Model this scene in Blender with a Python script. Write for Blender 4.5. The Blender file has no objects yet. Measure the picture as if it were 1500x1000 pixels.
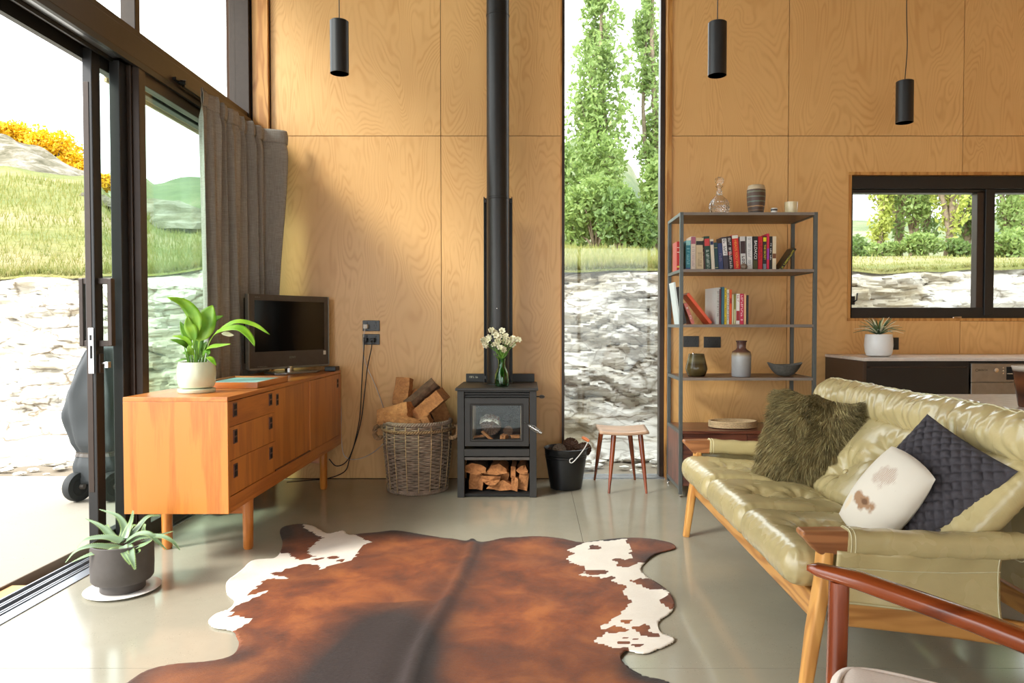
import bpy, bmesh, math, random
import numpy as np
from mathutils import Vector, Matrix, Euler, noise
sc = bpy.context.scene
COL = sc.collection
PI = math.pi
# ------------------------------------------------------------------ camera, sky, sun, exposure
CAMZ = 1.086; FPX = 1050.0; PITCH = math.atan(26/1050.0)
cd = bpy.data.cameras.new('camera'); cam = bpy.data.objects.new('camera', cd); COL.objects.link(cam)
cd.sensor_width = 36.0; cd.lens = 36.0*FPX/1500.0; cd.shift_x = -30/1500.0; cd.clip_start = 0.05; cd.clip_end = 500
cam.location = (0, 0, CAMZ); cam.rotation_euler = (PI/2-PITCH, 0, 0); sc.camera = cam
w = bpy.data.worlds.new('overcast_sky'); sc.world = w; w.use_nodes = True
bgn = w.node_tree.nodes['Background']; bgn.inputs[0].default_value = (0.93, 0.97, 1.0, 1); bgn.inputs[1].default_value = 1.75
sd = bpy.data.lights.new('sun', 'SUN'); sd.energy = 1.9; sd.angle = math.radians(14); sd.color = (1.0, 0.96, 0.88)
sun = bpy.data.objects.new('sun', sd); COL.objects.link(sun); sun.location = (-6, -3, 9)
sun.rotation_euler = Vector((0.80, 0.55, -0.72)).to_track_quat('-Z', 'Y').to_euler()
sc.view_settings.view_transform = 'Standard'; sc.view_settings.look = 'None'
sc.view_settings.gamma = 1.0; sc.view_settings.use_curve_mapping = False
sc.view_settings.exposure = 1.42
try:
    sc.cycles.use_denoising = True
    sc.cycles.max_bounces = 10; sc.cycles.transparent_max_bounces = 24; sc.cycles.sample_clamp_indirect = 6.0
except Exception: pass

# ------------------------------------------------------------------ pixel -> world helpers (used only to read positions off the photograph)
_F = Vector((0, math.cos(PITCH), -math.sin(PITCH))); _U = Vector((0, math.sin(PITCH), math.cos(PITCH))); _R = Vector((1, 0, 0))
def ray(px, py): return _F + _R*((px-780)/FPX) + _U*((500-py)/FPX)
def PY(px, py, Y):
    d = ray(px, py); t = Y/d.y; return Vector((d.x*t, Y, CAMZ+d.z*t))
def PZ(px, py, Z=0.0):
    d = ray(px, py); t = (Z-CAMZ)/d.z; return Vector((d.x*t, d.y*t, Z))

# ------------------------------------------------------------------ scene helpers
class MB:
    def __init__(s): s.v = []; s.f = []; s.m = []; s.mi = 0
    def add(s, vs, fs):
        b = len(s.v); s.v += [tuple(p) for p in vs]; s.f += [[i+b for i in f] for f in fs]; s.m += [s.mi]*len(fs); return s
    def box(s, x0, x1, y0, y1, z0, z1):
        return s.add([(x0,y0,z0),(x1,y0,z0),(x1,y1,z0),(x0,y1,z0),(x0,y0,z1),(x1,y0,z1),(x1,y1,z1),(x0,y1,z1)],
              [(3,2,1,0),(4,5,6,7),(0,1,5,4),(1,2,6,5),(2,3,7,6),(3,0,4,7)])
    def obox(s, c, dims, M=None):
        hx, hy, hz = dims[0]/2, dims[1]/2, dims[2]/2; c = Vector(c); b = len(s.v)
        s.box(-hx,hx,-hy,hy,-hz,hz)
        for i in range(b, len(s.v)):
            p = Vector(s.v[i]); p = (M @ p) if M else p; s.v[i] = tuple(p+c)
        return s
    def ring(s, pts, closed, prof, n, caps=True):
        """sweep: prof(i, k) -> (a, b) offsets in the local frame"""
        pts = [Vector(p) for p in pts]; N = len(pts); vs = []; prev = None
        for i, p in enumerate(pts):
            a = pts[(i-1) % N] if (closed or i > 0) else pts[i]; b = pts[(i+1) % N] if (closed or i < N-1) else pts[i]
            t = (b-a).normalized() if (b-a).length > 1e-9 else Vector((0,0,1))
            if prev is None:
                r = Vector((0,0,1)) if abs(t.z) < .9 else Vector((1,0,0))
            else: r = prev
            side = t.cross(r).normalized(); up = side.cross(t).normalized(); prev = up
            for k in range(n):
                x, y = prof(i, k); vs.append(p + side*x + up*y)
        fs = []
        for i in range(N if closed else N-1):
            j = (i+1) % N
            for k in range(n):
                l = (k+1) % n; fs.append((i*n+k, i*n+l, j*n+l, j*n+k))
        if caps and not closed:
            fs.append(tuple(range(n-1, -1, -1))); fs.append(tuple((N-1)*n+k for k in range(n)))
        return s.add(vs, fs)
    def tube(s, pts, r, n=8, closed=False):
        rr = r if isinstance(r, (list, tuple)) else [r]*len(pts)
        return s.ring(pts, closed, lambda i, k: (rr[i]*math.cos(2*PI*k/n), rr[i]*math.sin(2*PI*k/n)), n)
    def sweep(s, pts, ws, hs, n=16, p=3.0):
        """rounded-rectangle section sweep, ws / hs full sizes"""
        ws = ws if isinstance(ws, (list, tuple)) else [ws]*len(pts); hs = hs if isinstance(hs, (list, tuple)) else [hs]*len(pts)
        def pr(i, k):
            a = 2*PI*(k+.5)/n; c, q = math.cos(a), math.sin(a)
            return (ws[i]/2*math.copysign(abs(c)**(2/p), c), hs[i]/2*math.copysign(abs(q)**(2/p), q))
        return s.ring(pts, False, pr, n)
    def lathe(s, prof, c=(0,0,0), n=32, sx=1, sy=1):
        c = Vector(c); vs = []; fs = []
        for r, z in prof:
            for k in range(n):
                a = 2*PI*k/n; vs.append(c+Vector((r*sx*math.cos(a), r*sy*math.sin(a), z)))
        for i in range(len(prof)-1):
            for k in range(n):
                l = (k+1) % n; fs.append((i*n+k, i*n+l, (i+1)*n+l, (i+1)*n+k))
        if prof[0][0] > 1e-6: fs.append(tuple(range(n-1, -1, -1)))
        if prof[-1][0] > 1e-6: fs.append(tuple((len(prof)-1)*n+k for k in range(n)))
        return s.add(vs, fs)
    def prism(s, poly, ax, a, b):
        """poly = 2D points in the two other axes (x->yz, y->xz, z->xy), extruded a..b along ax"""
        def mk(u, v, w_): return {'x': (w_, u, v), 'y': (u, w_, v), 'z': (u, v, w_)}[ax]
        n = len(poly); vs = [mk(u, v, a) for u, v in poly]+[mk(u, v, b) for u, v in poly]
        fs = [tuple(range(n)), tuple(range(2*n-1, n-1, -1))]+[(i, i+n, (i+1) % n+n, (i+1) % n) for i in range(n)]
        return s.add(vs, fs)
    def grid(s, nu, nv, f, cu=False, cv=False):
        vs = [f(i/(nu if cu else nu-1), j/(nv if cv else nv-1)) for i in range(nu) for j in range(nv)]
        fs = [(i*nv+j, ((i+1) % nu)*nv+j, ((i+1) % nu)*nv+(j+1) % nv, i*nv+(j+1) % nv)
              for i in range(nu if cu else nu-1) for j in range(nv if cv else nv-1)]
        return s.add(vs, fs)
    def xf(s, M, b=0):
        for i in range(b, len(s.v)): s.v[i] = tuple(M @ Vector(s.v[i]))
        return s

def wm(o):
    m = Matrix.LocRotScale(o.location, o.rotation_euler, None)
    return wm(o.parent) @ m if o.parent else m
def tag(o, label=None, cat=None, group=None, kind=None):
    if label: o['label'] = label
    if cat: o['category'] = cat
    if group: o['group'] = group
    if kind: o['kind'] = kind
    return o
def obj(name, mb, mat, parent=None, smooth=0, bev=0, kind=None, label=None, sol=0, sub=0, rec=True):
    me = bpy.data.meshes.new(name)
    if parent is not None:
        Mi = wm(parent).inverted(); org = None; V = [tuple(Mi @ Vector(p)) for p in mb.v]
    else:
        A = np.array(mb.v); lo, hi = A.min(0), A.max(0); org = Vector(((lo[0]+hi[0])/2, (lo[1]+hi[1])/2, lo[2]))
        V = [tuple(r) for r in (A-np.array(org))]
    me.from_pydata(V, [], mb.f); 
    mats = mat if isinstance(mat, (list, tuple)) else [mat]
    for m_ in mats: me.materials.append(m_)
    if len(mats) > 1: me.polygons.foreach_set('material_index', mb.m)
    if rec and len(me.polygons) < 60000:
        bm = bmesh.new(); bm.from_mesh(me); bmesh.ops.recalc_face_normals(bm, faces=bm.faces); bm.to_mesh(me); bm.free()
    if smooth:
        me.polygons.foreach_set('use_smooth', [True]*len(me.polygons))
        if smooth < 170: me.set_sharp_from_angle(angle=math.radians(smooth))
    me.update()
    o = bpy.data.objects.new(name, me); COL.objects.link(o)
    if parent is not None: o.parent = parent
    else: o.location = org
    if bev:
        b = o.modifiers.new('bevel', 'BEVEL'); b.width = bev; b.segments = 2; b.limit_method = 'ANGLE'; b.angle_limit = math.radians(40)
    if sol:
        b = o.modifiers.new('thickness', 'SOLIDIFY'); b.thickness = sol; b.offset = 0
    if sub:
        b = o.modifiers.new('subdiv', 'SUBSURF'); b.levels = sub; b.render_levels = sub
    if kind: o['kind'] = kind
    if label: o['label'] = label
    return o
def root(name, loc, label, cat, rz=0, group=None, kind=None):
    o = bpy.data.objects.new(name, None); COL.objects.link(o); o.location = loc; o.rotation_euler = (0, 0, rz)
    o.empty_display_size = .05
    return tag(o, label, cat, group, kind)
def struct(name, mb, mat, parent=None, **k):
    o = obj(name, mb, mat, parent, **k); o['kind'] = 'structure'; return o
def sroot(name, loc=(0,0,0)):
    o = bpy.data.objects.new(name, None); COL.objects.link(o); o.location = loc; o['kind'] = 'structure'; return o
def catmull(P, n):
    P = [Vector(p) for p in P]
    if len(P) == 2: return [P[0].lerp(P[1], i/(n-1)) for i in range(n)]
    Q = [2*P[0]-P[1]]+P+[2*P[-1]-P[-2]]; out = []; S = len(P)-1
    for i in range(n):
        t = i/(n-1)*S; k = min(int(t), S-1); u = t-k; a, b, c, d = Q[k:k+4]
        out.append(.5*((2*b)+(c-a)*u+(2*a-5*b+4*c-d)*u*u+(3*b-a-3*c+d)*u*u*u))
    return out
def sm(a, b, x):
    t = min(1, max(0, (x-a)/(b-a))); return t*t*(3-2*t)
def lin(c): return tuple(((x/255)/12.92 if x/255 <= .04045 else ((x/255+.055)/1.055)**2.4) for x in c)
def in_poly(x, y, P):
    r = False; j = len(P)-1
    for i in range(len(P)):
        if (P[i][1] > y) != (P[j][1] > y) and x < (P[j][0]-P[i][0])*(y-P[i][1])/(P[j][1]-P[i][1])+P[i][0]: r = not r
        j = i
    return r
_tc = {}
def text(s, size, M, mat, name, parent, ext=.0006, label=None):
    cu = bpy.data.curves.new('t', 'FONT'); cu.body = s; cu.size = size; cu.extrude = ext; cu.align_x = 'CENTER'; cu.align_y = 'CENTER'; cu.resolution_u = 2
    t = bpy.data.objects.new('t', cu); COL.objects.link(t); me = bpy.data.meshes.new_from_object(t); bpy.data.objects.remove(t)
    mb = MB(); mb.add([M @ v.co for v in me.vertices], [tuple(p.vertices) for p in me.polygons]); bpy.data.meshes.remove(me)
    return obj(name, mb, mat, parent, label=label, rec=False)

def strokes(n, L, h, M, mat, name, parent):
    """lettering too small to read in the photograph: a row of letter-sized strokes"""
    rg = random.Random(n*7+int(L*1e4)); mb = MB(); w_ = L/n
    for i in range(n):
        if rg.random() < .12: continue
        x = -L/2+w_*i; k = rg.choice((0, 1, 2)); s = w_*.2
        mb.box(x, x+s, -h/2, h/2, 0, .0003)
        if k != 1: mb.box(x+s, x+w_*.7, h/2-s, h/2, 0, .0003)
        if k != 0: mb.box(x+s, x+w_*.7, -h/2, -h/2+s, 0, .0003); mb.box(x+w_*.5, x+w_*.7, -h/2, h/2*(k-1), 0, .0003)
    mb.v = [tuple(M @ Vector(v)) for v in mb.v]; o = obj(name, mb, mat, parent, kind='stuff', rec=False); return o
# ------------------------------------------------------------------ materials
class NT:
    def __init__(s, name):
        s.m = bpy.data.materials.new(name); s.m.use_nodes = True; s.t = s.m.node_tree; s.b = s.t.nodes['Principled BSDF']; s.out = s.t.nodes['Material Output']
    def n(s, typ, **k):
        nd = s.t.nodes.new(typ)
        for a, v in k.items():
            if a.startswith('_'): setattr(nd, a[1:], v)
        return nd
    def l(s, a, b): s.t.links.new(a, b)
    def coords(s, scale=(1,1,1), rnd=True, which='Object'):
        tc = s.n('ShaderNodeTexCoord'); mp = s.n('ShaderNodeMapping'); mp.inputs['Scale'].default_value = scale
        s.l(tc.outputs[which], mp.inputs['Vector'])
        if rnd:
            oi = s.n('ShaderNodeObjectInfo'); mu = s.n('ShaderNodeMath', _operation='MULTIPLY'); mu.inputs[1].default_value = 37.0
            s.l(oi.outputs['Random'], mu.inputs[0]); s.l(mu.outputs[0], mp.inputs['Location'])
        return mp.outputs[0]
    def noise(s, vec, scale, detail=3, rough=.5, dist=0):
        nd = s.n('ShaderNodeTexNoise'); nd.inputs['Scale'].default_value = scale; nd.inputs['Detail'].default_value = detail
        nd.inputs['Roughness'].default_value = rough; nd.inputs['Distortion'].default_value = dist; s.l(vec, nd.inputs['Vector']); return nd.outputs['Fac']
    def math(s, op, a, b=None, c=None):
        nd = s.n('ShaderNodeMath', _operation=op)
        for i, x in enumerate((a, b, c)):
            if x is None: continue
            if isinstance(x, (int, float)): nd.inputs[i].default_value = x
            else: s.l(x, nd.inputs[i])
        return nd.outputs[0]
    def ramp(s, fac, stops, interp='LINEAR'):
        nd = s.n('ShaderNodeValToRGB'); nd.color_ramp.interpolation = interp; e = nd.color_ramp.elements
        while len(e) < len(stops): e.new(.5)
        for i, (p, c) in enumerate(stops): e[i].position = p; e[i].color = (*c, 1) if not isinstance(c, (int, float)) else (c, c, c, 1)
        s.l(fac, nd.inputs[0]); return nd.outputs[0]
    def mix(s, fac, a, b, mode='MIX'):
        nd = s.n('ShaderNodeMix', _data_type='RGBA', _blend_type=mode)
        for i, x in ((0, fac), (6, a), (7, b)):
            if isinstance(x, (int, float)): nd.inputs[i].default_value = x
            elif isinstance(x, tuple): nd.inputs[i].default_value = (*x, 1)
            else: s.l(x, nd.inputs[i])
        return nd.outputs[2]
    def bump(s, h, strength=.3, dist=.01):
        nd = s.n('ShaderNodeBump'); nd.inputs['Strength'].default_value = strength; nd.inputs['Distance'].default_value = dist
        s.l(h, nd.inputs['Height']); s.l(nd.outputs[0], s.b.inputs['Normal'])
    def set(s, **k):
        for a, v in k.items():
            i = s.b.inputs[a.replace('_', ' ')]
            if isinstance(v, (int, float)): i.default_value = v
            elif isinstance(v, tuple): i.default_value = (*v, 1) if len(v) == 3 else v
            else: s.l(v, i)
        return s
def flat(name, c, rough=.5, metal=0, var=.08, scale=30, bump=0, coat=0, spec=.5, bs=None):
    """plain material with a touch of mottling; c in sRGB 0-255"""
    t = NT(name); c = lin(c); v = t.coords((1,1,1)); nz = t.noise(v, scale, 4)
    t.set(Base_Color=t.ramp(nz, [(.3, tuple(x*(1-var) for x in c)), (.7, tuple(min(1, x*(1+var)) for x in c))]), Roughness=rough, Metallic=metal, Coat_Weight=coat, Specular_IOR_Level=spec)
    if bump: t.bump(t.noise(v, bs or scale*4, 3), bump, .003)
    return t.m
def wood(name, c1, c2, axis='z', rough=.4, scale=1.0, ring=9, coat=.0, fine=.35, bump=.08):
    t = NT(name); k = {'x': (.12, 1, 1), 'y': (1, .12, 1), 'z': (1, 1, .12)}[axis]
    v = t.coords(tuple(q*scale for q in k)); c1, c2 = lin(c1), lin(c2)
    n1 = t.noise(v, 7.0, 3, .5, .3); wv = t.math('SINE', t.math('MULTIPLY', n1, ring*6.28)); wv = t.math('MULTIPLY_ADD', wv, .5, .5)
    kf = {'x': (1, 14, 14), 'y': (14, 1, 14), 'z': (14, 14, 1)}[axis]
    fn = t.noise(t.coords(tuple(q*scale for q in kf)), 9, 4, .65)
    f = t.math('ADD', t.math('MULTIPLY', wv, 1-fine), t.math('MULTIPLY', fn, fine))
    f2 = t.noise(v, 1.4, 2)
    col = t.mix(t.math('MULTIPLY', f2, .55), t.ramp(f, [(.10, tuple(x*.85 for x in c2)), (.6, c1)]), tuple(x*.72 for x in c2))
    t.set(Base_Color=col, Roughness=rough, Coat_Weight=coat, Coat_Roughness=.2); t.bump(fn, bump, .002); return t.m
def plywood(name, c1, c2, rough=.42):
    t = NT(name); c1, c2 = lin(c1), lin(c2)
    v = t.coords((1.0, 1.0, .30)); n1 = t.noise(v, 2.3, 3.2, .42, .5)
    wv = t.math('SINE', t.math('MULTIPLY', n1, 330.0)); wv = t.math('MULTIPLY_ADD', wv, .5, .5); wv = t.math('POWER', wv, 2.2)
    brk = t.noise(t.coords((3, 3, 1.2)), 2.5, 3)                     # figure fades in and out
    wv = t.math('MULTIPLY', wv, t.ramp(brk, [(.35, .25), (.62, 1.0)]))
    fn = t.noise(t.coords((60, 60, 3.0)), 3, 4, .6)
    big = t.noise(t.coords((1, 1, .6)), 1.6, 3)
    col = t.mix(t.math('MULTIPLY', wv, .62), c1, c2)
    col = t.mix(t.math('MULTIPLY', fn, .28), col, c2)
    col = t.mix(t.ramp(big, [(.35, 0.0), (.75, .35)]), col, tuple(x*.86 for x in c2))
    t.set(Base_Color=col, Roughness=rough, Coat_Weight=.12, Coat_Roughness=.3); t.bump(fn, .04, .001); return t.m
def glassy(name, tint=(1,1,1), ior=1.45):
    t = NT(name); tr = t.n('ShaderNodeBsdfTransparent'); tr.inputs[0].default_value = (*tint, 1)
    gl = t.n('ShaderNodeBsdfGlossy'); gl.inputs['Roughness'].default_value = 0.01
    lw = t.n('ShaderNodeLayerWeight'); lw.inputs[0].default_value = .5; mx = t.n('ShaderNodeMixShader'); f0 = ((ior-1)/(ior+1))**2
    t.l(t.math('MULTIPLY_ADD', t.math('POWER', lw.outputs['Facing'], 5.0), 1-f0, f0), mx.inputs[0]); t.l(tr.outputs[0], mx.inputs[1]); t.l(gl.outputs[0], mx.inputs[2]); t.l(mx.outputs[0], t.out.inputs[0]); return t.m
def solidglass(name, c, rough=0.02):
    t = NT(name); t.set(Base_Color=c, Roughness=rough, Transmission_Weight=1.0, IOR=1.47); return t.m
def leather(name, c, rough=.3, b=.35):
    t = NT(name); c = lin(c); v = t.coords((1,1,1)); n1 = t.noise(v, 5, 3); cr = t.noise(v, 160, 2); wr = t.noise(t.coords((1,1,1)), 14, 3, .6, 1.2)
    t.set(Base_Color=t.ramp(n1, [(.3, tuple(x*.88 for x in c)), (.7, tuple(x*1.06 for x in c))]), Roughness=t.ramp(n1, [(.3, rough*.85), (.7, rough*1.25)]), Specular_IOR_Level=.6, Coat_Weight=.25, Coat_Roughness=.22)
    t.bump(t.math('ADD', t.math('MULTIPLY', cr, .15), t.math('MULTIPLY', wr, 1.2)), b, .008); return t.m

M = {}
M['ply'] = plywood('birch_plywood', (230,182,118), (205,149,84))
M['ply_edge'] = wood('timber_reveal', (214,158,86), (182,118,52), 'z')
M['ply_dark'] = flat('dark_joint', (70,42,20), .8)
M['black'] = flat('black_aluminium', (28,27,26), .42, .0, spec=.5)
M['bronze'] = flat('bronze_aluminium', (58,46,38), .38, .3)
M['alu'] = flat('silver_aluminium', (176,180,186), .28, .9)
M['chrome'] = flat('chrome', (205,203,200), .15, 1.0)
M['glass'] = glassy('window_glass', (.97,.99,.98), 1.4)
M['glass_green'] = glassy('green_tinted_glass', (.90,.97,.93), 1.5)
M['black_steel'] = flat('satin_black_steel', (46,44,42), .5, .2, bump=.05, scale=60)
M['flue'] = flat('black_flue_paint', (34,31,28), .38, .2)
M['soot'] = flat('soot_black', (16,15,14), .8)
M['screen'] = flat('dark_screen', (8,7,7), .12)
M['tvgrey'] = flat('tv_graphite', (86,80,74), .35, .2)
M['tvsilver'] = flat('tv_silver', (150,152,148), .3, .6)
M['teak_y'] = wood('teak_long', (214,134,58), (176,94,32), 'y', .33, 1.0, 4, .25, .6)
M['teak_z'] = wood('teak_upright', (216,138,58), (182,102,36), 'z', .33, 1.0, 4, .25, .6)
M['teak_x'] = wood('teak_cross', (206,128,54), (168,90,30), 'x', .35, 1.0, 6, .2)
M['rosewood'] = wood('rosewood', (112,62,44), (70,34,26), 'x', .35, 1.0, 8, .2)
M['walnut'] = wood('walnut_shelf', (120,86,62), (88,60,44), 'x', .4)
M['oak_x'] = wood('oak_cross', (206,150,82), (170,112,54), 'x', .4)
M['oak_y'] = wood('oak_long', (212,156,86), (178,118,58), 'y', .4)
M['oak_z'] = wood('oak_upright', (226,168,92), (196,134,66), 'z', .4)
M['oak_brown'] = wood('oak_end', (176,118,72), (138,84,46), 'x', .4)
M['mahog'] = wood('red_teak', (150,70,28), (102,40,14), 'x', .22, 1.0, 6, .6)
M['mahog_z'] = wood('red_teak_upright', (156,74,32), (112,46,18), 'z', .25, 1.0, 5, .5)
M['shelf_steel'] = flat('grey_green_steel', (88,92,90), .42, .3)
M['edge_grey'] = flat('grey_shelf_edge', (124,112,102), .5)
M['leather'] = leather('olive_leather', (186,170,122), .25, .18)
M['leather_pipe'] = flat('leather_seam', (206,198,160), .4)
M['beige_fabric'] = flat('beige_fabric', (226,212,198), .9, var=.05, scale=200, bump=.2, bs=500)
M['linen'] = flat('cream_linen', (214,206,192), .85, var=.04, scale=120, bump=.15, bs=600)
M['charcoal'] = flat('charcoal_knit', (66,62,66), .9, var=.12, scale=300, bump=.5, bs=900)
M['fur'] = flat('olive_fur', (128,112,72), .7, var=.45, scale=22)
M['fur2'] = flat('light_olive_fur', (176,164,114), .7, var=.25, scale=24)
M['fur_back'] = flat('grey_suede', (130,126,120), .9)
M['white'] = flat('white_ceramic', (226,224,220), .25, var=.02)
M['sage'] = flat('pale_sage_glaze', (204,212,184), .3, var=.03, coat=.3)
M['potgrey'] = flat('matt_charcoal_pot', (78,72,68), .6, var=.08)
M['soil'] = flat('soil', (60,44,32), .95, bump=.6)
M['socket'] = flat('socket_plate', (30,28,26), .3)
M['cord_b'] = flat('black_cable', (24,22,22), .5)
M['cord_w'] = flat('white_cable', (206,198,186), .5)
M['terrace'] = None
def leafmat(name, a, b, rough=.4, tr=.35):
    t = NT(name); n1 = t.noise(t.coords((1,1,1)), 14, 3); a, b = lin(a), lin(b); col = t.ramp(n1, [(.3, a), (.7, b)])
    t.set(Base_Color=col, Roughness=rough); tl = t.n('ShaderNodeBsdfTranslucent'); t.l(col, tl.inputs[0]); mx = t.n('ShaderNodeMixShader'); mx.inputs[0].default_value = tr
    t.l(t.b.outputs[0], mx.inputs[1]); t.l(tl.outputs[0], mx.inputs[2]); t.l(mx.outputs[0], t.out.inputs[0]); return t.m
M['lily'] = leafmat('lily_leaf', (104,158,34), (158,198,58))
M['lily_dark'] = leafmat('lily_leaf_deep', (76,128,34), (112,160,46))
M['aloe'] = flat('aloe_flesh', (108,132,98), .4, var=.2, scale=12)
M['aloe_edge'] = flat('aloe_edge', (150,178,104), .45)
M['agave'] = flat('rosette_leaf', (92,116,76), .45, var=.3, scale=20)
M['poplar'] = leafmat('poplar_leaf', (112,140,74), (172,190,116), .5, .5)
M['poplar_y'] = leafmat('yellow_poplar_leaf', (150,164,70), (200,204,112), .5, .5)
M['bush'] = leafmat('bush_leaf', (92,120,64), (140,164,96), .5, .5)
M['gorse'] = leafmat('gorse_bloom', (206,160,14), (240,200,30), .6, .3)
M['bark'] = flat('grey_bark', (124,108,90), .9, var=.3, scale=14, bump=.5)
M['grassblade'] = leafmat('grass_blade', (104,118,44), (156,148,88), .6, .4)
M['pet_w'] = leafmat('cream_petal', (244,240,206), (250,246,226), .5, .4)
M['stem'] = leafmat('green_stem', (88,134,40), (120,160,60), .5, .2)
M['greenglass'] = solidglass('green_bottle_glass', (.30,.62,.34))
M['crystal'] = solidglass('crystal_glass', (1,1,1))
M['cone'] = flat('pine_cone_scale', (96,68,50), .8, var=.25, scale=60)
M['cone_g'] = flat('grey_pine_cone', (134,116,98), .85, var=.25, scale=60)
M['bucket'] = flat('black_enamel', (26,26,27), .35)
M['cover'] = flat('grey_tarpaulin', (52,56,58), .6, var=.1, scale=6, bump=.3, bs=8)
M['rubber'] = flat('black_rubber', (36,38,38), .7)
M['paper'] = flat('paper', (226,222,210), .8, var=.05)
M['blackk'] = flat('kitchen_black', (26,24,24), .35)
M['brownk'] = flat('kitchen_side', (62,44,34), .3)
M['steel'] = flat('brushed_steel', (150,142,132), .32, .8)
M['counter'] = flat('pale_worktop', (212,200,188), .22)
M['rope'] = flat('rope_fibre', (150,118,84), .9, var=.25, scale=80, bump=.4)
M['wicker'] = flat('grey_wicker', (142,120,102), .75, var=.34, scale=22, bump=.2)
M['wicker_l'] = flat('pale_cane', (190,158,112), .65, var=.15, scale=30)
M['tray_w'] = flat('natural_rattan', (196,170,132), .7, var=.15, scale=90, bump=.5, bs=260)
M['spec'] = flat('gilt_text', (230,220,190), .5)
def splitmat():
    t = NT('split_wood'); v = t.coords((1,1,1)); f = t.ramp(t.noise(t.coords((1,1,1)), 34, 5, .75, .6), [(.38, 0.), (.62, 1.)]); b = t.noise(v, 11, 3)
    c = t.mix(t.math('MULTIPLY', f, .6), lin((196,134,80)), lin((116,66,34))); c = t.mix(t.ramp(b, [(.4, 0.), (.75, .6)]), c, lin((152,92,50)))
    t.set(Base_Color=c, Roughness=.85); t.bump(f, .6, .006); return t.m
M['split'] = splitmat()
M['logbark'] = flat('log_bark', (92,66,48), .95, var=.4, scale=30, bump=1.0)
def concrete(name, base, speck=True, rough=.2, sc_=1.0):
    t = NT(name); base = lin(base); v = t.coords((1,1,1), rnd=False, which='Object')
    n1 = t.noise(v, 1.3, 4, .6); n2 = t.noise(v, 22, 4, .7)
    c = t.mix(t.ramp(n1, [(.3, 0.), (.7, 1.)]), tuple(x*.86 for x in base), tuple(x*1.08 for x in base))
    c = t.mix(t.math('MULTIPLY', n2, .35), c, tuple(x*.75 for x in base))
    if speck:
        vo = t.n('ShaderNodeTexVoronoi'); vo.inputs['Scale'].default_value = 120*sc_; t.l(v, vo.inputs['Vector'])
        k = t.ramp(vo.outputs['Distance'], [(.10, 1.), (.22, 0.)]); msk = t.ramp(t.noise(v, 9, 3), [(.42, 0.), (.6, 1.)])
        kk = t.math('MULTIPLY', k, msk); cc = t.ramp(t.noise(v, 160, 1), [(.45, tuple(x*.35 for x in base)), (.62, tuple(min(1, x*1.5) for x in base))])
        c = t.mix(t.math('MULTIPLY', kk, .8), c, cc)
    t.set(Base_Color=c, Roughness=t.ramp(n1, [(.3, rough*.8), (.7, rough*1.25)]), Specular_IOR_Level=.55); t.bump(n2, .03, .001); return t.m
M['floor'] = concrete('polished_concrete', (165,160,142), True, .12)
M['terrace'] = concrete('terrace_concrete', (160,152,138), True, .7, .5)
M['terrace_side'] = concrete('raw_concrete_edge', (132,118,100), False, .9)
def rockmat():
    t = NT('schist_rock'); v = t.coords((.5, .5, 2.6), rnd=False); n1 = t.noise(v, 2.2, 8, .68, .5); n2 = t.noise(t.coords((1,1,1), rnd=False), 1.1, 3)
    c = t.ramp(n1, [(.26, lin((132,116,92))), (.36, lin((186,178,160))), (.50, lin((216,212,202))), (.75, lin((202,197,186)))])
    def cracks(sx_, sy_, sz_, rot, w_):
        tc = t.n('ShaderNodeTexCoord'); mp = t.n('ShaderNodeMapping'); mp.inputs['Scale'].default_value = (sx_, sy_, sz_); mp.inputs['Rotation'].default_value = (0, rot, 0); t.l(tc.outputs['Object'], mp.inputs['Vector'])
        nz = t.n('ShaderNodeTexNoise'); nz.inputs['Scale'].default_value = 2.5; nz.inputs['Detail'].default_value = 4; t.l(tc.outputs['Object'], nz.inputs['Vector'])
        ad = t.n('ShaderNodeVectorMath', _operation='MULTIPLY_ADD'); t.l(nz.outputs['Color'], ad.inputs[0]); ad.inputs[1].default_value = (.9, .9, .9); t.l(mp.outputs[0], ad.inputs[2])
        vo = t.n('ShaderNodeTexVoronoi', _feature='DISTANCE_TO_EDGE'); vo.inputs['Scale'].default_value = 1.0; t.l(ad.outputs[0], vo.inputs['Vector']); return t.ramp(vo.outputs['Distance'], [(0., 1.), (w_, 0.)])
    ck = t.math('MULTIPLY', cracks(1.3, 2, 5.5, .30, .055), t.ramp(t.noise(t.coords((1,1,1), rnd=False), 1.7, 3), [(.36, .15), (.6, 1.)]))
    ck2 = t.math('MULTIPLY', cracks(4.0, 5, 9.0, -.5, .05), .45)
    c = t.mix(t.math('MAXIMUM', ck, ck2), c, lin((104,88,66)))
    c = t.mix(t.ramp(n2, [(.52, 0.), (.68, .75)]), c, lin((152,138,106)))
    t.set(Base_Color=c, Roughness=.85); t.bump(n1, .7, .04); return t.m
M['rock'] = rockmat()
def grassmat():
    t = NT('grass_hill'); v = t.coords((1,1,1), rnd=False); n1 = t.noise(v, .35, 4, .6); n2 = t.noise(t.coords((1, 2.5, 1), rnd=False), 3.0, 5, .75)
    c = t.ramp(n1, [(.3, lin((92,108,40))), (.48, lin((128,128,66))), (.66, lin((168,150,112)))])
    c = t.mix(t.ramp(n2, [(.42, .0), (.75, .55)]), c, lin((70,88,32)))
    t.set(Base_Color=c, Roughness=.95); t.bump(n2, 1.0, .12); return t.m
M['grass'] = grassmat()
def outcrop():
    t = NT('lichened_rock'); v = t.coords((1, 1, 3), rnd=False); n1 = t.noise(v, 1.6, 6, .7, .4)
    c = t.ramp(n1, [(.35, lin((74,70,48))), (.48, lin((110,104,84))), (.6, lin((142,136,124)))]); t.set(Base_Color=c, Roughness=.9); t.bump(n1, .8, .1); return t.m
M['outcrop'] = outcrop()
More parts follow.
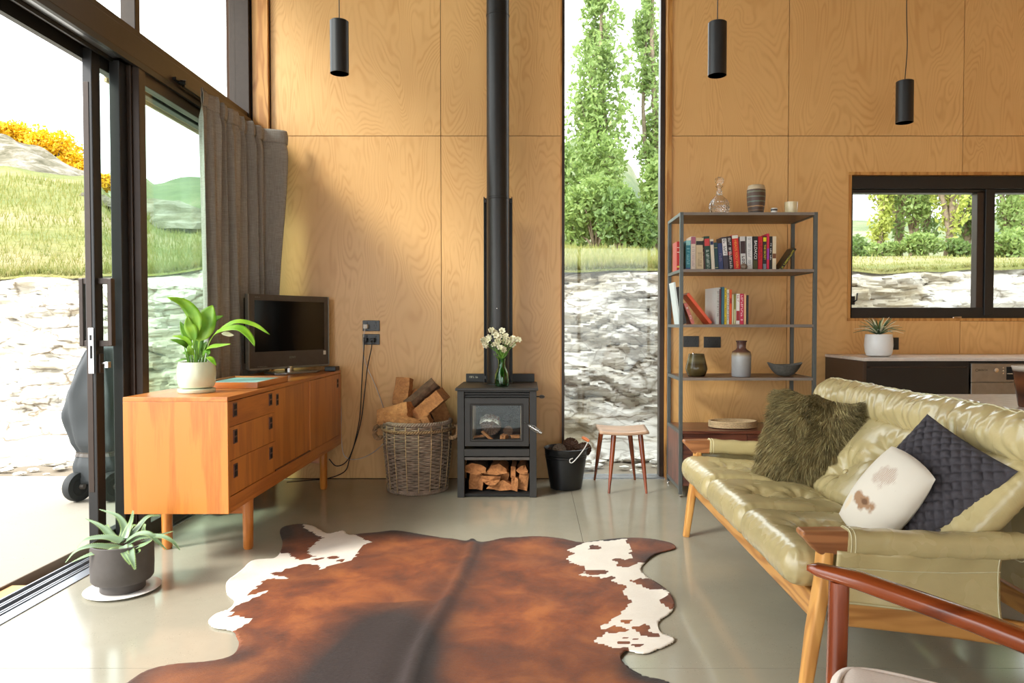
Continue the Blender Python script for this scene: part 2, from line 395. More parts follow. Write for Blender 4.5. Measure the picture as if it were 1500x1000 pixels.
def farmat():
    t = NT('far_hill'); v = t.coords((1,1,1), rnd=False); n1 = t.noise(v, .09, 6, .7)
    c = t.ramp(n1, [(.35, lin((62,80,52))), (.52, lin((92,104,66))), (.66, lin((134,130,104)))]); t.set(Base_Color=c, Roughness=1.0); return t.m
M['far'] = farmat()
M['gravel'] = concrete('gravel', (128,116,98), True, .95, .25)
def curtainmat():
    t = NT('grey_linen_curtain'); v = t.coords((1,1,1), rnd=False); a = t.noise(t.coords((20, 20, 900), rnd=False), 1, 3, .7); b = t.noise(t.coords((400, 400, 8), rnd=False), 1, 3, .7)
    f = t.math('ADD', t.math('MULTIPLY', a, .6), t.math('MULTIPLY', b, .4)); c = t.ramp(f, [(.35, lin((132,126,118))), (.65, lin((190,184,176)))])
    t.set(Base_Color=c, Roughness=.95); t.bump(f, .4, .002)
    tl = t.n('ShaderNodeBsdfTranslucent'); t.l(c, tl.inputs[0]); mx = t.n('ShaderNodeMixShader'); mx.inputs[0].default_value = .12
    t.l(t.b.outputs[0], mx.inputs[1]); t.l(tl.outputs[0], mx.inputs[2]); t.l(mx.outputs[0], t.out.inputs[0]); return t.m
M['curtain'] = curtainmat()

# ================================================================== THE ROOM
XL = -1.917; YB = 5.0; XR = 4.6; YR = -3.6; ZC = 4.3
XS = PY(849, 770, 5).x*0 + 0.252; YS = 2.235
fl = sroot('floor')
mb = MB(); mb.box(XL-.02, XR, YR, YB+.12, -.2, -.012); struct('floor_bed', mb, M['ply_dark'], fl)
ys = [YR, -.9, YS, YB+.0]; xs = [XL, XS, 2.6, XR]
for i in range(3):
    for j in range(3):
        mb = MB(); mb.box(xs[i]+(.001 if i else 0), xs[i+1]-.001, ys[j]+.001, ys[j+1]-(.001 if j < 2 else 0), -.03, 0)
        struct('concrete_slab', mb, M['floor'], fl, rec=True)
# --- back wall: dark core with sheets of birch ply on it
wx0, wx1 = PY(822, 400, YB).x, PY(978, 400, YB).x          # tall window
a0, a1 = PY(1243, 252, YB).x, 4.15                          # kitchen window
kz0, kz1 = PY(1243, 470, YB).z, PY(1243, 252, YB).z
wl = sroot('wall_back', (0, YB, 0))
XW = -2.12
mb = MB(); y0, y1 = YB+.012, YB+.16
mb.box(XW, wx0, y0, y1, -.1, ZC); mb.box(wx1, a0, y0, y1, -.1, ZC); mb.box(a0, XR, y0, y1, -.1, kz0); mb.box(a0, XR, y0, y1, kz1, ZC); mb.box(a1, XR, y0, y1, kz0, kz1)
struct('wall_core', mb, M['ply_dark'], wl)
sx = [PY(398, 300, YB).x, PY(646, 300, YB).x, wx0, wx1, PY(1154, 300, YB).x, PY(1409, 300, YB).x, PY(1665, 300, YB).x]
zj = PY(640, 199, YB).z; g = .0022
def panel(poly):
    mb = MB(); mb.prism(poly, 'y', YB, YB+.012); struct('plywood_panel', mb, M['ply'], wl)
def rect(x0, x1, z0, z1): panel([(x0+g, z0+g), (x1-g, z0+g), (x1-g, z1-g), (x0+g, z1-g)])
for (z0, z1) in ((0.002, zj), (zj, ZC)):
    rect(sx[0], sx[1], z0, z1); rect(sx[1], sx[2], z0, z1); rect(sx[3], sx[4], z0, z1)
rect(sx[4], sx[5], zj, ZC); rect(sx[5], sx[6], zj, ZC); rect(sx[6], XR, zj, ZC)
panel([(sx[4]+g, 0), (sx[5]-g, 0), (sx[5]-g, kz0), (a0, kz0), (a0, kz1), (sx[5]-g, kz1), (sx[5]-g, zj-g), (sx[4]+g, zj-g)])
rect(sx[5], sx[6], 0, kz0); rect(sx[5], sx[6], kz1, zj); rect(sx[6], XR, 0, zj)
# --- tall narrow window
win = sroot('window_1', (wx0, YB, 0))
mb = MB(); mb.box(wx0-.006, wx0+.004, YB-.006, YB+.1, 0, ZC); struct('reveal', mb, M['ply_edge'], win)
mb = MB(); mb.box(wx1-.012, wx1+.022, YB-.016, YB+.1, 0, ZC); struct('reveal', mb, M['ply_edge'], win)
mb = MB(); mb.box(wx0+.004, wx0+.026, YB+.05, YB+.13, 0, ZC); mb.box(wx1-.046, wx1-.012, YB+.05, YB+.13, 0, ZC); mb.box(wx0, wx1, YB+.05, YB+.13, ZC-.06, ZC)
struct('window_frame', mb, M['bronze'], win, bev=.003)
mb = MB(); mb.box(wx0, wx1, YB+.0, YB+.13, -.06, .008); struct('window_sill', mb, M['alu'], win)
mb = MB(); mb.box(wx0+.02, wx1-.04, YB+.085, YB+.093, .008, ZC-.06); struct('glass_pane', mb, M['glass'], win)
# --- kitchen window
win = sroot('window_2', (a0, YB, kz0)); t = .012
for bx in ((a0, a1, kz1-.02, kz1), (a0, a1, kz0, kz0+.02), (a0, a0+.02, kz0+.02, kz1-.02)):
    mb = MB(); mb.box(bx[0], bx[1], YB-.008, YB+.05, bx[2], bx[3]); struct('reveal', mb, M['ply_edge'], win)
fx0 = a0+.02; z0, z1 = kz0+.02, kz1-.02
pxa, pxb = PY(1427, 350, YB+.08).x, PY(1451, 350, YB+.08).x
mb = MB(); mb.box(fx0, a1, YB+.03, YB+.12, z1-.09, z1); struct('blind_headrail', mb, M['black'], win, bev=.004)
mb = MB(); mb.box(fx0, fx0+.034, YB+.045, YB+.12, z0, z1-.09); mb.box(fx0, a1, YB+.045, YB+.12, z0, z0+.075); mb.box(fx0, a1, YB+.05, YB+.12, z1-.115, z1-.09)
mb.box(a1-.05, a1, YB+.045, YB+.12, z0, z1-.09); struct('window_frame', mb, M['black'], win, bev=.003)
mb = MB(); mb.box(pxa, pxa+.05, YB+.05, YB+.115, z0+.03, z1-.1); struct('sash_stile', mb, M['bronze'], win, bev=.003)
mb = MB(); mb.box(pxa+.05, pxb, YB+.035, YB+.12, z0+.02, z1-.09); struct('mullion', mb, M['black'], win, bev=.003)
mb = MB(); mb.box(fx0+.03, pxa, YB+.08, YB+.086, z0+.07, z1-.11); struct('glass_pane', mb, M['glass'], win)
mb = MB(); mb.box(pxb, a1-.05, YB+.08, YB+.086, z0+.07, z1-.11); struct('glass_pane', mb, M['glass'], win)
c = PY(1249, 440, YB+.04); mb = MB(); mb.box(c.x-.012, c.x+.012, YB+.03, YB+.045, c.z-.03, c.z+.03); mb.tube([c+Vector((0,-.01,-.01)), c+Vector((.012,-.035,.0)), c+Vector((.014,-.04,.05))], .005, 6)
struct('window_latch', mb, M['black'], win)
c = PY(1402, 468, YB); mb = MB(); mb.box(c.x-.03, c.x+.03, YB+.0, YB+.03, z0-.0, z0+.008); mb.tube([c+Vector((-.025,.0,.014)), c+Vector((.03,.0,.018))], .006, 6)
struct('window_catch', mb, M['chrome'], win)
# --- corner post and timber reveal at the left end of the back wall
mb = MB(); mb.box(PY(371, 100, YB-.01).x, sx[0]-.006, YB-.03, YB+.04, 0, ZC); struct('trim_1', mb, M['ply_edge'], bev=.002)
mb = MB(); mb.box(sx[0]-.006, sx[0]-.001, YB-.004, YB+.01, 0, ZC); struct('trim_2', mb, M['ply_dark'])
xb0, xb1 = PY(335, 50, YB-.06).x, PY(364, 50, YB-.06).x
mb = MB(); mb.box(xb0, xb1, YB-.06, YB+.1, 0, ZC); struct('trim_3', mb, M['bronze'], bev=.003)
mb = MB(); mb.box(xb1, xb1+.05, YB-.02, YB+.1, 0, ZC); struct('trim_4', mb, M['black'])
# --- other walls, ceiling
M['ceil'] = plywood('light_cutting_dark_plywood', (112,84,58), (88,62,40))  # ceiling colour darkened to cut the light it bounces onto the walls
W4 = sroot('wall_right', (XR, 0, 0))
k = YR; 
while k < YB-.1:
    for (z0, z1) in ((0, 2.4), (2.4, ZC)):
        mb = MB(); mb.box(XR, XR+.012, k+g, min(k+1.2, YB)-g, z0+g, z1-g); struct('plywood_panel', mb, M['ply'], W4)
    k += 1.2
mb = MB(); mb.box(XR+.012, XR+.15, YR, YB+.16, -.1, ZC); struct('wall_core', mb, M['ply_dark'], W4)
cl = sroot('ceiling', (0, 0, ZC)); mb = MB(); mb.box(XW-.9, XR+.15, YR-.2, YB+.3, ZC+.012, ZC+.2); struct('ceiling_core', mb, M['ply_dark'], cl)
xx = XW
while xx < XR-.1:
    yy = YR
    while yy < YB-.1:
        mb = MB(); mb.box(xx+g, min(xx+1.2, XR)-g, yy+g, min(yy+2.4, YB)-g, ZC, ZC+.012); struct('plywood_panel', mb, M['ceil'], cl); yy += 2.4
    xx += 1.2
# rear wall with a wide glazed opening behind the camera
rw = sroot('wall_rear', (0, YR, 0)); mb = MB()
mb.box(XW, -1.2, YR-.15, YR, -.1, ZC); mb.box(3.0, XR, YR-.15, YR, -.1, ZC); mb.box(-1.2, 3.0, YR-.15, YR, 2.6, ZC); struct('wall_sheet', mb, M['ply'], rw)
win = sroot('window_3', (0, YR, 0)); mb = MB()
for x in (-1.2, .87, 2.94): mb.box(x, x+.06, YR-.12, YR-.04, 0, 2.6)
mb.box(-1.2, 3.0, YR-.12, YR-.04, 2.54, 2.6); mb.box(-1.2, 3.0, YR-.12, YR-.04, 0, .06); struct('window_frame', mb, M['black'], win)
mb = MB(); mb.box(-1.14, 2.94, YR-.085, YR-.079, .06, 2.54); struct('glass_pane', mb, M['glass'], win)

# ================================================================== GLAZED LEFT SIDE
HZ0, HZ1 = 2.335, 2.48; XO = -2.10
door = sroot('door_1', (XL, 0, 0))
mb = MB(); mb.box(XO, XL, YR, YB-.06, HZ0+.03, HZ1); struct('door_head', mb, M['bronze'], door, bev=.004)
mb = MB(); mb.box(XO, XO+.03, YR, YB-.06, HZ0-.03, HZ0+.03); mb.box(XO+.085, XO+.095, YR, YB-.06, HZ0, HZ0+.03); mb.box(XL-.02, XL, YR, YB-.06, HZ0-.0, HZ0+.03)
struct('head_track', mb, M['black'], door)
mb = MB(); mb.box(XL-.085, XL-.022, YR, 3.45, HZ0+.018, HZ0+.03); struct('head_track', mb, M['alu'], door)
mb = MB(); mb.box(XL-.055, XL, YR, YB-.06, -.05, .004); struct('sill_track', mb, M['alu'], door, bev=.002)
for k in range(5):
    x = XL-.062-k*.026; mb = MB(); mb.box(x-.008, x, YR, YB-.06, -.05, .006 if k % 2 == 0 else .0); struct('sill_track', mb, M['alu'], door, bev=.001)
mb = MB(); mb.box(XO, XL-.055, YR, YB-.06, -.06, -.012); struct('sill_track', mb, M['black'], door)
mb = MB(); mb.box(XL-.002, XL+.02, 3.85, 3.95, 2.385, 2.40); mb.tube([(XL+.01, 3.9, 2.39), (XL+.05, 3.9, 2.385)], .012, 8); struct('door_stop', mb, M['black'], door)
# standing post where fixed and sliding leaves meet
Yp = 3.53
mb = MB(); mb.box(-2.025, -1.975, Yp-.075, Yp-.013, .004, HZ0+.01); struct('door_stile', mb, M['black'], door, bev=.004)
mb = MB(); mb.box(-2.02, -1.955, Yp-.012, Yp+.055, 0, HZ0+.01); struct('door_stile', mb, M['bronze'], door, bev=.004)
mb = MB(); mb.box(-1.955, -1.922, Yp, Yp+.06, 0, HZ0+.01); struct('door_stile', mb, M['bronze'], door, bev=.003)
mb = MB(); mb.box(-1.985, -1.935, Yp+.06, 4.94, HZ0-.06, HZ0+.02); mb.box(-1.985, -1.935, Yp+.06, 4.94, .006, .08); mb.box(-1.985, -1.935, 4.88, 4.94, .08, HZ0-.06)
struct('fixed_frame', mb, M['bronze'], door, bev=.003)
mb = MB(); mb.box(-1.962, -1.956, Yp+.05, 4.89, .07, HZ0-.05); struct('glass_pane', mb, M['glass_green'], door)
# the sliding leaf, pushed back, its lock stile nearest
sl = root('sliding_door_leaf', (-2.05, 3.35, .006), 'tall black aluminium sliding glass door leaf with lock and bar handles', 'door')
Ya = 3.33
mb = MB(); mb.box(-2.075, -2.03, Ya, Ya+.065, .006, HZ0+.02); obj('lock_stile', mb, M['black'], sl, bev=.004)
mb = MB(); mb.box(-2.070, -2.045, Ya-.003, Ya, .3, 2.2); obj('stile_strip', mb, M['bronze'], sl, bev=.001)
mb = MB(); mb.box(-2.075, -2.03, Ya+.065, 4.78, HZ0-.05, HZ0+.02); obj('top_rail', mb, M['black'], sl, bev=.003)
mb = MB(); mb.box(-2.075, -2.03, Ya+.065, 4.78, .006, .09); obj('bottom_rail', mb, M['black'], sl, bev=.003)
mb = MB(); mb.box(-2.075, -2.03, 4.78, 4.84, .006, HZ0+.02); obj('rear_stile', mb, M['black'], sl, bev=.003)
mb = MB(); mb.box(-2.056, -2.05, Ya+.06, 4.79, .08, HZ0-.04); obj('glass_pane', mb, M['glass_green'], sl)
zl0, zl1 = PY(140, 547, Ya).z, PY(140, 480, Ya).z
mb = MB(); mb.box(-2.061, -2.036, Ya-.007, Ya-.002, zl0, zl1); lp = obj('lock_plate', mb, M['chrome'], sl, bev=.001)
mb = MB(); mb.box(-2.052, -2.042, Ya-.009, Ya-.006, zl0+.07, zl0+.13); mb.box(-2.053, -2.045, Ya-.009, Ya-.006, zl0+.155, zl0+.18); obj('lock_slot', mb, M['soot'], lp)
hz0, hz1 = PY(140, 503, Ya).z, PY(140, 411, Ya).z
for (xa, xb, xm) in ((-2.03, -1.968, -1.985), (-2.12, -2.075, -2.118)):
    mb = MB(); mb.box(min(xm, xm+.02), max(xm, xm+.02), Ya+.018, Ya+.05, hz0-.012, hz1+.012); hb = obj('pull_handle', mb, M['bronze'], sl, bev=.003)
    for z in (hz0, hz1):
        mb = MB(); mb.box(xa, xb, Ya+.022, Ya+.046, z-.014, z+.014); obj('handle_bracket', mb, M['bronze'], hb, bev=.002)
c = PY(150, 532, Ya+.03).z; mb = MB(); mb.box(-2.031, -2.022, Ya+.018, Ya+.048, c-.045, c+.045); lk = obj('snib_plate', mb, M['bronze'], sl, bev=.002)
mb = MB(); mb.tube([(-2.022, Ya+.033, c), (-1.99, Ya+.033, c)], .008, 8); mb.box(-1.996, -1.982, Ya+.012, Ya+.036, c-.02, c+.008); obj('snib', mb, M['chrome'], lk)
# row of thin tan slats set outside the fixed pane, near head height
so = sroot('trim_5', (-2.2, 4.2, 2.3))
for k in range(5):
    mb = MB(); mb.box(-2.30, -2.285, 3.88, 5.1, 2.385+k*.026, 2.385+k*.026+.020); struct('batten', mb, M['tray_w'], so)
# upper lights
win = sroot('window_4', (-2.0, 0, HZ1)); mb = MB(); mb.box(XO+.02, XL-.03, 1.0, YB-.06, HZ1, HZ1+.05); mb.box(XO+.02, XL-.03, 1.0, YB-.06, ZC-.06, ZC); mb.box(XO+.02, XL-.03, 1.0, 1.05, HZ1+.05, ZC-.06)
struct('window_frame', mb, M['bronze'], win, bev=.003)
for y in (3.62, 2.3):
    mb = MB(); mb.box(-2.06, -1.985, y, y+.045, HZ1+.05, ZC-.06); struct('mullion', mb, M['bronze'], win, bev=.003)
mb = MB(); mb.box(-2.035, -2.029, 1.05, YB-.06, HZ1+.05, ZC-.06); struct('glass_pane', mb, M['glass'], win)

lw_ = sroot('wall_left_light_block', (XW, 0, HZ1))
mb = MB(); mb.box(XW-.05, XL+.0, YR-.15, 1.0, HZ1+.001, ZC); struct('wall_sheet', mb, M['ply'], lw_)  # unseen upper wall, added to block light from the high glazing
# ================================================================== OUTSIDE
mb = MB(); mb.box(-12, -2.235, -6, 5.18, -.3, -.02); struct('terrace', mb, M['terrace'])
mb = MB(); mb.box(-2.2355, -2.231, -6, 5.18, -.3, -.021); struct('trim_6', mb, M['terrace_side'])
mb = MB(); mb.box(-2.231, XO, -6, 5.18, -.3, -.12); struct('trim_7', mb, M['terrace_side'])
c = PZ(8, 872, -.06); mb = MB(); mb.obox((-2.165, c.y-.06, -.055), (.12, .20, .05)); tag(obj('timber_offcut', mb, M['oak_y'], bev=.003), 'short pale timber offcut lying in the gutter beside the door track', 'wood')
def theta_lerp(th, T):
    if th <= T[0][0]: return T[0][1]
    for (a, b), (c_, d) in zip(T, T[1:]):
        if th <= c_: return b+(d-b)*sm(a, c_, th) if c_ > a else d
    return T[-1][1]
RT = 1.66
def ztop(x): return RT+.10*noise.noise(Vector((x*.5, 3, 1)))+.06*noise.noise(Vector((x*1.7, 1, 5)))+ (.02 if x > 0 else -.02)
def ytop(x): return 7.55+.3*noise.noise(Vector((x*.35, 9, 2)))
SL = [(-1.2,.36),(-.74,.315),(-.62,.285),(-.57,.22),(-.50,.175),(-.3,.15),(0,.13),(.08,.122),(.3,.10),(.9,.095)]
def hgt(x, y):
    r = max(0, y-ytop(x)); th = x/max(y, .1); s = theta_lerp(th, SL); k = 14.8
    h = ztop(x)*(1-sm(0, 3, r))+RT*sm(0, 3, r)+s*(r if r < k else k+.03*(r-k))
    return h+.05*min(1, r/2)*noise.noise(Vector((x*.9, y*.9, 0)))+.35*min(1, r/10)*noise.noise(Vector((x*.15, y*.15, 7)))*(1 if th < -.3 else .35)
# rock cutting: strata stepped out of a steep bank
X0, X1, NX, NZ = -11.5, 9.5, 560, 110
def rockp(i, j):
    x = X0+(X1-X0)*i/(NX-1); t = j/(NZ-1); yt = ytop(x); zt = ztop(x)
    ybase = 6.05+.25*noise.noise(Vector((x*.6, 0, 0)))
    prof = t**.8; y = ybase+(yt-ybase)*(prof*.75+.25*t*t); z = -.12+(zt+.12)*(t*.95+.05*t*t)
    tilt = .22*x if x < .2 else -.9*x*(1 if x < 2.4 else 0)-(.0 if x < 2.4 else -.3*x)
    q = z*7.5+tilt*1.3+1.5*noise.noise(Vector((x*.8, z*1.2, 2)))+.9*noise.noise(Vector((x*3, z*3, 8)))
    st = q-math.floor(q); led = (st**.35)*(.5+.5*noise.noise(Vector((math.floor(q)*3.1, x*.7, 4))))
    fade = sm(0, .06, t)*(1-sm(.93, 1, t))
    d = .20*led+.15*noise.fractal(Vector((x*1.6+z*.8, z*3.4-tilt, y)), .8, 2.2, 7)+.05*noise.cell(Vector((x*3+z*2, q*1.0, 2)))+.1*noise.noise(Vector((x*.9, z*.9, 12)))
    rub = (1-sm(.02, .30, t)); d = d*(1-rub*.75)
    z2 = z+.06*rub*noise.noise(Vector((x*7, y*7, 3)))
    if t < .25: y -= (.25-t)*1.3
    return (x, y-d*fade, z2)
mb = MB(); mb.grid(NX, NZ, lambda u, v: rockp(round(u*(NX-1)), round(v*(NZ-1))))
struct('rock_bank', mb, M['rock'], smooth=30, rec=False)
# loose ground between the house and the bank
mb = MB(); mb.grid(160, 16, lambda u, v: (-12+22*u, 5.17+1.5*v, -.05-.02*(1-v)+.03*noise.noise(Vector((u*160, v*14, 0)))))
struct('gravel_ground', mb, M['gravel'], smooth=180, rec=False)
def rubble(x, y, s, sd):
    rg = random.Random(sd); mb = MB(); n = 7; vs = []
    for j, (rr, zz) in enumerate(((.9, 0), (1, .3), (.6, .55))):
        for k in range(n):
            a = 2*PI*k/n; q = rr*rg.uniform(.7, 1.15)*s; vs.append((x+q*math.cos(a)*1.3, y+q*math.sin(a), -.05+zz*s*rg.uniform(.7, 1.1)))
    fs = [tuple(range(n-1, -1, -1)), tuple(2*n+k for k in range(n))]+[(j*n+k, j*n+(k+1) % n, (j+1)*n+(k+1) % n, (j+1)*n+k) for j in range(2) for k in range(n)]
    mb.add(vs, fs); return mb
rg = random.Random(5)
for (px, py, s, lb) in ((826, 666, .10, 'flat pale stone on the gravel outside the tall window, left of the stool'), (902, 664, .08, 'pale stone seen between the stool legs outside the tall window'),
                        (845, 684, .06, 'small stone outside the tall window above the black bucket'), (945, 672, .07, 'small pale stone outside near the right edge of the tall window'),
                        (20, 672, .10, 'pale stone at the far edge of the terrace, leftmost'), (78, 678, .08, 'small stone beside the terrace edge left of the covered barbecue')):
    p = PZ(px, py, -.04); tag(obj('stone', rubble(p.x, p.y, s, px), M['rock']), lb, 'stone', 'loose stones at the foot of the bank')
mb = MB()
for k in range(900):
    x = rg.uniform(-8.5, 5.5); y = rg.uniform(5.35, 6.5); s = rg.uniform(.012, .05); b = rubble(x, y, s, k); mb.add(b.v, b.f)
tag(obj('rubble', mb, M['rock'], rec=False), 'loose grey schist rubble along the foot of the bank', 'rubble', kind='stuff')
# grassed hill
ysamp = [0, .05, .12, .25, .45, .7, 1, 1.4, 1.9, 2.5, 3.2, 4, 5, 6, 7.2, 8.5, 10, 11.5, 13, 14, 14.8, 15.6, 17, 20, 26]
def hillp(i, j):
    r = ysamp[j]; y = 7.5+r; th = -1.5+3.0*i/300; x = th*y; y2 = ytop(x)-.12+r
    return (x, y2, hgt(x, y2)-(.06 if j == 0 else 0))
mb = MB(); mb.grid(301, len(ysamp), lambda u, v: hillp(round(u*300), round(v*(len(ysamp)-1))))
struct('grass_hill', mb, M['grass'], smooth=180, rec=False)
# far hills
FH = [(-1.6,.22),(-.75,.20),(-.62,.205),(-.545,.222),(-.53,.205),(-.45,.215),(-.2,.17),(0,.235),(.06,.262),(.12,.235),(.2,.13),(.4,.115),(1.5,.12)]
def farp(i, j):
    th = -1.5+3*i/240; y = 24+j*4.0; s = theta_lerp(th, FH); f = min(1, j/9)**.8
    return (th*y, y, (-2.5 if j == 0 else 0)+CAMZ+y*(.12*(1-f)+s*f)+1.0*noise.fractal(Vector((th*y*.1, y*.1, 2)), 1, 2, 4)*f-.5)
mb = MB(); mb.grid(241, 10, lambda u, v: farp(round(u*240), round(v*9)))
struct('far_hills', mb, M['far'], smooth=180, rec=False)
mb = MB(); mb.box(-80, 80, 60, 61, -2, 9); mb.grid(161, 4, lambda u, v: (-110+220*u, 75+v*20, 9+9*v*(.8+.4*noise.noise(Vector((u*5, v, 3))))))
mb.v = mb.v[8:]; mb.f = [[i-8 for i in f] for f in mb.f[6:]]; mb.m = mb.m[6:]
struct('distant_ridge', mb, M['far'], smooth=180, rec=False)
# rock outcrop on the left hill crest
ob = PY(55, 240, 21.0)
mb = MB(); mb.grid(60, 22, lambda u, v: (lambda x, yy: (x, yy, hgt(x, yy)-.15+(.75*math.sin(PI*v)**.7*math.sin(PI*min(1, max(0, u)))**.6)*(1+.5*noise.noise(Vector((x*1.1, yy*2.5, 0))))))(ob.x-4.2+6.2*u, 18.2+3.4*v))
tag(obj('rock_outcrop', mb, M['outcrop'], smooth=40, rec=False), 'grey rock outcrop on the crest of the grassy hill at left', 'rock')
for (px, y, rx, sd) in ((150, 14, .5, 1), (235, 17, 1.2, 2), (275, 15, .8, 3)):
    c = PY(px, 400, y); 
    mb = MB(); mb.lathe([(rx*math.cos(a), .5*rx*math.sin(a)) for a in (0, .35, .8, 1.2, 1.55)], (c.x, y, hgt(c.x, y)-.1), 14)
    mb.v = [tuple(Vector(v)+Vector((noise.noise(Vector(v)*2)*.25, noise.noise(Vector(v)*2+Vector((9,0,0)))*.2, noise.noise(Vector(v)*3)*.12))) for v in mb.v]
    tag(obj('boulder', mb, M['outcrop'], smooth=30), ['half-buried boulder on the hill behind the sliding door stile', 'wide low boulder on the hill through the fixed pane, left one', 'low boulder on the hill through the fixed pane beside the curtain'][sd-1], 'rock')
# ---- leaves in bulk
def leafcloud(name, centres, radii, n, size, mat, parent, seed, stretch=1.3):
    r = np.random.default_rng(seed); C = np.array(centres); R = np.array(radii); k = r.integers(0, len(C), n)
    d = r.normal(size=(n, 3)); d /= np.linalg.norm(d, axis=1)[:, None]; P = C[k]+d*(r.uniform(.25, 1, n)**.5)[:, None]*R[k]
    a = r.normal(size=(n, 3)); a /= np.linalg.norm(a, axis=1)[:, None]; b = np.cross(a, r.normal(size=(n, 3))); b /= np.linalg.norm(b, axis=1)[:, None]
    s = (size*r.uniform(.6, 1.3, n))[:, None]
    V = np.stack([P-a*s*stretch, P-b*s*.6+a*s*.1, P+a*s*stretch, P+b*s*.6+a*s*.1], 1).reshape(-1, 3)
    mb = MB(); mb.v = [tuple(v) for v in V]; mb.f = [[4*i, 4*i+1, 4*i+2, 4*i+3] for i in range(n)]; mb.m = [0]*n
    o = obj(name, mb, mat, parent, rec=False); o['kind'] = 'stuff'; return o
def poplar(px, y, top, wide, label, mat='poplar', base=.0, seed=1, n=3800, trunk=.16, low=.05, lean=0, size=.085, multi=2, name='poplar_tree', group='tall poplars beyond the bank'):
    x = (px-780)/FPX*y; z0 = hgt(x, y)-.1; rg = random.Random(seed); H = top-z0
    rt = root(name, (x, y, z0), label, 'tree', group=group)
    mb = MB(); cs = []; rs = []
    for m_ in range(multi):
        ph = rg.uniform(0, 6.28); off = wide*.28*(m_ > 0); hh = H*(1-.18*m_)
        pts = [(x+off*math.cos(ph)*math.sin(t*1.8)+lean*t*t+.12*math.sin(t*7+m_), y+off*math.sin(ph)*t, z0+hh*t) for t in [i/9 for i in range(10)]]
        mb.tube(pts, [trunk*(1-.3*(m_ > 0))*(1-.92*t/9)+.012 for t in range(10)], 7)
        for k in range(int(16+H*1.6)):
            t = rg.uniform(low, .99); f = t*9; i0 = min(8, int(f)); p = Vector(pts[i0]).lerp(Vector(pts[i0+1]), f-i0)
            ww = wide*(.30+.9*math.sin(PI*min(1, (1-t)*.9+.08))**.8)*(.5 if multi > 1 else .8)*(1-.55*t)
            a = rg.uniform(0, 6.28); l = ww*rg.uniform(.3, 1); tip = p+Vector((math.cos(a)*l, math.sin(a)*l, l*1.6+.15))
            mb.tube([p, p.lerp(tip, .5)+Vector((0, 0, -.06)), tip], [.03*(1-t)+.008, .016*(1-t)+.006, .004], 4)
            for q in (.5, .85, 1.1):
                c_ = p.lerp(tip, q); cs.append(c_); rs.append((ww*.26+.1, ww*.26+.1, ww*.42+.22))
    obj('trunk', mb, M['bark'], rt, smooth=180, rec=False)
    leafcloud('foliage', cs, rs, n, size, M[mat], rt, seed)
    return rt
poplar(884, 24, 13.6, 1.9, 'tall poplar rising full height in the narrow window, left one', seed=3, n=6800, multi=3, size=.09, low=.14)
poplar(958, 24.5, 14.5, 1.3, 'tall poplar cut by the right frame of the narrow window', seed=4, n=4200, multi=2, low=.2, size=.09)
def shrub(px, y, rx, h, label, mat, seed, n=1800, size=.09, name='shrub', group='bushes beyond the bank', cat='bush'):
    x = (px-780)/FPX*y; z0 = hgt(x, y)-.1; rg = random.Random(seed)
    rt = root(name, (x, y, z0), label, cat, group=group); cs = []; rs = []; mb = MB()
    for k in range(11):
        a = rg.uniform(0, 6.28); q = rx*rg.uniform(.1, .75); c_ = Vector((x+q*math.cos(a), y+q*math.sin(a)*.7, z0+h*rg.uniform(.25, .8)*(1-.3*q/rx)))
        mb.tube([(x, y, z0-.05), (x+(c_.x-x)*.4, y+(c_.y-y)*.4, z0+(c_.z-z0)*.6), c_], [.05, .03, .008], 5); cs.append(c_); rs.append((rx*.42, rx*.36, h*.27))
    obj('stems', mb, M['bark'], rt, smooth=180, rec=False); leafcloud('foliage', cs, rs, n, size, M[mat], rt, seed); return rt
shrub(836, 22.5, 1.5, 4.6, 'broad green bush at the left edge of the narrow window', 'poplar', 11, 3600)
shrub(872, 21.5, 1.1, 2.6, 'rounded bush below the left poplar in the narrow window', 'poplar', 12, 2600)
shrub(905, 20.8, .9, 2.2, 'bush right of the poplar trunk in the narrow window', 'bush', 13, 2200)
shrub(935, 21.0, .8, 1.6, 'dark low bush near the right frame of the narrow window', 'bush', 14, 1600)
shrub(964, 22.5, .9, 3.4, 'bush at the foot of the right poplar in the narrow window', 'poplar', 15, 2200)
for (px, y, top, wd, mt, sd, nn, tk, lb) in ((1283, 20, 9.5, .75, 'poplar_y', 21, 1500, .10, 'thin yellow-green poplar leftmost in the kitchen window'),
        (1312, 21, 11, 1.0, 'bush', 22, 1500, .20, 'dark-trunked poplar second from left in the kitchen window'), (1334, 20, 10, 1.3, 'poplar', 23, 2600, .15, 'dense green poplar left of centre in the kitchen window'),
        (1352, 23, 11, 1.0, 'bush', 27, 1600, .16, 'poplar half hidden behind the dense one in the kitchen window'),
        (1386, 19, 10, 1.2, 'poplar_y', 24, 2300, .16, 'yellow poplar with pale forked trunk left of the window mullion'), (1412, 23, 11, 1.2, 'bush', 25, 2200, .16, 'dark poplar just left of the window mullion'),
        (1470, 20, 10, 1.3, 'poplar', 26, 2400, .16, 'green poplar in the right pane of the kitchen window'), (1500, 22, 10, 1.3, 'poplar_y', 28, 2200, .16, 'poplar at the far right edge of the kitchen window')):
    poplar(px, y, top, wd*1.15, lb, mt, seed=sd, n=int(nn*1.7), trunk=tk*.62, low=.06, multi=2, size=.062)
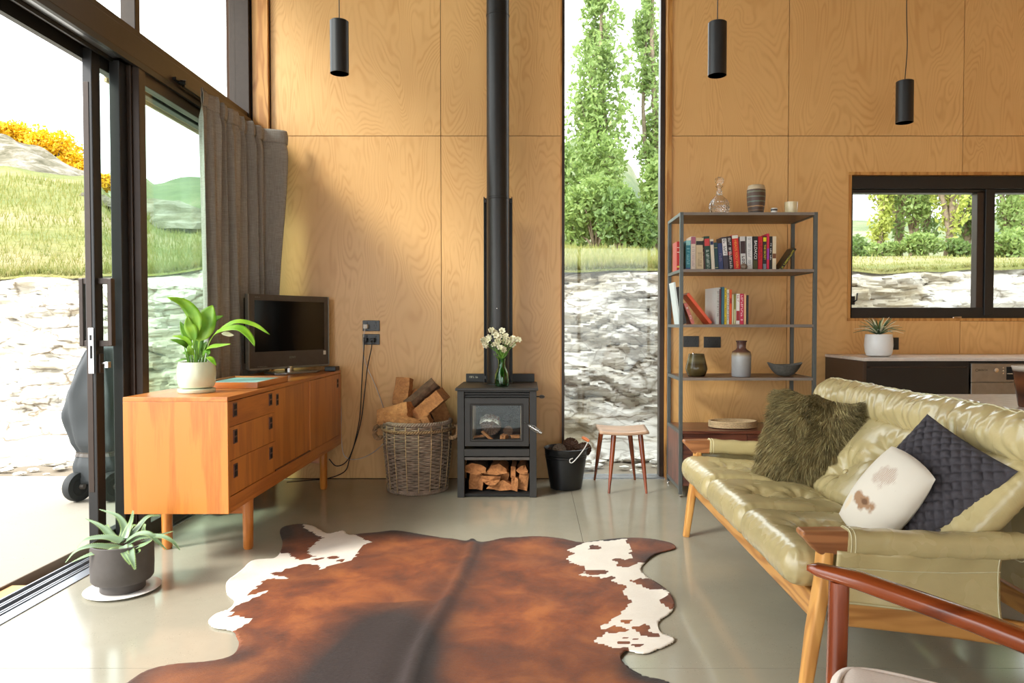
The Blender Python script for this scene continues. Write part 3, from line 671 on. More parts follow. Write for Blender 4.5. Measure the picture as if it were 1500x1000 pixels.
for (px, y, rx, h, mt, sd, lb) in ((1262, 24, 1.0, 1.9, 'bush', 31, 'low bush at the left edge of the kitchen window'), (1300, 19, .7, 1.0, 'poplar', 32, 'small bright bush under the thin poplar in the kitchen window'),
        (1350, 18.5, .8, 1.3, 'poplar', 33, 'bright bush under the dense poplar in the kitchen window'), (1410, 18.5, .8, 1.1, 'bush', 34, 'dark bush beside the pale forked trunk in the kitchen window'),
        (1478, 19, 1.0, 1.6, 'poplar', 35, 'bush low in the right pane of the kitchen window')):
    shrub(px, y, rx*.8, h*.6, lb, mt, sd, 1500, .06)
for k, (px, y, rx, h) in enumerate(((6, 21.5, .9, 1.2), (32, 21.7, .8, 1.25), (62, 21.6, .9, 1.35), (90, 21.5, .8, 1.3), (114, 21.4, .6, .8), (152, 21.4, .6, .6))):
    shrub(px, y, rx, h, ['yellow gorse bush at the far left edge of the hill crest', 'yellow gorse bush second from the left edge on the crest', 'tallest yellow gorse bush midway along the crest', 'yellow gorse bush above the right end of the outcrop',
          'small gorse bush on the slope beside the door stile', 'gorse bush glimpsed between the door stiles'][k], 'gorse', 40+k, 2600, .05, 'gorse_bush', 'yellow gorse bushes on the crest')
for k, (px, y, rx, h) in enumerate(((240, 30, 1.6, 1.4), (222, 34, 1.4, 1.4), (285, 33, 2.0, 1.2))):
    shrub(px, y, rx, h, ['dark bush on the far hill in the middle of the fixed pane', 'dark bush on the far hill beside the bronze stile', 'dark bush on the far hill beside the curtain edge'][k], 'bush', 60+k, 1400, .12)
# grass blades on the near lip and slopes
r = random.Random(8); mb = MB()
for k in range(15000):
    th = r.choice((r.uniform(-.78, -.42), r.uniform(-.78, -.42), r.uniform(.02, .2), r.uniform(.42, .72))); q = r.random()**2.2*9; y = 7.45+q; x = th*y; y = ytop(x)-.1+q
    z = hgt(x, y)-.03; h = (r.uniform(.05, .14)+.010*q)*(1 if th < .3 else .45); w_ = .006+.0012*q; a = r.uniform(0, 3.14); dx, dy = w_*math.cos(a), w_*math.sin(a); l = r.uniform(-.05, .05)
    mb.add([(x-dx, y-dy, z), (x+dx, y+dy, z), (x+l, y+l*.5, z+h)], [(0, 1, 2)])
tag(obj('grass', mb, M['grassblade'], rec=False), 'long dry yellow-green grass growing over the top of the bank', 'grass', kind='stuff')
# covered barbecue on the terrace
bq = root('covered_barbecue', (-2.725, 4.62, -.02), 'barbecue on wheels under a grey weatherproof cover on the terrace', 'barbecue')
def cov(u, v):
    zs = [(.09, .155, .32), (.20, .16, .33), (.28, .13, .30), (.34, .165, .34), (.52, .20, .36), (.66, .18, .35), (.82, .12, .31), (.93, .07, .27), (.96, .0, .0)]
    t = v*(len(zs)-1); i = min(len(zs)-2, int(t)); f = t-i; z, rx, ry = [a+(b-a)*f for a, b in zip(zs[i], zs[i+1])]
    a = 2*PI*u; c_, s_ = math.cos(a), math.sin(a); e = 2/4.0
    wv = 1+.10*noise.noise(Vector((c_*3, s_*3, z*5)))+.045*math.sin(a*9+z*9)*(1-v*.7)
    return (-2.725+.9*rx*math.copysign(abs(c_)**e, c_)*wv-.03*math.sin(z*3), 4.62+.60*ry*math.copysign(abs(s_)**e, s_)*wv, z)
mb = MB(); mb.grid(72, 44, cov, cu=True); obj('cover', mb, M['cover'], bq, smooth=60, sol=.004)
mb = MB(); mb.grid(60, 4, lambda u, v: (lambda p: (-2.725+(p[0]+2.725)*1.03, 4.62+(p[1]-4.62)*1.03, p[2]))(cov(u, .215+.05*v)), cu=True); obj('strap', mb, M['tvgrey'], bq, sol=.003)
for (wx, wy) in ((-2.83, 4.44), (-2.62, 4.44), (-2.83, 4.78), (-2.62, 4.78)):
    mb = MB(); b = len(mb.v); mb.lathe([(.0, -.022), (.05, -.022), (.055, -.026), (.088, -.026), (.092, -.012), (.092, .012), (.088, .026), (.055, .026), (.05, .022), (.0, .022)], (0,0,0), 28)
    mb.xf(Matrix.Translation((wx, wy, .074)) @ Matrix.Rotation(math.radians(-18), 4, 'Z') @ Matrix.Rotation(PI/2, 4, 'Y')); wh = obj('wheel', mb, M['rubber'], bq, smooth=35)
    mb = MB(); mb.tube([(wx-.04, wy, .074), (wx+.04, wy, .074)], .018, 10); obj('hub', mb, M['tvgrey'], wh)
for (wx, wy) in ((-2.80, 4.5), (-2.66, 4.5), (-2.80, 4.74), (-2.66, 4.74)):
    mb = MB(); mb.tube([(wx, wy, .06), (wx, wy, .3)], .012, 6); obj('leg', mb, M['black'], bq)
# ================================================================== SIDEBOARD
SX0, SX1, SY0, SY1, SZ0, SZ1 = -1.787, -1.33, 3.118, 4.965, .253, .766
sb = root('sideboard', ((SX0+SX1)/2, (SY0+SY1)/2, 0), 'long low teak sideboard with three drawers and two sliding doors', 'sideboard')
T = .02
mb = MB(); mb.box(SX0, SX1, SY0, SY1, SZ1-T, SZ1); obj('top_panel', mb, M['teak_y'], sb, bev=.002)
mb = MB(); mb.box(SX0, SX1, SY0, SY0+T, SZ0, SZ1-T-.0005); obj('end_panel', mb, M['teak_z'], sb, bev=.0015)
mb = MB(); mb.box(SX0, SX1, SY1-T, SY1, SZ0, SZ1-T-.0005); obj('end_panel', mb, M['teak_z'], sb, bev=.0015)
mb = MB(); mb.box(SX0, SX1, SY0+T, SY1-T, SZ0, SZ0+T); obj('bottom_panel', mb, M['teak_y'], sb)
mb = MB(); mb.box(SX1-.025, SX1-.001, SY0+T, SY1-T, SZ0+T, SZ0+.068); obj('plinth_rail', mb, M['teak_y'], sb, bev=.001)
mb = MB(); mb.box(SX0, SX0+.01, SY0+T, SY1-T, SZ0+T, SZ1-T); obj('back_panel', mb, M['teak_y'], sb)
yd1, yd2, yd3 = 3.70, 4.285, SY1-T
zb, zt = SZ0+.070, SZ1-T-.003
mb = MB(); mb.box(SX0+.012, SX1-.03, yd1-.008, yd1+.008, SZ0+T, SZ1-T); obj('divider', mb, M['teak_z'], sb)
def pull(par, y, z, x=SX1-.004):
    mb = MB(); mb.box(x-.001, x+.0035, y-.019, y+.019, z-.030, z+.030); pl = obj('pull_surround', mb, M['rosewood'], par, bev=.001)
    for dz in (-.0135, .0135):
        for dy in (-.0085, .0085):
            mb = MB(); mb.box(x+.0015, x+.0042, y-.0 + dy-.0065, y+dy+.0065, z+dz-.010, z+dz+.010); obj('pull_recess', mb, M['soot'], pl) if (dy > 0) == (dz > 0) or True else None
dz = [zt, SZ1-.152, SZ1-.328, zb]
dz = [zt, PY(334, 626, 3.14).z, PY(334, 676, 3.14).z, zb]
zc = [PY(343, y, 3.2).z for y in (600, 639, 689)]
for k in range(3):
    mb = MB(); mb.box(SX1-.022, SX1-.004, SY0+T+.0015, yd1-.0015, dz[k+1]+.0012, dz[k]-.0012); d = obj('drawer', mb, M['teak_y'] if k == 0 else M['teak_z'], sb, bev=.001)
    for y in (SY0+.085, yd1-.062):
        mb = MB(); z = zc[k]
        mb.box(SX1-.0045, SX1-.0005, y-.021, y+.021, z-.031, z+.031); obj('pull_surround', mb, M['rosewood'], d, bev=.001)
        for q in (-.0145, .0145):
            mb = MB(); mb.box(SX1-.001, SX1+.0006, y-.013, y+.013, z+q-.0105, z+q+.0105); obj('pull_recess', mb, M['soot'], d)
mb = MB(); mb.box(SX1-.026, SX1-.010, yd1+.0015, yd2+.02, zb, zt); d1 = obj('sliding_door', mb, M['teak_z'], sb, bev=.001)
mb = MB(); mb.box(SX1-.0095, SX1-.0005, yd2, yd3-.001, zb, zt); d2 = obj('sliding_door', mb, M['teak_z'], sb, bev=.001)
for d, y, x in ((d1, yd1+.055, SX1-.010), (d2, yd3-.06, SX1-.0005)):
    z = PY(404, 585, y).z if d is d1 else PY(495, 561, y).z
    mb = MB(); mb.box(x-.001, x+.0015, y-.018, y+.018, z-.031, z+.031); obj('pull_surround', mb, M['rosewood'], d, bev=.001)
    for q in (-.0145, .0145):
        mb = MB(); mb.box(x+.0005, x+.0022, y-.012, y+.012, z+q-.0105, z+q+.0105); obj('pull_recess', mb, M['soot'], d)
mb = MB(); mb.box(SX1-.010, SX1-.0015, yd1+.002, yd2, SZ0+.0685, SZ0+.074); obj('door_track', mb, M['rosewood'], sb)
for (lx, ly) in ((-1.374, 3.44), (-1.765, 3.44), (-1.374, 4.69), (-1.765, 4.69)):
    mb = MB(); mb.tube([(lx, ly, 0), (lx, ly, .01), (lx, ly, SZ0)], [.019, .0235, .026], 20); obj('leg', mb, M['teak_z'], sb, smooth=40)
for ly in (3.44, 4.69):
    mb = MB(); mb.box(-1.745, -1.395, ly-.009, ly+.009, .172, .222); obj('stretcher', mb, M['teak_x'], sb, bev=.002)

# ================================================================== TELEVISION
A = Vector((PY(365, 500, 4.38).x, 4.38, 0)); B = Vector((PY(481, 500, 4.925).x, 4.925, 0))
wd = (B-A).length; ang = math.atan2(B.y-A.y, B.x-A.x); mid = (A+B)/2
zt0, zb0 = PY(365, 430, 4.38).z, PY(365, 541, 4.38).z
tv = root('television', (mid.x, mid.y, SZ1), 'graphite flat-screen television turned on its silver foot on the sideboard', 'television', ang)
R3 = Matrix.Translation((mid.x, mid.y, 0)) @ Matrix.Rotation(ang, 4, 'Z')     # local: x across the screen, -y towards the viewer
def tvb(x0, x1, y0, y1, z0, z1): mb = MB(); mb.box(x0, x1, y0, y1, z0, z1); return mb.xf(R3)
h = wd/2; fr = .038
obj('housing', tvb(-h+.01, h-.01, .012, .07, zb0+.03, zt0-.02), M['black'], tv, bev=.01)
zs0 = zb0+.105
mb = MB()
mb.prism([(-h, zb0), (h, zb0), (h, zt0), (-h, zt0)], 'y', .0, .02); mb.xf(R3); obj('bezel', mb, M['tvgrey'], tv, bev=.004)
obj('side_trim', tvb(-h-.006, -h, -.003, .03, zb0, zt0), M['tvsilver'], tv, bev=.002)
obj('side_trim', tvb(h, h+.006, -.003, .03, zb0, zt0), M['tvsilver'], tv, bev=.002)
obj('bottom_trim', tvb(-h, h, -.004, .02, zb0-.008, zb0+.004), M['tvsilver'], tv, bev=.002)
for (x0, x1, z0, z1) in ((-h+fr-.006, h-fr+.006, zt0-.038, zt0-.032), (-h+fr-.006, h-fr+.006, zs0-.006, zs0), (-h+fr-.006, -h+fr, zs0, zt0-.038), (h-fr, h-fr+.006, zs0, zt0-.038)):
    obj('screen_surround', tvb(x0, x1, -.003, .0, z0, z1), M['tvgrey'], tv)
obj('screen', tvb(-h+fr, h-fr, -.0015, .0, zs0, zt0-.038), M['screen'], tv)
RT_ = R3 @ Matrix.Rotation(PI/2, 4, 'X')
def tvt(s, x, z, size, name, mat='tvsilver'): text(s, size, R3 @ Matrix.Translation((x, -.0008, z)) @ Matrix.Rotation(PI/2, 4, 'X'), M[mat], name, tv, .0003)
tvt('SONY', .01, zb0+.062, .020, 'maker_lettering'); strokes(12, .075, .006, R3 @ Matrix.Translation((-h+.095, -.0008, zb0+.012)) @ Matrix.Rotation(PI/2, 4, 'X'), M['tvsilver'], 'small_lettering', tv); strokes(7, .045, .005, R3 @ Matrix.Translation((-h+.06, -.0008, zt0-.018)) @ Matrix.Rotation(PI/2, 4, 'X'), M['tvsilver'], 'small_lettering', tv)
obj('sticker', tvb(h-.045, h-.024, -.0012, 0, zs0-.035, zs0-.008), M['paper'], tv)
mb = MB(); mb.tube([(0, .02, SZ1+.012), (0, .02, zb0+.005)], .028, 20); mb.xf(R3); obj('neck', mb, M['chrome'], tv, smooth=40)
mb = MB(); mb.prism([(-.18, -.06), (-.12, -.10), (.13, -.10), (.19, -.06), (.15, .08), (-.15, .08)], 'z', SZ1+.001, SZ1+.012); mb.xf(R3); obj('foot', mb, M['tvsilver'], tv, bev=.003)
c = PZ(474, 546, SZ1); mb = MB(); mb.obox((c.x+.0, 4.86, SZ1+.016), (.075, .10, .030)); bx = tag(obj('set_top_box', mb, M['black'], bev=.004), 'small black box on the far corner of the sideboard beside the television', 'box')
# tray with an aqua sheet
tr = root('wooden_tray', (-1.50, 3.78, SZ1), 'shallow teak tray holding an aqua sheet, between plant and television', 'tray')
tx0, tx1, ty0, ty1 = -1.655, -1.365, 3.50, 4.02; zt_ = SZ1
Rt = Matrix.Translation((-1.51, 3.76, 0)) @ Matrix.Rotation(math.radians(0), 4, 'Z')
def trb(x0, x1, y0, y1, z0, z1): mb = MB(); mb.box(x0, x1, y0, y1, z0, z1); return mb.xf(Rt)
obj('tray_floor', trb(-.145, .145, -.21, .21, zt_+.001, zt_+.008), M['teak_y'], tr)
for q in ((-.15, .15, -.22, -.21), (-.15, .15, .21, .22), (-.15, -.14, -.21, .21), (.14, .15, -.21, .21)): obj('tray_side', trb(*q, zt_+.001, zt_+.030), M['teak_x'] if q[0] == -q[1] else M['teak_y'], tr, bev=.0015)
tag(obj('aqua_sheet', trb(-.136, .136, -.205, .205, zt_+.009, zt_+.022), flat('aqua_sheet', (158,204,198), .6)), 'pale aqua booklet lying inside the teak tray', 'booklet')

# ================================================================== LEAVES HELPER
def leaf(mb, P, width, face=(0,-1,.3), n=14, fold=.25, prof=None, mid=None):
    pts = catmull(P, n); F = Vector(face).normalized(); vs = []; m_ = 5
    for i, p in enumerate(pts):
        t = (pts[min(n-1, i+1)]-pts[max(0, i-1)]).normalized(); s = t.cross(F)
        s = s.normalized() if s.length > 1e-4 else Vector((1,0,0)); nn = s.cross(t).normalized(); u = i/(n-1)
        w_ = width/2*(prof(u) if prof else max(.03, math.sin(PI*u**.8))**.8)
        for k in range(m_):
            q = (k-2)/2; vs.append(p+s*q*w_+nn*fold*w_*abs(q))
    fs = [(i*m_+k, i*m_+k+1, (i+1)*m_+k+1, (i+1)*m_+k) for i in range(n-1) for k in range(m_-1)]
    mb.add(vs, fs); return pts
def pot(par, c, prof, mat, name='pot'): mb = MB(); mb.lathe(prof, c, 40); return obj(name, mb, mat, par, smooth=40)
# ---- peace lily
LC = PZ(288, 571, SZ1); LC.y = 3.34; LC.x = PY(288, 550, 3.34).x; LC.z = SZ1
lily = root('peace_lily', LC, 'leafy green peace lily in a pale sage pot on the sideboard', 'plant')
pot(lily, LC, [(.0,.001),(.078,.001),(.082,.006),(.082,.018),(.074,.020),(0,.020)], M['sage'], 'saucer')
pot(lily, LC+Vector((0,0,.021)), [(.0,.0),(.062,.0),(.074,.006),(.080,.02),(.0845,.06),(.083,.09),(.077,.122),(.073,.122),(.078,.09),(.078,.05),(.0,.05)], M['sage'])
mb = MB(); mb.lathe([(0,.0),(.074,0),(.074,.006),(0,.010)], LC+Vector((0,0,.125)), 24); obj('soil', mb, M['soil'], lily)
Lz = lambda u, v, dy: PY(235+u/6.25, 425+v/6.25, 3.34+dy)
LL = [([(320,650),(300,520),(310,400),(322,260),(220,125),(60,65)],[0,0,0,-.01,-.02,-.06],.105,0,(0,-1,.5)),
 ([(345,640),(352,500),(372,380),(430,250),(478,138)],[0,.0,.01,.03,.04],.185,0,(.1,-1,.15)),
 ([(350,640),(380,450),(440,340),(500,270),(578,232)],[.01,.02,.04,.06,.08],.075,1,(0,-.8,.8)),
 ([(370,640),(430,480),(560,360),(700,290),(860,318),(1000,405)],[0,.01,.02,.03,.03,.0],.060,0,(0,-.6,1)),
 ([(385,640),(440,500),(500,400),(620,352),(740,355),(830,440),(862,512)],[-.01,-.03,-.04,-.05,-.06,-.07,-.08],.070,0,(0,-.7,1)),
 ([(370,640),(400,560),(460,522),(550,510),(645,492)],[-.01,-.03,-.05,-.06,-.08],.060,0,(0,-.6,1)),
 ([(300,640),(270,560),(220,500),(160,470),(88,452)],[-.01,-.03,-.05,-.06,-.07],.060,1,(0,-.6,1)),
 ([(310,640),(290,540),(250,470),(190,430),(110,420)],[0,.02,.03,.04,.04],.055,0,(0,-.6,1)),
 ([(280,640),(262,560),(250,450),(212,360),(180,285)],[.02,.04,.05,.06,.07],.062,1,(.4,-1,.2)),
 ([(330,640),(318,500),(292,380),(262,320),(248,235)],[0,-.02,-.02,-.02,-.03],.085,0,(.3,-1,.2)),
 ([(380,640),(430,612),(470,640),(512,690)],[-.02,-.05,-.07,-.08],.045,0,(0,-.4,1)),
 ([(290,650),(240,632),(190,640),(130,656)],[-.02,-.04,-.05,-.05],.032,1,(0,-.4,1)),
 ([(330,650),(340,560),(350,430),(352,330)],[.02,.04,.05,.06],.080,1,(.2,-1,.1)),
 ([(300,650),(270,600),(230,570),(200,575)],[.0,.0,.02,.03],.045,1,(0,-.6,1)),
 ([(350,650),(390,590),(430,560),(450,590)],[-.02,-.04,-.05,-.06],.05,1,(0,-.7,.8)),
 ([(310,650),(296,590),(270,540),(262,500)],[-.03,-.04,-.05,-.05],.045,0,(.2,-1,.4)),
 ([(340,650),(360,600),(400,520),(420,470)],[.03,.05,.07,.08],.06,1,(0,-1,.3))]
def lprof(u): return .07 if u < .34 else max(.02, math.sin(PI*min(1, ((u-.30)/.70))**.75))**.75
for P, D, W, dk, fc in LL:
    mb = MB(); leaf(mb, [Lz(u, v, d) for (u, v), d in zip(P, D)], W*.62, fc, 20, .22, lprof); obj('leaf', mb, M['lily_dark' if dk else 'lily'], lily, smooth=180, sol=.0012, rec=False)
rg = random.Random(3); mb = MB()
for k in range(16):
    a = rg.uniform(0, 6.28); q = rg.uniform(.005, .045); p = LC+Vector((q*math.cos(a), q*math.sin(a), .13)); mb.tube([p, p+Vector((q*math.cos(a)*.5, q*math.sin(a)*.5, rg.uniform(.04, .10)))], [.004, .0025], 6)
obj('stems', mb, M['stem'], lily, kind='stuff')
mb = MB(); leaf(mb, [Lz(560, 395, -.02), Lz(600, 398, -.03), Lz(640, 410, -.04), Lz(675, 412, -.04)], .022, (0, -1, .6), 10); obj('flower_spathe', mb, M['pet_w'], lily, smooth=180, sol=.001, rec=False)
# ---- aloe
AC = PZ(181, 869, .0); AC = Vector((AC.x, 2.90, 0)); AC.x = PY(180, 860, 2.90).x
ds = root('dinner_plate', AC, 'white oval plate on the concrete floor beneath the aloe pot', 'plate')
mb = MB(); mb.lathe([(0,.001),(.09,.001),(.138,.008),(.142,.011),(.138,.013),(.088,.006),(0,.006)], AC, 48); obj('dish', mb, M['white'], ds, smooth=50)
AP = AC+Vector((.0, 0, .0065))
aloe = root('potted_aloe', AP, 'spiky grey-green aloe in a matt charcoal pot on a white plate', 'plant')
pot(aloe, AP, [(.0,.0),(.080,.0),(.083,.004),(.083,.032),(.088,.036),(.107,.040),(.114,.050),(.116,.10),(.115,.192),(.110,.194),(.107,.188),(.107,.12),(0,.12)], M['potgrey'])
mb = MB(); mb.lathe([(0,.0),(.107,0),(.107,.004),(0,.012)], AP+Vector((0,0,.168)), 24); obj('soil', mb, M['soil'], aloe)
Az = lambda u, v, dy: PY(90+u/6.25, 740+v/6.25, 2.90+dy)
AL = [([(560,330),(470,300),(360,190),(220,120)],[.0,.02,.05,.08],.034),([(565,300),(580,205),(510,95),(345,35)],[.01,.03,.06,.09],.032),([(580,300),(610,215),(640,140),(657,45)],[0,.02,.03,.04],.026),
 ([(595,320),(690,215),(790,105),(905,92)],[.01,.04,.07,.10],.032),([(590,330),(700,262),(800,262),(880,330),(965,408)],[-.01,-.03,-.05,-.06,-.06],.030),([(600,360),(730,295),(900,282),(1010,325),(1085,410)],[-.02,-.04,-.05,-.06,-.06],.030),
 ([(620,390),(740,350),(860,285),(1030,235)],[.02,.05,.08,.11],.032),([(550,330),(420,292),(270,300),(195,330),(140,392)],[-.01,-.01,-.02,-.03,-.03],.030),([(550,400),(420,378),(270,372),(130,420),(35,525)],[-.03,-.05,-.07,-.09,-.10],.034),
 ([(540,440),(430,450),(330,432),(210,468),(90,522)],[-.04,-.07,-.09,-.11,-.12],.032),([(565,370),(575,420),(600,480),(632,540)],[-.04,-.09,-.12,-.13],.030),([(590,370),(625,420),(650,500),(675,588)],[-.04,-.09,-.13,-.145],.038),
 ([(585,290),(620,225),(645,190),(678,178)],[.03,.04,.05,.06],.018),([(520,330),(440,240),(410,190),(430,180)],[.05,.08,.10,.11],.02),([(600,380),(660,420),(700,430),(720,400)],[-.02,-.05,-.07,-.07],.036),
 ([(640,400),(700,380),(780,350),(830,320)],[-.03,-.06,-.07,-.08],.028),([(540,360),(450,340),(380,330),(300,340)],[.03,.06,.08,.09],.034),([(570,400),(470,410),(400,440),(360,470)],[-.05,-.08,-.09,-.10],.032),([(760,300),(750,230),(765,170)],[.08,.1,.11],.016)]
for P, D, W in AL:
    pts = catmull([Az(u, v, d) for (u, v), d in zip(P, D)], 18); mb = MB(); F = Vector((0, -.5, 1)).normalized(); vs = []
    for i, p in enumerate(pts):
        t = (pts[min(17, i+1)]-pts[max(0, i-1)]).normalized(); s = t.cross(F); s = s.normalized() if s.length > .05 else Vector((1,0,0)); nn = s.cross(t).normalized(); u = i/17
        w_ = W*.46*(1-u**1.5)+.0012; th = w_*.34
        for (q, r_) in ((-1, .25), (-.5, -.30), (0, -.6), (.5, -.30), (1, .25), (.45, .10), (0, -.02), (-.45, .10)): vs.append(p+s*q*w_+nn*(r_*th*2))
    n8 = 8; fs = [(i*n8+k, i*n8+(k+1) % n8, (i+1)*n8+(k+1) % n8, (i+1)*n8+k) for i in range(17) for k in range(n8)]+[tuple(range(8)), tuple(17*8+k for k in range(7, -1, -1))]
    mb.add(vs, fs); lf = obj('leaf', mb, M['aloe'], aloe, smooth=60)
    mb = MB()
    for i in range(1, 17):
        for f in (0, .5):
            for e in (0, 4):
                p = Vector(vs[i*8+e]).lerp(Vector(vs[(i+1)*8+e]), f) if i < 17 else Vector(vs[i*8+e]); q = Vector(vs[i*8+(4-e)]); o_ = (p-q).normalized(); t = (pts[i+1]-pts[i]).normalized()*.0016
                mb.add([p-t-o_*.001, p+t-o_*.001, p+o_*.0045+t*1.2], [(0, 1, 2)])
    obj('teeth', mb, M['aloe_edge'], lf, kind='stuff', rec=False)
# ---- rosette plant on the kitchen counter
CZ = .876
def stripe():
    return M['agave']
KC = Vector((PY(1287, 510, 4.62).x, 4.62, CZ))
ros = root('rosette_plant', KC, 'spiky green and white rosette plant in a white pot on the counter', 'plant')
pot(ros, KC, [(.0,.001),(.058,.001),(.072,.006),(.082,.03),(.086,.07),(.084,.115),(.080,.142),(.076,.142),(.078,.1),(0,.1)], M['white'])
mb = MB(); mb.lathe([(0,.0),(.076,0),(0,.008)], KC+Vector((0,0,.132)), 20); obj('soil', mb, M['soil'], ros)
rg = random.Random(9)
for k in range(40):
    a = k*2.399; el = .15+.95*(k/40)**1.1; L = .15-.035*(k/40); d = Vector((math.cos(a)*math.cos(el), math.sin(a)*math.cos(el), math.sin(el))); p0 = KC+Vector((0,0,.14))+d*.012
    P = [p0, p0+d*L*.5+Vector((0,0,.010)), p0+d*L+Vector((0,0,-.016 if el < .6 else 0))]
    mb = MB(); leaf(mb, P, .017, (d.cross(Vector((0,0,1)))).cross(d) if abs(d.z) < .98 else (0,-1,0), 7, .3, lambda u: (1-u)**.6); obj('leaf', mb, M['agave'] if k % 3 else M['pet_w'], ros, smooth=180, sol=.002, rec=False)

# ================================================================== CURTAIN
def cx_(s, z):
    T_ = 2.385; topf = sm(T_-.16, T_-.05, z); fd = sm(0, .12, s)*.0+1
    g_ = math.sin(s*46+.9*math.sin(z*.9+s*5)); f = math.copysign(abs(g_)**.6, g_)*.75+.30*math.sin(s*103+.9*z)+.25*math.sin(s*21-z*.8)
    amp = .040*(1-topf*.5); x = -1.842+amp*f
    x += (.085*sm(1.1, 2.36, z)+.04)*sm(.84, 1.0, s)+.03*sm(.5, 1, s)
    return min(x, -1.797+.2*sm(.78, 1.15, z))
def curt(u, v):
    z = .015+2.37*v; y = 4.0+(.905)*u+.012*math.sin(u*60+z*2)-.02*(1-v)*(1-u)
    return (cx_(u, z), y, z)
cu_ = root('curtain', (-1.84, 4.4, .015), 'grey linen curtain gathered at the corner behind the television', 'curtain')
mb = MB(); mb.grid(260, 70, curt); obj('drape', mb, M['curtain'], cu_, smooth=180, sol=.003, rec=False)
mb = MB(); mb.grid(130, 8, lambda u, v: (lambda p: (p[0]+.006+.008*math.sin(v*PI), p[1], p[2]+.004))(curt(u, .962+.038*v))); obj('heading_band', mb, M['curtain'], cu_, smooth=180, sol=.004, rec=False)
mb = MB(); mb.box(-1.905, -1.89, 3.93, 4.93, 2.372, 2.39); obj('curtain_rail', mb, M['black'], cu_)

# ================================================================== SOCKETS AND CABLES
def socket(px, py, w_, h_, label, kind=0):
    c = PY(px, py, YB); rt = root('wall_socket', (c.x, YB, c.z-h_/2), label, 'socket')
    mb = MB(); mb.box(c.x-w_/2, c.x+w_/2, YB-.010, YB-.0005, c.z-h_/2, c.z+h_/2); pl = obj('face_plate', mb, M['socket'], rt, bev=.002)
    for sx_ in ((-.26, .26) if w_ > .08 else (0,)):
        mb = MB()
        if w_ > .08:
            x = c.x+sx_*w_
            for (dx, dz_, r_) in ((-.009, .002, .35), (.009, .002, -.35), (0, -.016, 0)):
                mb.obox((x+dx, YB-.0105, c.z+dz_), (.003, .001, .010), Matrix.Rotation(r_, 3, 'Y'))
            obj('pin_slots', mb, M['soot'], pl)
            mb = MB(); mb.box(x-.006, x+.006, YB-.0145, YB-.010, c.z+.016, c.z+.027); obj('rocker_switch', mb, M['black'], pl)
        else:
            mb.box(c.x-.005, c.x+.005, YB-.014, YB-.010, c.z-.01, c.z+.01); obj('rocker_switch', mb, M['black'], pl)
    return rt, c
s1, c1_ = socket(544, 477, .118, .074, 'black wall socket above another, upper of the pair left of the stove')
s2, c2_ = socket(544, 497, .118, .074, 'black double power point with plugs, lower of the pair left of the stove')
s3, c3_ = socket(1012, 500, .108, .076, 'black wall plate behind the bookshelf next to its left upright')
s4, c4_ = socket(1043, 501, .118, .076, 'black wall socket behind the bookshelf above the brown bottle')
s5, c5_ = socket(1311, 503, .045, .085, 'narrow black wall switch just right of the white pot plant')
def plug(px, py, par=None):
    c = PY(px, py, YB-.03); mb = MB(); mb.obox(c, (.026, .034, .03)); return mb, c
P_ = lambda px, py, Y=4.97: PY(px, py, Y)
for name, mat, wpx, pts, lb in (('power_cable', 'cord_b', .0035, [(534,498,4.955),(533,512,4.96),(530,560,4.975),(527,610,4.97),(519,650,4.97),(512,672,4.93),(505,690,4.9),(482,700,4.8),(455,703,4.72),(420,706,4.65)], 'black power cable hanging from the left plug behind the sideboard'),
        ('power_cable', 'cord_b', .0035, [(545,498,4.955),(544,510,4.96),(538,540,4.975),(534,575,4.97),(528,620,4.95),(515,662,4.95),(505,678,4.93),(492,682,4.95),(482,672,4.96)], 'black power cable looping down from the right plug'),
        ('antenna_cable', 'cord_w', .0025, [(535,478,4.955),(532,500,4.955),(535,530,4.975),(550,565,4.98),(562,600,4.985),(565,640,4.985),(550,660,4.98),(525,672,4.975),(505,668,4.975),(500,640,4.98),(500,610,4.985),(499,585,4.985)], 'thin white aerial cable running from the upper socket behind the basket')):
    P = []
    for (a, b, c) in pts: q = PY(a, b, c); q.z = max(q.z, .006); P.append(q)
    rt = root(name, (P[-1].x, P[-1].y, 0 if name == 'power_cable' and len(P) > 9 else P[-1].z), lb, 'cable')
    mb = MB(); mb.tube(catmull(P, 90), wpx, 7); obj('lead', mb, M[mat], rt, smooth=180, rec=False)
    mb = MB(); c = P[0]; mb.obox((c.x, YB-.028, c.z), (.030, .034, .030)); obj('plug', mb, M[mat], rt, bev=.004)

# ================================================================== WOOD STOVE
ST0, ST1 = PY(670, 700, 4.455).x, PY(786, 700, 4.455).x; YF, YBk = 4.455, 4.93
Zt = .687
st = root('wood_stove', ((ST0+ST1)/2, 4.68, 0), 'black steel wood-burning stove with glass door and log store below', 'stove')
def sb_(name, x0, x1, y0, y1, z0, z1, mat='black_steel', par=None, bev=.002): mb = MB(); mb.box(x0, x1, y0, y1, z0, z1); return obj(name, mb, M[mat], par or st, bev=bev)
zy = lambda py: PY(728, py, YF).z; xx_ = lambda px: PY(px, 640, YF).x
pw = .043
sb_('pillar', ST0, ST0+pw, YF, YF+.05, 0, Zt-.018); sb_('pillar', ST1-pw, ST1, YF, YF+.05, 0, Zt-.018)
sb_('side_panel', ST0, ST0+.006, YF+.05, YBk, .0, Zt-.018); sb_('side_panel', ST1-.006, ST1, YF+.05, YBk, .0, Zt-.018)
mb = MB(); xl, xr = ST0-.012, ST1+.010
mb.prism([(xl, YF-.012), (xr, YF-.012), (xr, YF+.03), (xr-.004, YBk), (xl+.004, YBk), (xl, YF+.03)], 'z', Zt-.018, Zt); obj('top_plate', mb, M['black_steel'], st, bev=.004)
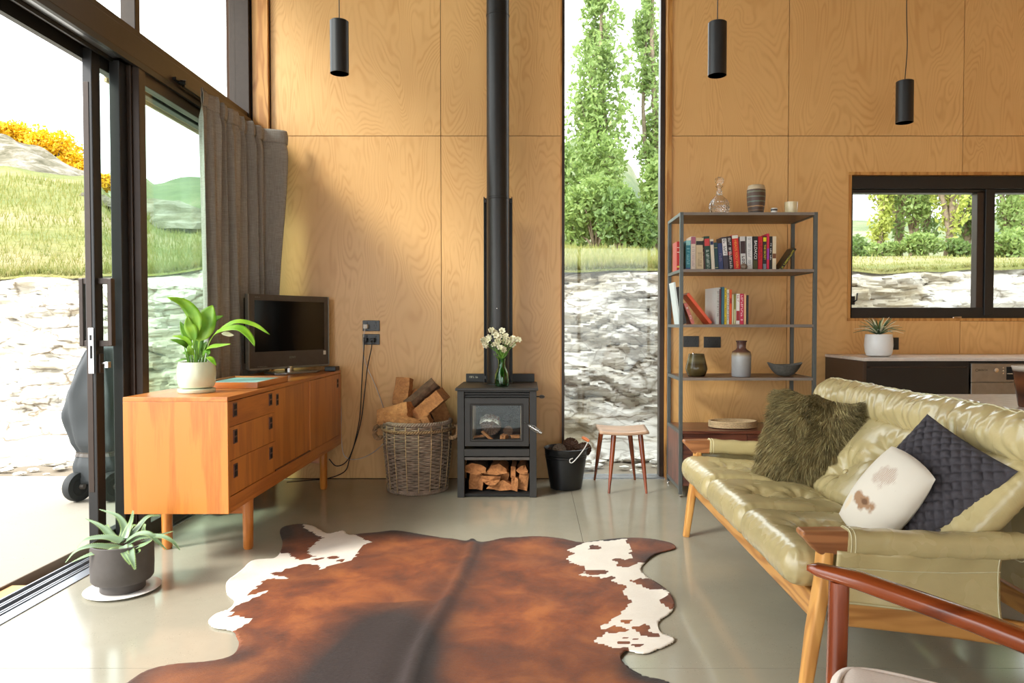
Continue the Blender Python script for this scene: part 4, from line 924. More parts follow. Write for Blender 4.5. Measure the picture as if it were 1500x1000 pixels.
sb_('rear_upstand', ST0+.012, ST1-.012, YBk-.012, YBk, Zt, PY(728, 547, YBk).z)
strokes(7, .060, .012, Matrix.Translation((PY(694, 552, YBk-.013).x, YBk-.0125, PY(694, 552, YBk-.013).z)) @ Matrix.Rotation(PI/2, 4, 'X'), M['spec'], 'maker_badge', st)
xa, xb = ST0+pw+.001, ST1-pw-.001
for k in range(3): z = zy(573+3.6*k); sb_('louvre', xa, xb, YF+.008+.004*k, YF+.04, z-.0055, z+.0035, bev=.001)
sb_('door_recess', xa, xb, YF+.03, YF+.034, zy(583), zy(570), 'soot')
# firebox
dz0, dz1 = zy(653.5), zy(582.5); gx0, gx1, gz0, gz1 = xx_(692), xx_(763), zy(643.5), zy(594)
mb = MB(); o_ = [(xa+.003, dz0), (xb-.003, dz0), (xb-.003, dz1), (xa+.003, dz1)]; i_ = [(gx0, gz0), (gx1, gz0), (gx1, gz1), (gx0, gz1)]
vs = [(x, YF-.002, z) for x, z in o_+i_]+[(x, YF+.022, z) for x, z in o_+i_]
fs = [];
for k in range(4):
    l = (k+1) % 4; fs += [(k, l, 4+l, 4+k), (8+k, 12+k, 12+l, 8+l), (k, 8+k, 8+l, l), (4+k, 4+l, 12+l, 12+k)]
mb.add(vs, fs); door_ = obj('stove_door', mb, M['black_steel'], st, bev=.003)
mb = MB(); o_ = [(gx0-.012, gz0-.010), (gx1+.012, gz0-.010), (gx1+.012, gz1+.010), (gx0-.012, gz1+.010)]
for (a, b) in ((0, 1), (1, 2), (2, 3), (3, 0)):
    (x0, z0), (x1, z1) = o_[a], o_[b]; mb = MB(); mb.tube([(x0, YF-.003, z0), (x1, YF-.003, z1)], .0025, 6); obj('glass_bead', mb, M['flue'], door_)
mb = MB(); mb.box(gx0-.004, gx1+.004, YF+.008, YF+.012, gz0-.004, gz1+.004); obj('door_glass', mb, M['glass'], door_)
fb0, fb1 = gx0-.02, gx1+.02; brick = flat('fire_brick', (206,182,150), .9, scale=20)
sb_('firebox_back', fb0, fb1, YF+.30, YF+.31, gz0-.02, gz1+.03, 'soot'); sb_('firebox_floor', fb0, fb1, YF+.035, YF+.30, gz0-.03, gz0-.012, 'tvgrey')
sb_('firebox_roof', fb0, fb1, YF+.035, YF+.30, gz1+.02, gz1+.03, 'soot')
for x0 in (fb0, fb1-.022):
    mb = MB(); mb.box(x0, x0+.022, YF+.035, YF+.28, gz0-.012, gz1+.02); obj('fire_brick', mb, brick, st, bev=.002)
sb_('ash_lip', xa, xb, YF-.004, YF+.10, zy(668), zy(657.5)); sb_('ash_lip', xa, xb, YF+.006, YF+.10, zy(674), zy(669.5), 'tvgrey')
sb_('store_back', xa-.03, xb+.03, YBk-.01, YBk, .02, zy(672), 'soot'); sb_('store_floor', xa-.03, xb+.03, YF+.012, YBk-.01, .004, .022, 'soot')
sb_('firebox_base', xa-.03, xb+.03, YF+.10, YBk-.01, zy(674), zy(668), 'soot')
# coil handles
def coil(p0, p1, r, turns, wr, par, mat='chrome', name='coil_handle'):
    p0, p1 = Vector(p0), Vector(p1); d = p1-p0; a = d.orthogonal().normalized(); b = d.cross(a).normalized(); pts = []
    n_ = turns*10
    for i in range(n_+1):
        t = i/n_; q = r*math.sin(PI*(.12+.82*t))**.6; pts.append(p0+d*t+a*q*math.cos(t*turns*2*PI)+b*q*math.sin(t*turns*2*PI))
    mb = MB(); mb.tube(pts, wr, 5); return obj(name, mb, M[mat], par, smooth=180, rec=False)
h0 = PY(768, 618, YF-.01); h1 = PY(775, 623, YF-.055); h2 = PY(793, 634, YF-.10)
mb = MB(); mb.tube([h0, h1, h2], .004, 8); hd = obj('door_handle', mb, M['chrome'], door_)
b_ = coil(h1, h2, .014, 9, .0024, door_)
p0 = Vector((ST1, YF+.06, PY(789, 582, YF).z)); mb = MB(); mb.tube([p0, p0+Vector((.045, -.01, 0))], .004, 8); obj('air_control_rod', mb, M['black'], st)
coil(p0+Vector((.018, -.004, 0)), p0+Vector((.05, -.011, 0)), .010, 6, .0022, st, 'tvgrey', 'air_control_knob')
# flue and its heat shield
YFl = 4.76; fcx = PY(729.5, 300, YFl).x; fr_ = .5*(PY(746, 300, YFl).x-PY(713, 300, YFl).x)
fl_ = root('flue_pipe', (fcx, YFl, Zt), 'tall black round flue pipe rising from the stove', 'flue')
z1_ = PY(730, 287, YFl-fr_).z; z2_ = PY(730, 15, YFl-fr_).z
for (za, zb_) in ((Zt+.001, z1_), (z1_+.002, z2_), (z2_+.002, ZC-.002)):
    mb = MB(); mb.lathe([(fr_, za), (fr_, zb_-.012), (fr_+.0022, zb_-.010), (fr_+.0022, zb_)], (fcx, YFl, 0), 48); obj('pipe_section', mb, M['flue'], fl_, smooth=40)
mb = MB(); mb.lathe([(fr_+.022, Zt+.001), (fr_+.022, Zt+.006), (fr_+.002, Zt+.012)], (fcx, YFl, 0), 40); obj('collar', mb, M['flue'], fl_, smooth=40)
hs = root('heat_shield', (fcx, 4.84, Zt), 'tall black folded steel heat shield standing behind the flue', 'heat shield')
hx0, hx1, hzt = PY(708.5, 400, 4.80).x, PY(750.5, 400, 4.80).x, PY(730, 288, 4.80).z
mb = MB(); mb.box(hx0, hx1, 4.858, 4.864, Zt+.002, hzt); obj('back_sheet', mb, M['black'], hs)
for x in (hx0, hx1-.006):
    mb = MB(); mb.box(x, x+.006, 4.80, 4.858, Zt+.002, hzt); obj('side_flange', mb, M['flue'], hs, bev=.001)
for z in (Zt+.03, hzt-.04):
    mb = MB(); mb.box(hx0, hx0+.016, 4.795, 4.80, z, z+.02); mb.box(hx1-.016, hx1, 4.795, 4.80, z, z+.02); obj('clip', mb, M['flue'], hs, kind='stuff')
c = PY(728, 452, YFl-fr_); mb = MB(); mb.lathe([(0, 0), (.003, 0), (.003, .004), (0, .004)], (c.x, YFl-fr_-.002, c.z), 8); obj('rivet', mb, M['chrome'], fl_)

# ================================================================== SPLIT LOGS AND PINE CONES
def splitlog(c, d, L, w_, h_, seed, roll=0, kind='wedge', name='split_log', label='', group=None, parent=None, taper=0):
    rg = random.Random(seed); c = Vector(c); d = Vector(d).normalized(); q = d.to_track_quat('Y', 'Z').to_matrix() @ Matrix.Rotation(roll, 3, 'Y')
    if kind == 'wedge': sec = [(-.5, -.35), (.0, -.5), (.5, -.30), (.46, .05), (.12, .5), (-.2, .34)]; bark = (0, 1)
    elif kind == 'half': sec = [(-.5, .3), (-.46, -.05), (-.26, -.38), (0, -.5), (.26, -.38), (.46, -.05), (.5, .3), (0, .36)]; bark = (0, 1, 2, 3, 4, 5)
    elif kind == 'bark': sec = [(-.5, -.3), (.1, -.5), (.5, -.2), (.5, .2), (.2, .46), (-.2, .5), (-.5, .22)]; bark = (2, 3, 4, 5)
    else: sec = [(-.5, -.45), (.45, -.5), (.5, .4), (-.42, .5)]; bark = ()
    S = []; 
    for i, (a, b) in enumerate(sec):
        n2 = sec[(i+1) % len(sec)]; S.append((a, b, i in bark)); S.append(((a+n2[0])/2+rg.uniform(-.03, .03), (b+n2[1])/2+rg.uniform(-.03, .03), i in bark))
    n = len(S); K = 9; vs = []; mb = MB()
    for j in range(K):
        t = j/(K-1); tp = 1-taper*t
        for (a, b, bk) in S:
            r = noise.noise(Vector((a*3+seed, b*3, t*3)))*.09+noise.noise(Vector((a*9+seed, b*9, t*8)))*.05
            p = Vector(((a*(1+r))*w_*tp, (t-.5)*L+(.02*noise.noise(Vector((a*4, b*4, seed))) if j in (0, K-1) else 0), (b*(1+r))*h_*tp)); vs.append(c+q @ p)
    fs = []; mi = []
    for j in range(K-1):
        for k in range(n): fs.append((j*n+k, j*n+(k+1) % n, (j+1)*n+(k+1) % n, (j+1)*n+k)); mi.append(1 if S[k][2] else 0)
    for j in (0, K-1):
        vs.append(sum((Vector(vs[j*n+k]) for k in range(n)), Vector())/n); m_ = len(vs)-1
        for k in range(n): fs.append((j*n+k, j*n+(k+1) % n, m_)); mi.append(0)
    mb.v = [tuple(v) for v in vs]; mb.f = [list(f) for f in fs]; mb.m = mi
    o = obj(name, mb, [M['split'], M['logbark']], parent, smooth=28)
    if parent is None: tag(o, label, 'firewood', group)
    return o
YBk_ = 4.69; bc = Vector((PY(612, 700, YBk_).x, YBk_, 0))
B_ = lambda px, py, dy=0: PY(px, py, YBk_+dy)
G1 = 'firewood heaped in the wicker basket'
splitlog(B_(579,604,-.06), (.9,-.25,.25), .22, .13, .11, 2, .3, 'wedge', label='blunt split log at the left of the basket heap', group=G1)
splitlog(B_(628,594,-.06), (.75,-.30,.62), .27, .11, .09, 3, .1, 'block', label='large orange squared log leaning up right across the basket heap', group=G1)
splitlog(B_(618,578,.04), (.75,.15,.62), .24, .08, .10, 4, .9, 'bark', label='bark-edged log topmost on the basket heap', group=G1)
splitlog(B_(590,573,.09), (.1,.2,1), .18, .11, .08, 5, .2, 'block', label='upright squared log at the back left of the basket heap', group=G1)
splitlog(B_(640,602,.06), (.35,.1,-1), .22, .12, .11, 6, 1.2, 'half', label='dark barked log at the right of the basket heap', group=G1)
splitlog(B_(590,615,-.13), (1,-.05,-.20), .24, .07, .07, 7, .8, 'wedge', label='long thin log lying along the front left rim of the basket', group=G1)
splitlog(B_(619,617,-.11), (.8,-.2,.35), .12, .07, .06, 8, .1, 'block', label='small block just above the middle of the basket rim', group=G1)
splitlog(B_(603,592,.07), (.3,.5,.9), .20, .08, .07, 9, .4, 'wedge', label='log wedge in the middle back of the basket heap', group=G1)
splitlog(Vector((bc.x, bc.y, .38)), (1,.2,0), .30, .12, .10, 10, 0, 'half', label='log bedded deep in the middle of the wicker basket', group=G1)
splitlog(Vector((bc.x+.06, bc.y+.02, .40)), (.4,1,.1), .26, .12, .10, 11, .5, 'wedge', label='log bedded at the right inside the wicker basket', group=G1)
G2 = 'firewood stored under the stove'; YL = YF+.16
S_ = lambda px, py, dy=0: PY(px, py, YF+.05+dy)
for (px, py, w_, h_, rl, kd, sd, lb) in ((697,687,.135,.072,.1,'bark',21,'bark-faced log at top left of the stove store'),(727,688,.15,.075,.0,'wedge',22,'wide log at top centre of the stove store'),
    (697,709,.09,.11,.0,'block',23,'squarish log at lower left of the stove store'),(719,703,.125,.07,.05,'half',24,'half-round log showing its rings in the centre of the stove store'),
    (733,714,.17,.07,.05,'wedge',25,'low log at bottom centre of the stove store'),(752,692,.032,.075,.0,'block',26,'narrow upright billet, upper one of the pair right of centre'),
    (754,713,.045,.09,.05,'block',27,'narrow billet at the bottom right of centre in the stove store'),(766,688,.075,.06,.3,'wedge',28,'log at top right of the stove store'),(767,707,.065,.12,.1,'block',29,'tall barked log at lower right of the stove store'),
    (738,698,.07,.07,.7,'bark',30,'dark bark log in the shadows behind the centre of the stove store')):
    z = S_(px, py); dyy = .06 if sd == 30 else 0
    splitlog((z.x, YF+.16+dyy+.012*(sd % 3), max(z.z, .024+h_*.55)), (.02, 1, 0), .22, w_, h_, sd, rl, kd, label=lb, group=G2)
def cone(name, c, r, hgt_, ax, mat, seed, label, group=None, rows=11, per=10, cat='pine cone'):
    rg = random.Random(seed); mb = MB(); c = Vector(c); Q = Vector(ax).normalized().to_track_quat('Z', 'Y').to_matrix()
    prof = [(max(.02, math.sin(PI*(.06+.88*i/10)))**.75*r*.72, (i/10-.5)*hgt_) for i in range(11)]; mb.lathe([(0, -.5*hgt_)]+prof+[(0, .5*hgt_)], (0,0,0), 14)
    for i in range(rows):
        v = (i+.3)/rows; z = (v-.5)*hgt_; rr = math.sin(PI*(.05+.88*v))**.7*r
        for k in range(per):
            a = 2*PI*(k+.5*(i % 2))/per+rg.uniform(-.05, .05); o_ = Vector((math.cos(a), math.sin(a), 0)); s_ = Vector((-math.sin(a), math.cos(a), 0)); w2 = rr*2.6/per; base = o_*rr*.62+Vector((0, 0, z))
            tip = o_*rr*1.12+Vector((0, 0, z+hgt_*.055)); th = Vector((0, 0, hgt_*.035))
            mb.add([base-s_*w2*.35-th, base+s_*w2*.35-th, tip+s_*w2*.62-th*.6, tip-s_*w2*.62-th*.6, base+th*.3, tip+o_*rr*.06+th*.5, tip+s_*w2*.4+th*.9, tip-s_*w2*.4+th*.9],
                   [(0, 1, 2, 3), (3, 2, 5), (2, 6, 5), (3, 5, 7), (5, 6, 7), (4, 7, 6), (0, 3, 7, 4), (1, 4, 6, 2)])
    mb.v = [tuple(c+Q @ Vector(v)) for v in mb.v]; o = obj(name, mb, M[mat], None, smooth=20, rec=False); tag(o, label, cat, group); return o
bk = Vector((PY(829, 700, 4.73).x, 4.73, 0)); K_ = lambda px, py, dy=0: PY(px, py, 4.73+dy)
G3 = 'pine cones in the black bucket'
cone('pine_cone', K_(819,660,-.03), .042, .075, (.3,-1,.2), 'cone_g', 1, 'weathered grey pine cone at the left of the bucket', G3)
cone('pine_cone', K_(836,653,.04), .050, .085, (.2,-.8,.5), 'cone', 2, 'brown pine cone standing highest in the middle of the bucket', G3)
cone('pine_cone', K_(855,659,.03), .048, .085, (-.3,-.6,.7), 'cone', 3, 'brown pine cone at the right of the bucket by the handle', G3)
cone('pine_cone', K_(839,668,-.06), .036, .07, (1,-.3,.1), 'cone_g', 4, 'small grey pine cone low at the front of the bucket', G3)
cone('pine_cone', K_(807,664,.04), .036, .07, (-.5,-.3,.3), 'cone', 5, 'pine cone half hidden at the left rim of the bucket', G3)
cone('pine_cone', K_(830,672,.03), .05, .09, (0,.1,1), 'cone', 6, 'pine cone buried deep in the middle of the bucket', G3)
G4 = 'pine cones laid in the stove'; F_ = lambda px, py, dy=.10: PY(px, py, YF+dy)
cone('pine_cone', F_(719,622,.12), .058, .085, (.2,-.9,.3), 'cone', 7, 'big brown pine cone behind the stove glass under a crumpled paper', G4)
cone('pine_cone', F_(747,617,.17), .044, .075, (0,-.9,.2), 'soot', 8, 'blackened pine cone high at the right inside the stove', G4)
cone('pine_cone', F_(744,631,.10), .028, .055, (.4,-.9,.2), 'cone', 9, 'small pine cone low at the right inside the stove', G4)
mb = MB(); c = F_(717, 613, .11)
mb.grid(14, 10, lambda u, v: (c.x-.06+.125*u, c.y-.05+.10*v, c.z+.022-.9*(u-.45)**2*.10+.016*noise.noise(Vector((u*5, v*5, 2)))-.03*(1-v)+.006*noise.noise(Vector((u*14, v*14, 0)))))
tag(obj('newspaper', mb, M['paper'], sol=.001, smooth=20), 'crumpled newspaper over the cones inside the stove', 'newspaper')
for (px, py, d, L, kd, lb) in ((714,638,(.7,-.1,-.6),.09,'block','kindling stick leaning at the left behind the stove glass'),(739,640,(.2,1,0),.10,'block','pale kindling block standing right of centre behind the stove glass'),(700,641,(1,.3,.05),.07,'wedge','kindling chip at the far left behind the stove glass'),(755,643,(1,.2,0),.05,'block','pale chip in the right corner behind the stove glass')):
    p = F_(px, py, .07); p.z = max(p.z, gz0-.012+.02); splitlog(p, d, L, .035 if px == 739 else .022, .032 if px == 739 else .018, px, 0, kd, 'kindling', lb, 'kindling laid in the stove')

# ================================================================== WICKER BASKET
wb = root('wicker_basket', bc, 'large round grey wicker log basket with rope handles', 'basket')
r0, r1, hb_ = .185, .213, .455
rz = lambda z: r0+(r1-r0)*min(1, z/.30)
NS = 34; rg = random.Random(2); mb = MB(); rows = 36
for j in range(rows):
    z0 = .014+j*(hb_-.03)/rows; R_ = rz(z0); pts = []; zj_ = rg.uniform(-.001, .001); tr_ = rg.uniform(.0052, .0066)
    for k in range(NS*4): a = 2*PI*k/(NS*4); pts.append((bc.x+(R_+.0068*math.cos(a*NS/2+PI*j))*math.cos(a), bc.y+(R_+.0068*math.cos(a*NS/2+PI*j))*math.sin(a), z0+zj_))
    mb.tube(pts, tr_, 5, closed=True)
obj('weave', mb, M['wicker'], wb, smooth=180, kind='stuff', rec=False)
mb = MB()
for k in range(NS//2):
    a = 2*PI*(2*k+.5)/NS; mb.tube([(bc.x+(rz(z)+.0085)*math.cos(a), bc.y+(rz(z)+.0085)*math.sin(a), z) for z in (.01, .15, .3, .44)], .0028, 5)
obj('stakes', mb, M['wicker_l'], wb, smooth=180, kind='stuff', rec=False)
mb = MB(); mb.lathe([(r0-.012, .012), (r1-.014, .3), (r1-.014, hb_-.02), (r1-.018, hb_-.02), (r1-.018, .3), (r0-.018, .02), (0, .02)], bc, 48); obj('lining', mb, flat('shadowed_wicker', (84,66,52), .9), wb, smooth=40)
for (nm, zc_, rr, tw, wr, mt) in (('rim', hb_-.006, r1+.004, 26, .009, 'wicker'), ('rope_trim', hb_-.052, r1+.012, 40, .007, 'rope'), ('base_rim', .012, r0+.004, 26, .008, 'wicker')):
    mb = MB()
    for s_ in range(3 if nm != 'rope_trim' else 2):
        ph = 2*PI*s_/(3 if nm != 'rope_trim' else 2); pts = []
        for k in range(220):
            a = 2*PI*k/220; b = a*tw+ph; pts.append((bc.x+(rr+wr*.7*math.cos(b))*math.cos(a), bc.y+(rr+wr*.7*math.cos(b))*math.sin(a), zc_+wr*.9*math.sin(b)))
        mb.tube(pts, wr*.8, 5, closed=True)
    obj(nm, mb, M[mt], wb, smooth=180, kind='stuff', rec=False)
for sg in (-1, 1):
    mb = MB()
    base = [(0, .05, hb_-.055), (.035, .045, hb_-.04), (.052, .01, hb_-.05), (.05, -.02, hb_-.09), (.03, -.045, hb_-.105), (0, -.05, hb_-.10)]
    ctr = catmull([Vector((bc.x+sg*(r1+.004+a), bc.y-.04+b, z)) for a, b, z in base], 60)
    for ph in (0, PI):
        pts = []
        for i, p in enumerate(ctr):
            t = (ctr[min(59, i+1)]-ctr[max(0, i-1)]).normalized(); a = t.orthogonal().normalized(); a = Vector((0,0,1)).cross(t).normalized() if abs(t.z) < .95 else a; b = t.cross(a); g_ = i*.55+ph; pts.append(p+(a*math.cos(g_)+b*math.sin(g_))*.008)
        mb.tube(pts, .0085, 6)
    obj('rope_handle', mb, M['rope'], wb, smooth=180, kind='stuff', rec=False)
# ---- bucket
bu = root('metal_bucket', bk, 'black enamelled bucket of pine cones on the floor beside the stove', 'bucket')
mb = MB(); mb.lathe([(0,.004),(.098,.004),(.100,0),(.104,.004),(.137,.215),(.138,.232),(.1395,.234),(.142,.262),(.146,.264),(.147,.268),(.143,.270),(.139,.262),(.1,.012),(0,.012)], bk, 56); obj('pail', mb, M['bucket'], bu, smooth=35)
for z_ in (.206, .222):
    mb = MB(); q = .104+(.137-.104)*z_/.215; mb.lathe([(q, z_-.003), (q+.0022, z_), (q, z_+.003)], bk, 56); obj('rib', mb, M['bucket'], bu, smooth=60)
e0 = PY(837, 674, 4.60); e1 = PY(848, 667, 4.60); e2 = PY(857, 655, 4.62); e3 = PY(862, 645, 4.65)
mb = MB(); mb.tube(catmull([PY(839,671,4.59), PY(835,673,4.585), PY(835,677,4.585), PY(839,677,4.59), e1+Vector((0,-.005,0)), e2, e3], 30), .0035, 7); hb2 = obj('bail_handle', mb, M['white'], bu, smooth=180, rec=False)
mb = MB(); a_ = PY(853, 640, 4.66); b2 = PY(863, 646, 4.64); mb.tube([a_, a_.lerp(b2, .5), b2], [.009, .0125, .009], 12); obj('wooden_grip', mb, flat('orange_grip', (206,112,56), .4), hb2, smooth=40)
# ---- stool
so_ = root('wooden_stool', (PY(912, 700, 4.75).x, 4.76, 0), 'small square wooden stool with tapered legs by the narrow window', 'stool')
sf, sbk = 4.57, 4.93; sz_ = PY(912, 637, sf).z
cn = [PY(879, 632, sf), PY(951, 636, sf-.01), PY(944, 625, sbk), PY(873, 625, sbk)]
q0 = Vector((PY(884, 637, sf).x-.03, sf)); 
mb = MB()
def seatp(u, v):
    xl_ = PY(879, 630, sf).x+(PY(873, 625, 4.9).x-PY(879, 630, sf).x)*v; xr_ = PY(951, 636, sf).x+(PY(944, 625, 4.9).x-PY(951, 636, sf).x)*v
    return (xl_+(xr_-xl_)*u, sf+(4.9-sf)*v, sz_+.004+.014*((2*u-1)**2)*.8)
mb.grid(14, 8, seatp); obj('seat', mb, wood('laminate_seat', (214,176,146), (186,146,116), 'x', .3), so_, sol=.016, smooth=30)
for (px, py, Y, tx, ty) in ((892, 724, 4.565, 899, 4.62), (947, 723, 4.565, 938, 4.62), (871, 701, 4.965, 881, 4.86), (930, 700, 4.965, 922, 4.86)):
    f = PZ(px, py, 0); f.y = Y; f.x = PY(px, py, Y).x; t = PY(tx, 640, ty); t.z = sz_-.006
    mb = MB(); mb.tube([f, f.lerp(t, .6), f.lerp(t, .9), t], [.0075, .015, .0165, .0165], 14); obj('leg', mb, M['mahog_z'], so_, smooth=50)
# ================================================================== VASE OF FLOWERS ON THE STOVE
VC = Vector((PY(735, 560, 4.56).x, 4.56, Zt+.0005))
va = root('glass_bottle_vase', VC, 'small green glass bottle vase standing on the stove top', 'vase')
mb = MB(); mb.lathe([(0,.0),(.040,0),(.046,.006),(.047,.02),(.044,.075),(.034,.104),(.024,.122),(.021,.160),(.024,.166),(.026,.178),(.0225,.178),(.018,.16),(.018,.125),(.024,.106),(.037,.068),(.040,.02),(.036,.008),(0,.008)], VC, 36)
obj('bottle', mb, M['greenglass'], va, smooth=60)
fw = root('freesia_bunch', VC+Vector((0, 0, .010)), 'bunch of cream white freesias standing in the green glass vase', 'flowers')
rg = random.Random(4); fp = [(716,497),(726,489),(736,486),(742,493),(731,500),(741,503),(713,506),(709,499),(750,497),(757,500),(724,507),(735,511),(749,505),(729,493),(721,486)]
for i, (px, py) in enumerate(fp):
    tp = PY(px, py, 4.56+rg.uniform(-.05, .05)); a = VC+Vector((rg.uniform(-.018, .018), rg.uniform(-.018, .018), .012)); n_ = VC+Vector((rg.uniform(-.009, .009), rg.uniform(-.009, .009), .165))
    mb = MB(); mb.tube(catmull([a, n_, n_.lerp(tp, .55)+Vector((0, 0, .012)), tp], 16), .0019, 5); obj('stem', mb, M['stem'], fw, smooth=180, rec=False)
    mb = MB(); mb.v = []
    for q in range(2):
        ctr = tp+Vector((rg.uniform(-.012, .012), rg.uniform(-.01, .01), rg.uniform(-.004, .012))); ax = Vector((rg.uniform(-.7, .7), -.8, rg.uniform(.1, .9))).normalized(); s1_ = ax.orthogonal().normalized(); s2_ = ax.cross(s1_)
        for k in range(6):
            a_ = 2*PI*k/6+q; o_ = s1_*math.cos(a_)+s2_*math.sin(a_); leaf(mb, [ctr-ax*.010, ctr+o_*.011+ax*.006, ctr+o_*.022+ax*.007], .017, ax, 5, .3, lambda u: .35+.65*math.sin(PI*min(.93, u)))
        mb.tube([ctr-ax*.002, ctr+ax*.008], .0028, 5)
    obj('blossom', mb, M['pet_w'], fw, smooth=180, sol=.0006, rec=False)
mb = MB()
for i in range(22):
    n_ = VC+Vector((rg.uniform(-.01, .01), rg.uniform(-.01, .01), rg.uniform(.16, .2))); d = Vector((rg.uniform(-.05, .05), rg.uniform(-.03, .03), rg.uniform(.02, .06))); leaf(mb, [n_, n_+d*.5, n_+d], .008, (0, -1, .2), 6)
    p = n_+d; mb.lathe([(0, 0), (.003, .004), (.0035, .009), (0, .014)], p, 6)
obj('buds_and_leaves', mb, M['stem'], fw, smooth=180, kind='stuff', rec=False)

# ================================================================== BOOKSHELF
BF, BBk = 4.455, 4.865; bx0, bx1 = PY(995.5, 500, BF).x, PY(1196.5, 500, BF).x; bt = 1.777
bs = root('shelving_unit', ((bx0+bx1)/2, (BF+BBk)/2, 0), 'open grey steel shelving unit with walnut shelves and lower drawer box', 'shelf')
u_ = .022
for (x, y) in ((bx0, BF), (bx1-u_, BF), (bx0, BBk-u_), (bx1-u_, BBk-u_)):
    mb = MB(); mb.box(x, x+u_, y, y+u_, .02, bt); up = obj('upright', mb, M['shelf_steel'], bs, bev=.0015)
    mb = MB(); mb.lathe([(.009, 0), (.010, .004), (.006, .008), (.006, .02)], (x+u_/2, y+u_/2, 0), 12); obj('levelling_foot', mb, M['chrome'], up, smooth=40)
shz = [bt-.001]+[PY(1100, py, BF).z for py in (394, 475, 553)]+[.417]
for i, z in enumerate(shz):
    mb = MB(); mb.box(bx0+u_+.0005, bx1-u_-.0005, BF+.004, BBk-.004, z-.016, z-.001); obj('shelf_board', mb, M['walnut'] if i < 4 else M['rosewood'], bs)
    mb = MB(); mb.box(bx0+u_, bx1-u_, BF, BF+.0035, z-.018, z); obj('shelf_edge', mb, M['edge_grey'] if i < 4 else M['rosewood'], bs, bev=.001)
    for x in (bx0, bx1-u_):
        mb = MB(); mb.box(x+.001, x+u_-.001, BF+u_, BBk-u_, z-.020, z); obj('side_rail', mb, M['shelf_steel'], bs, bev=.001)
for x in (bx0, bx1-u_):
    mb = MB(); mb.box(x+.001, x+u_-.001, BF+u_, BBk-u_, .045, .067); obj('side_rail', mb, M['shelf_steel'], bs, bev=.001)
mb = MB(); mb.box(bx0+u_+.002, bx1-u_-.002, BF+.03, BBk-.006, .07, .398); bxx = obj('drawer_box', mb, M['rosewood'], bs, bev=.001)
for k in range(2):
    xm = (bx0+bx1)/2; x0, x1 = (bx0+u_+.003, xm-.0015) if k == 0 else (xm+.0015, bx1-u_-.003)
    mb = MB(); mb.box(x0, x1, BF+.008, BF+.028, .072, .396); obj('drawer_front', mb, M['rosewood'], bs, bev=.001)
mb = MB(); mb.box(bx0+.003, bx0+.009, BF+u_+.001, BBk-u_-.001, .068, .396); obj('side_panel', mb, wood('rosewood_upright', (128,78,62), (84,46,38), 'z', .4), bs)
# ---- books
MC = {}
def cm(c):
    if c not in MC: MC[c] = flat('book_cover_%02x%02x%02x' % c, c, .42, var=.03, scale=60)
    return MC[c]
pages = flat('book_pages', (226,214,190), .9, var=.1, scale=300)
def book(x0, x1, Yf, z, h, depth, col, label, group, lean=0, title=None, tc=(240,236,225), bands=(), yaw=0):
    w_ = x1-x0; zz = z+.0006
    rt = root('book', ((x0+x1)/2, Yf+depth/2, zz), label, 'book', group=group)
    piv = Vector((x1 if lean > 0 else x0, Yf+depth/2, zz)); T_ = Matrix.Translation(piv) @ Matrix.Rotation(lean, 4, 'Y') @ Matrix.Rotation(yaw, 4, 'Z') @ Matrix.Translation(-piv)
    c = .0018
    def q(name, bx, mat, bev=0): mb = MB(); mb.box(*bx); mb.xf(T_); return obj(name, mb, mat, rt, bev=bev)
    mb = MB(); mb.prism([(x0, Yf), (x1, Yf), (x1, Yf+depth), (x1-c, Yf+depth), (x1-c, Yf+c), (x0+c, Yf+c), (x0+c, Yf+depth), (x0, Yf+depth)], 'z', zz, zz+h); mb.xf(T_); obj('cover', mb, cm(col), rt)
    q('pages', (x0+c, x1-c, Yf+c, Yf+depth-.004, zz+.003, zz+h-.003), pages)
    for (a, b, bc_) in bands: q('spine_band', (x0+.0012, x1-.0012, Yf-.0006, Yf+.0004, zz+h*a, zz+h*b), cm(bc_))
    if title:
        s, a, b = title; ln = max(len(s), 3)
        if s not in ('HEADS YOU WIN', 'BALDACCI', 'THE SECRET'):
            strokes(ln, h*(b-a), (x1-x0)*.5, T_ @ Matrix.Translation(((x0+x1)/2, Yf-.0009, zz+h*(a+b)/2)) @ Matrix.Rotation(PI/2, 4, 'X') @ Matrix.Rotation(-PI/2, 4, 'Z'), cm(tc), 'spine_lettering', rt); return rt
        size = min((x1-x0)*.95, h*(b-a)/(ln*.62)*1.05)
        text(s, size, T_ @ Matrix.Translation(((x0+x1)/2, Yf-.0009, zz+h*(a+b)/2)) @ Matrix.Rotation(PI/2, 4, 'X') @ Matrix.Rotation(-PI/2, 4, 'Z'), cm(tc), 'spine_title', rt, .0002)
    return rt
YS2 = 4.60; z2 = shz[1]; X2 = lambda px: PY(px, 380, YS2).x; H2 = lambda py: PY(1050, py, YS2).z-z2-.001
GB = 'books on the upper book shelf'
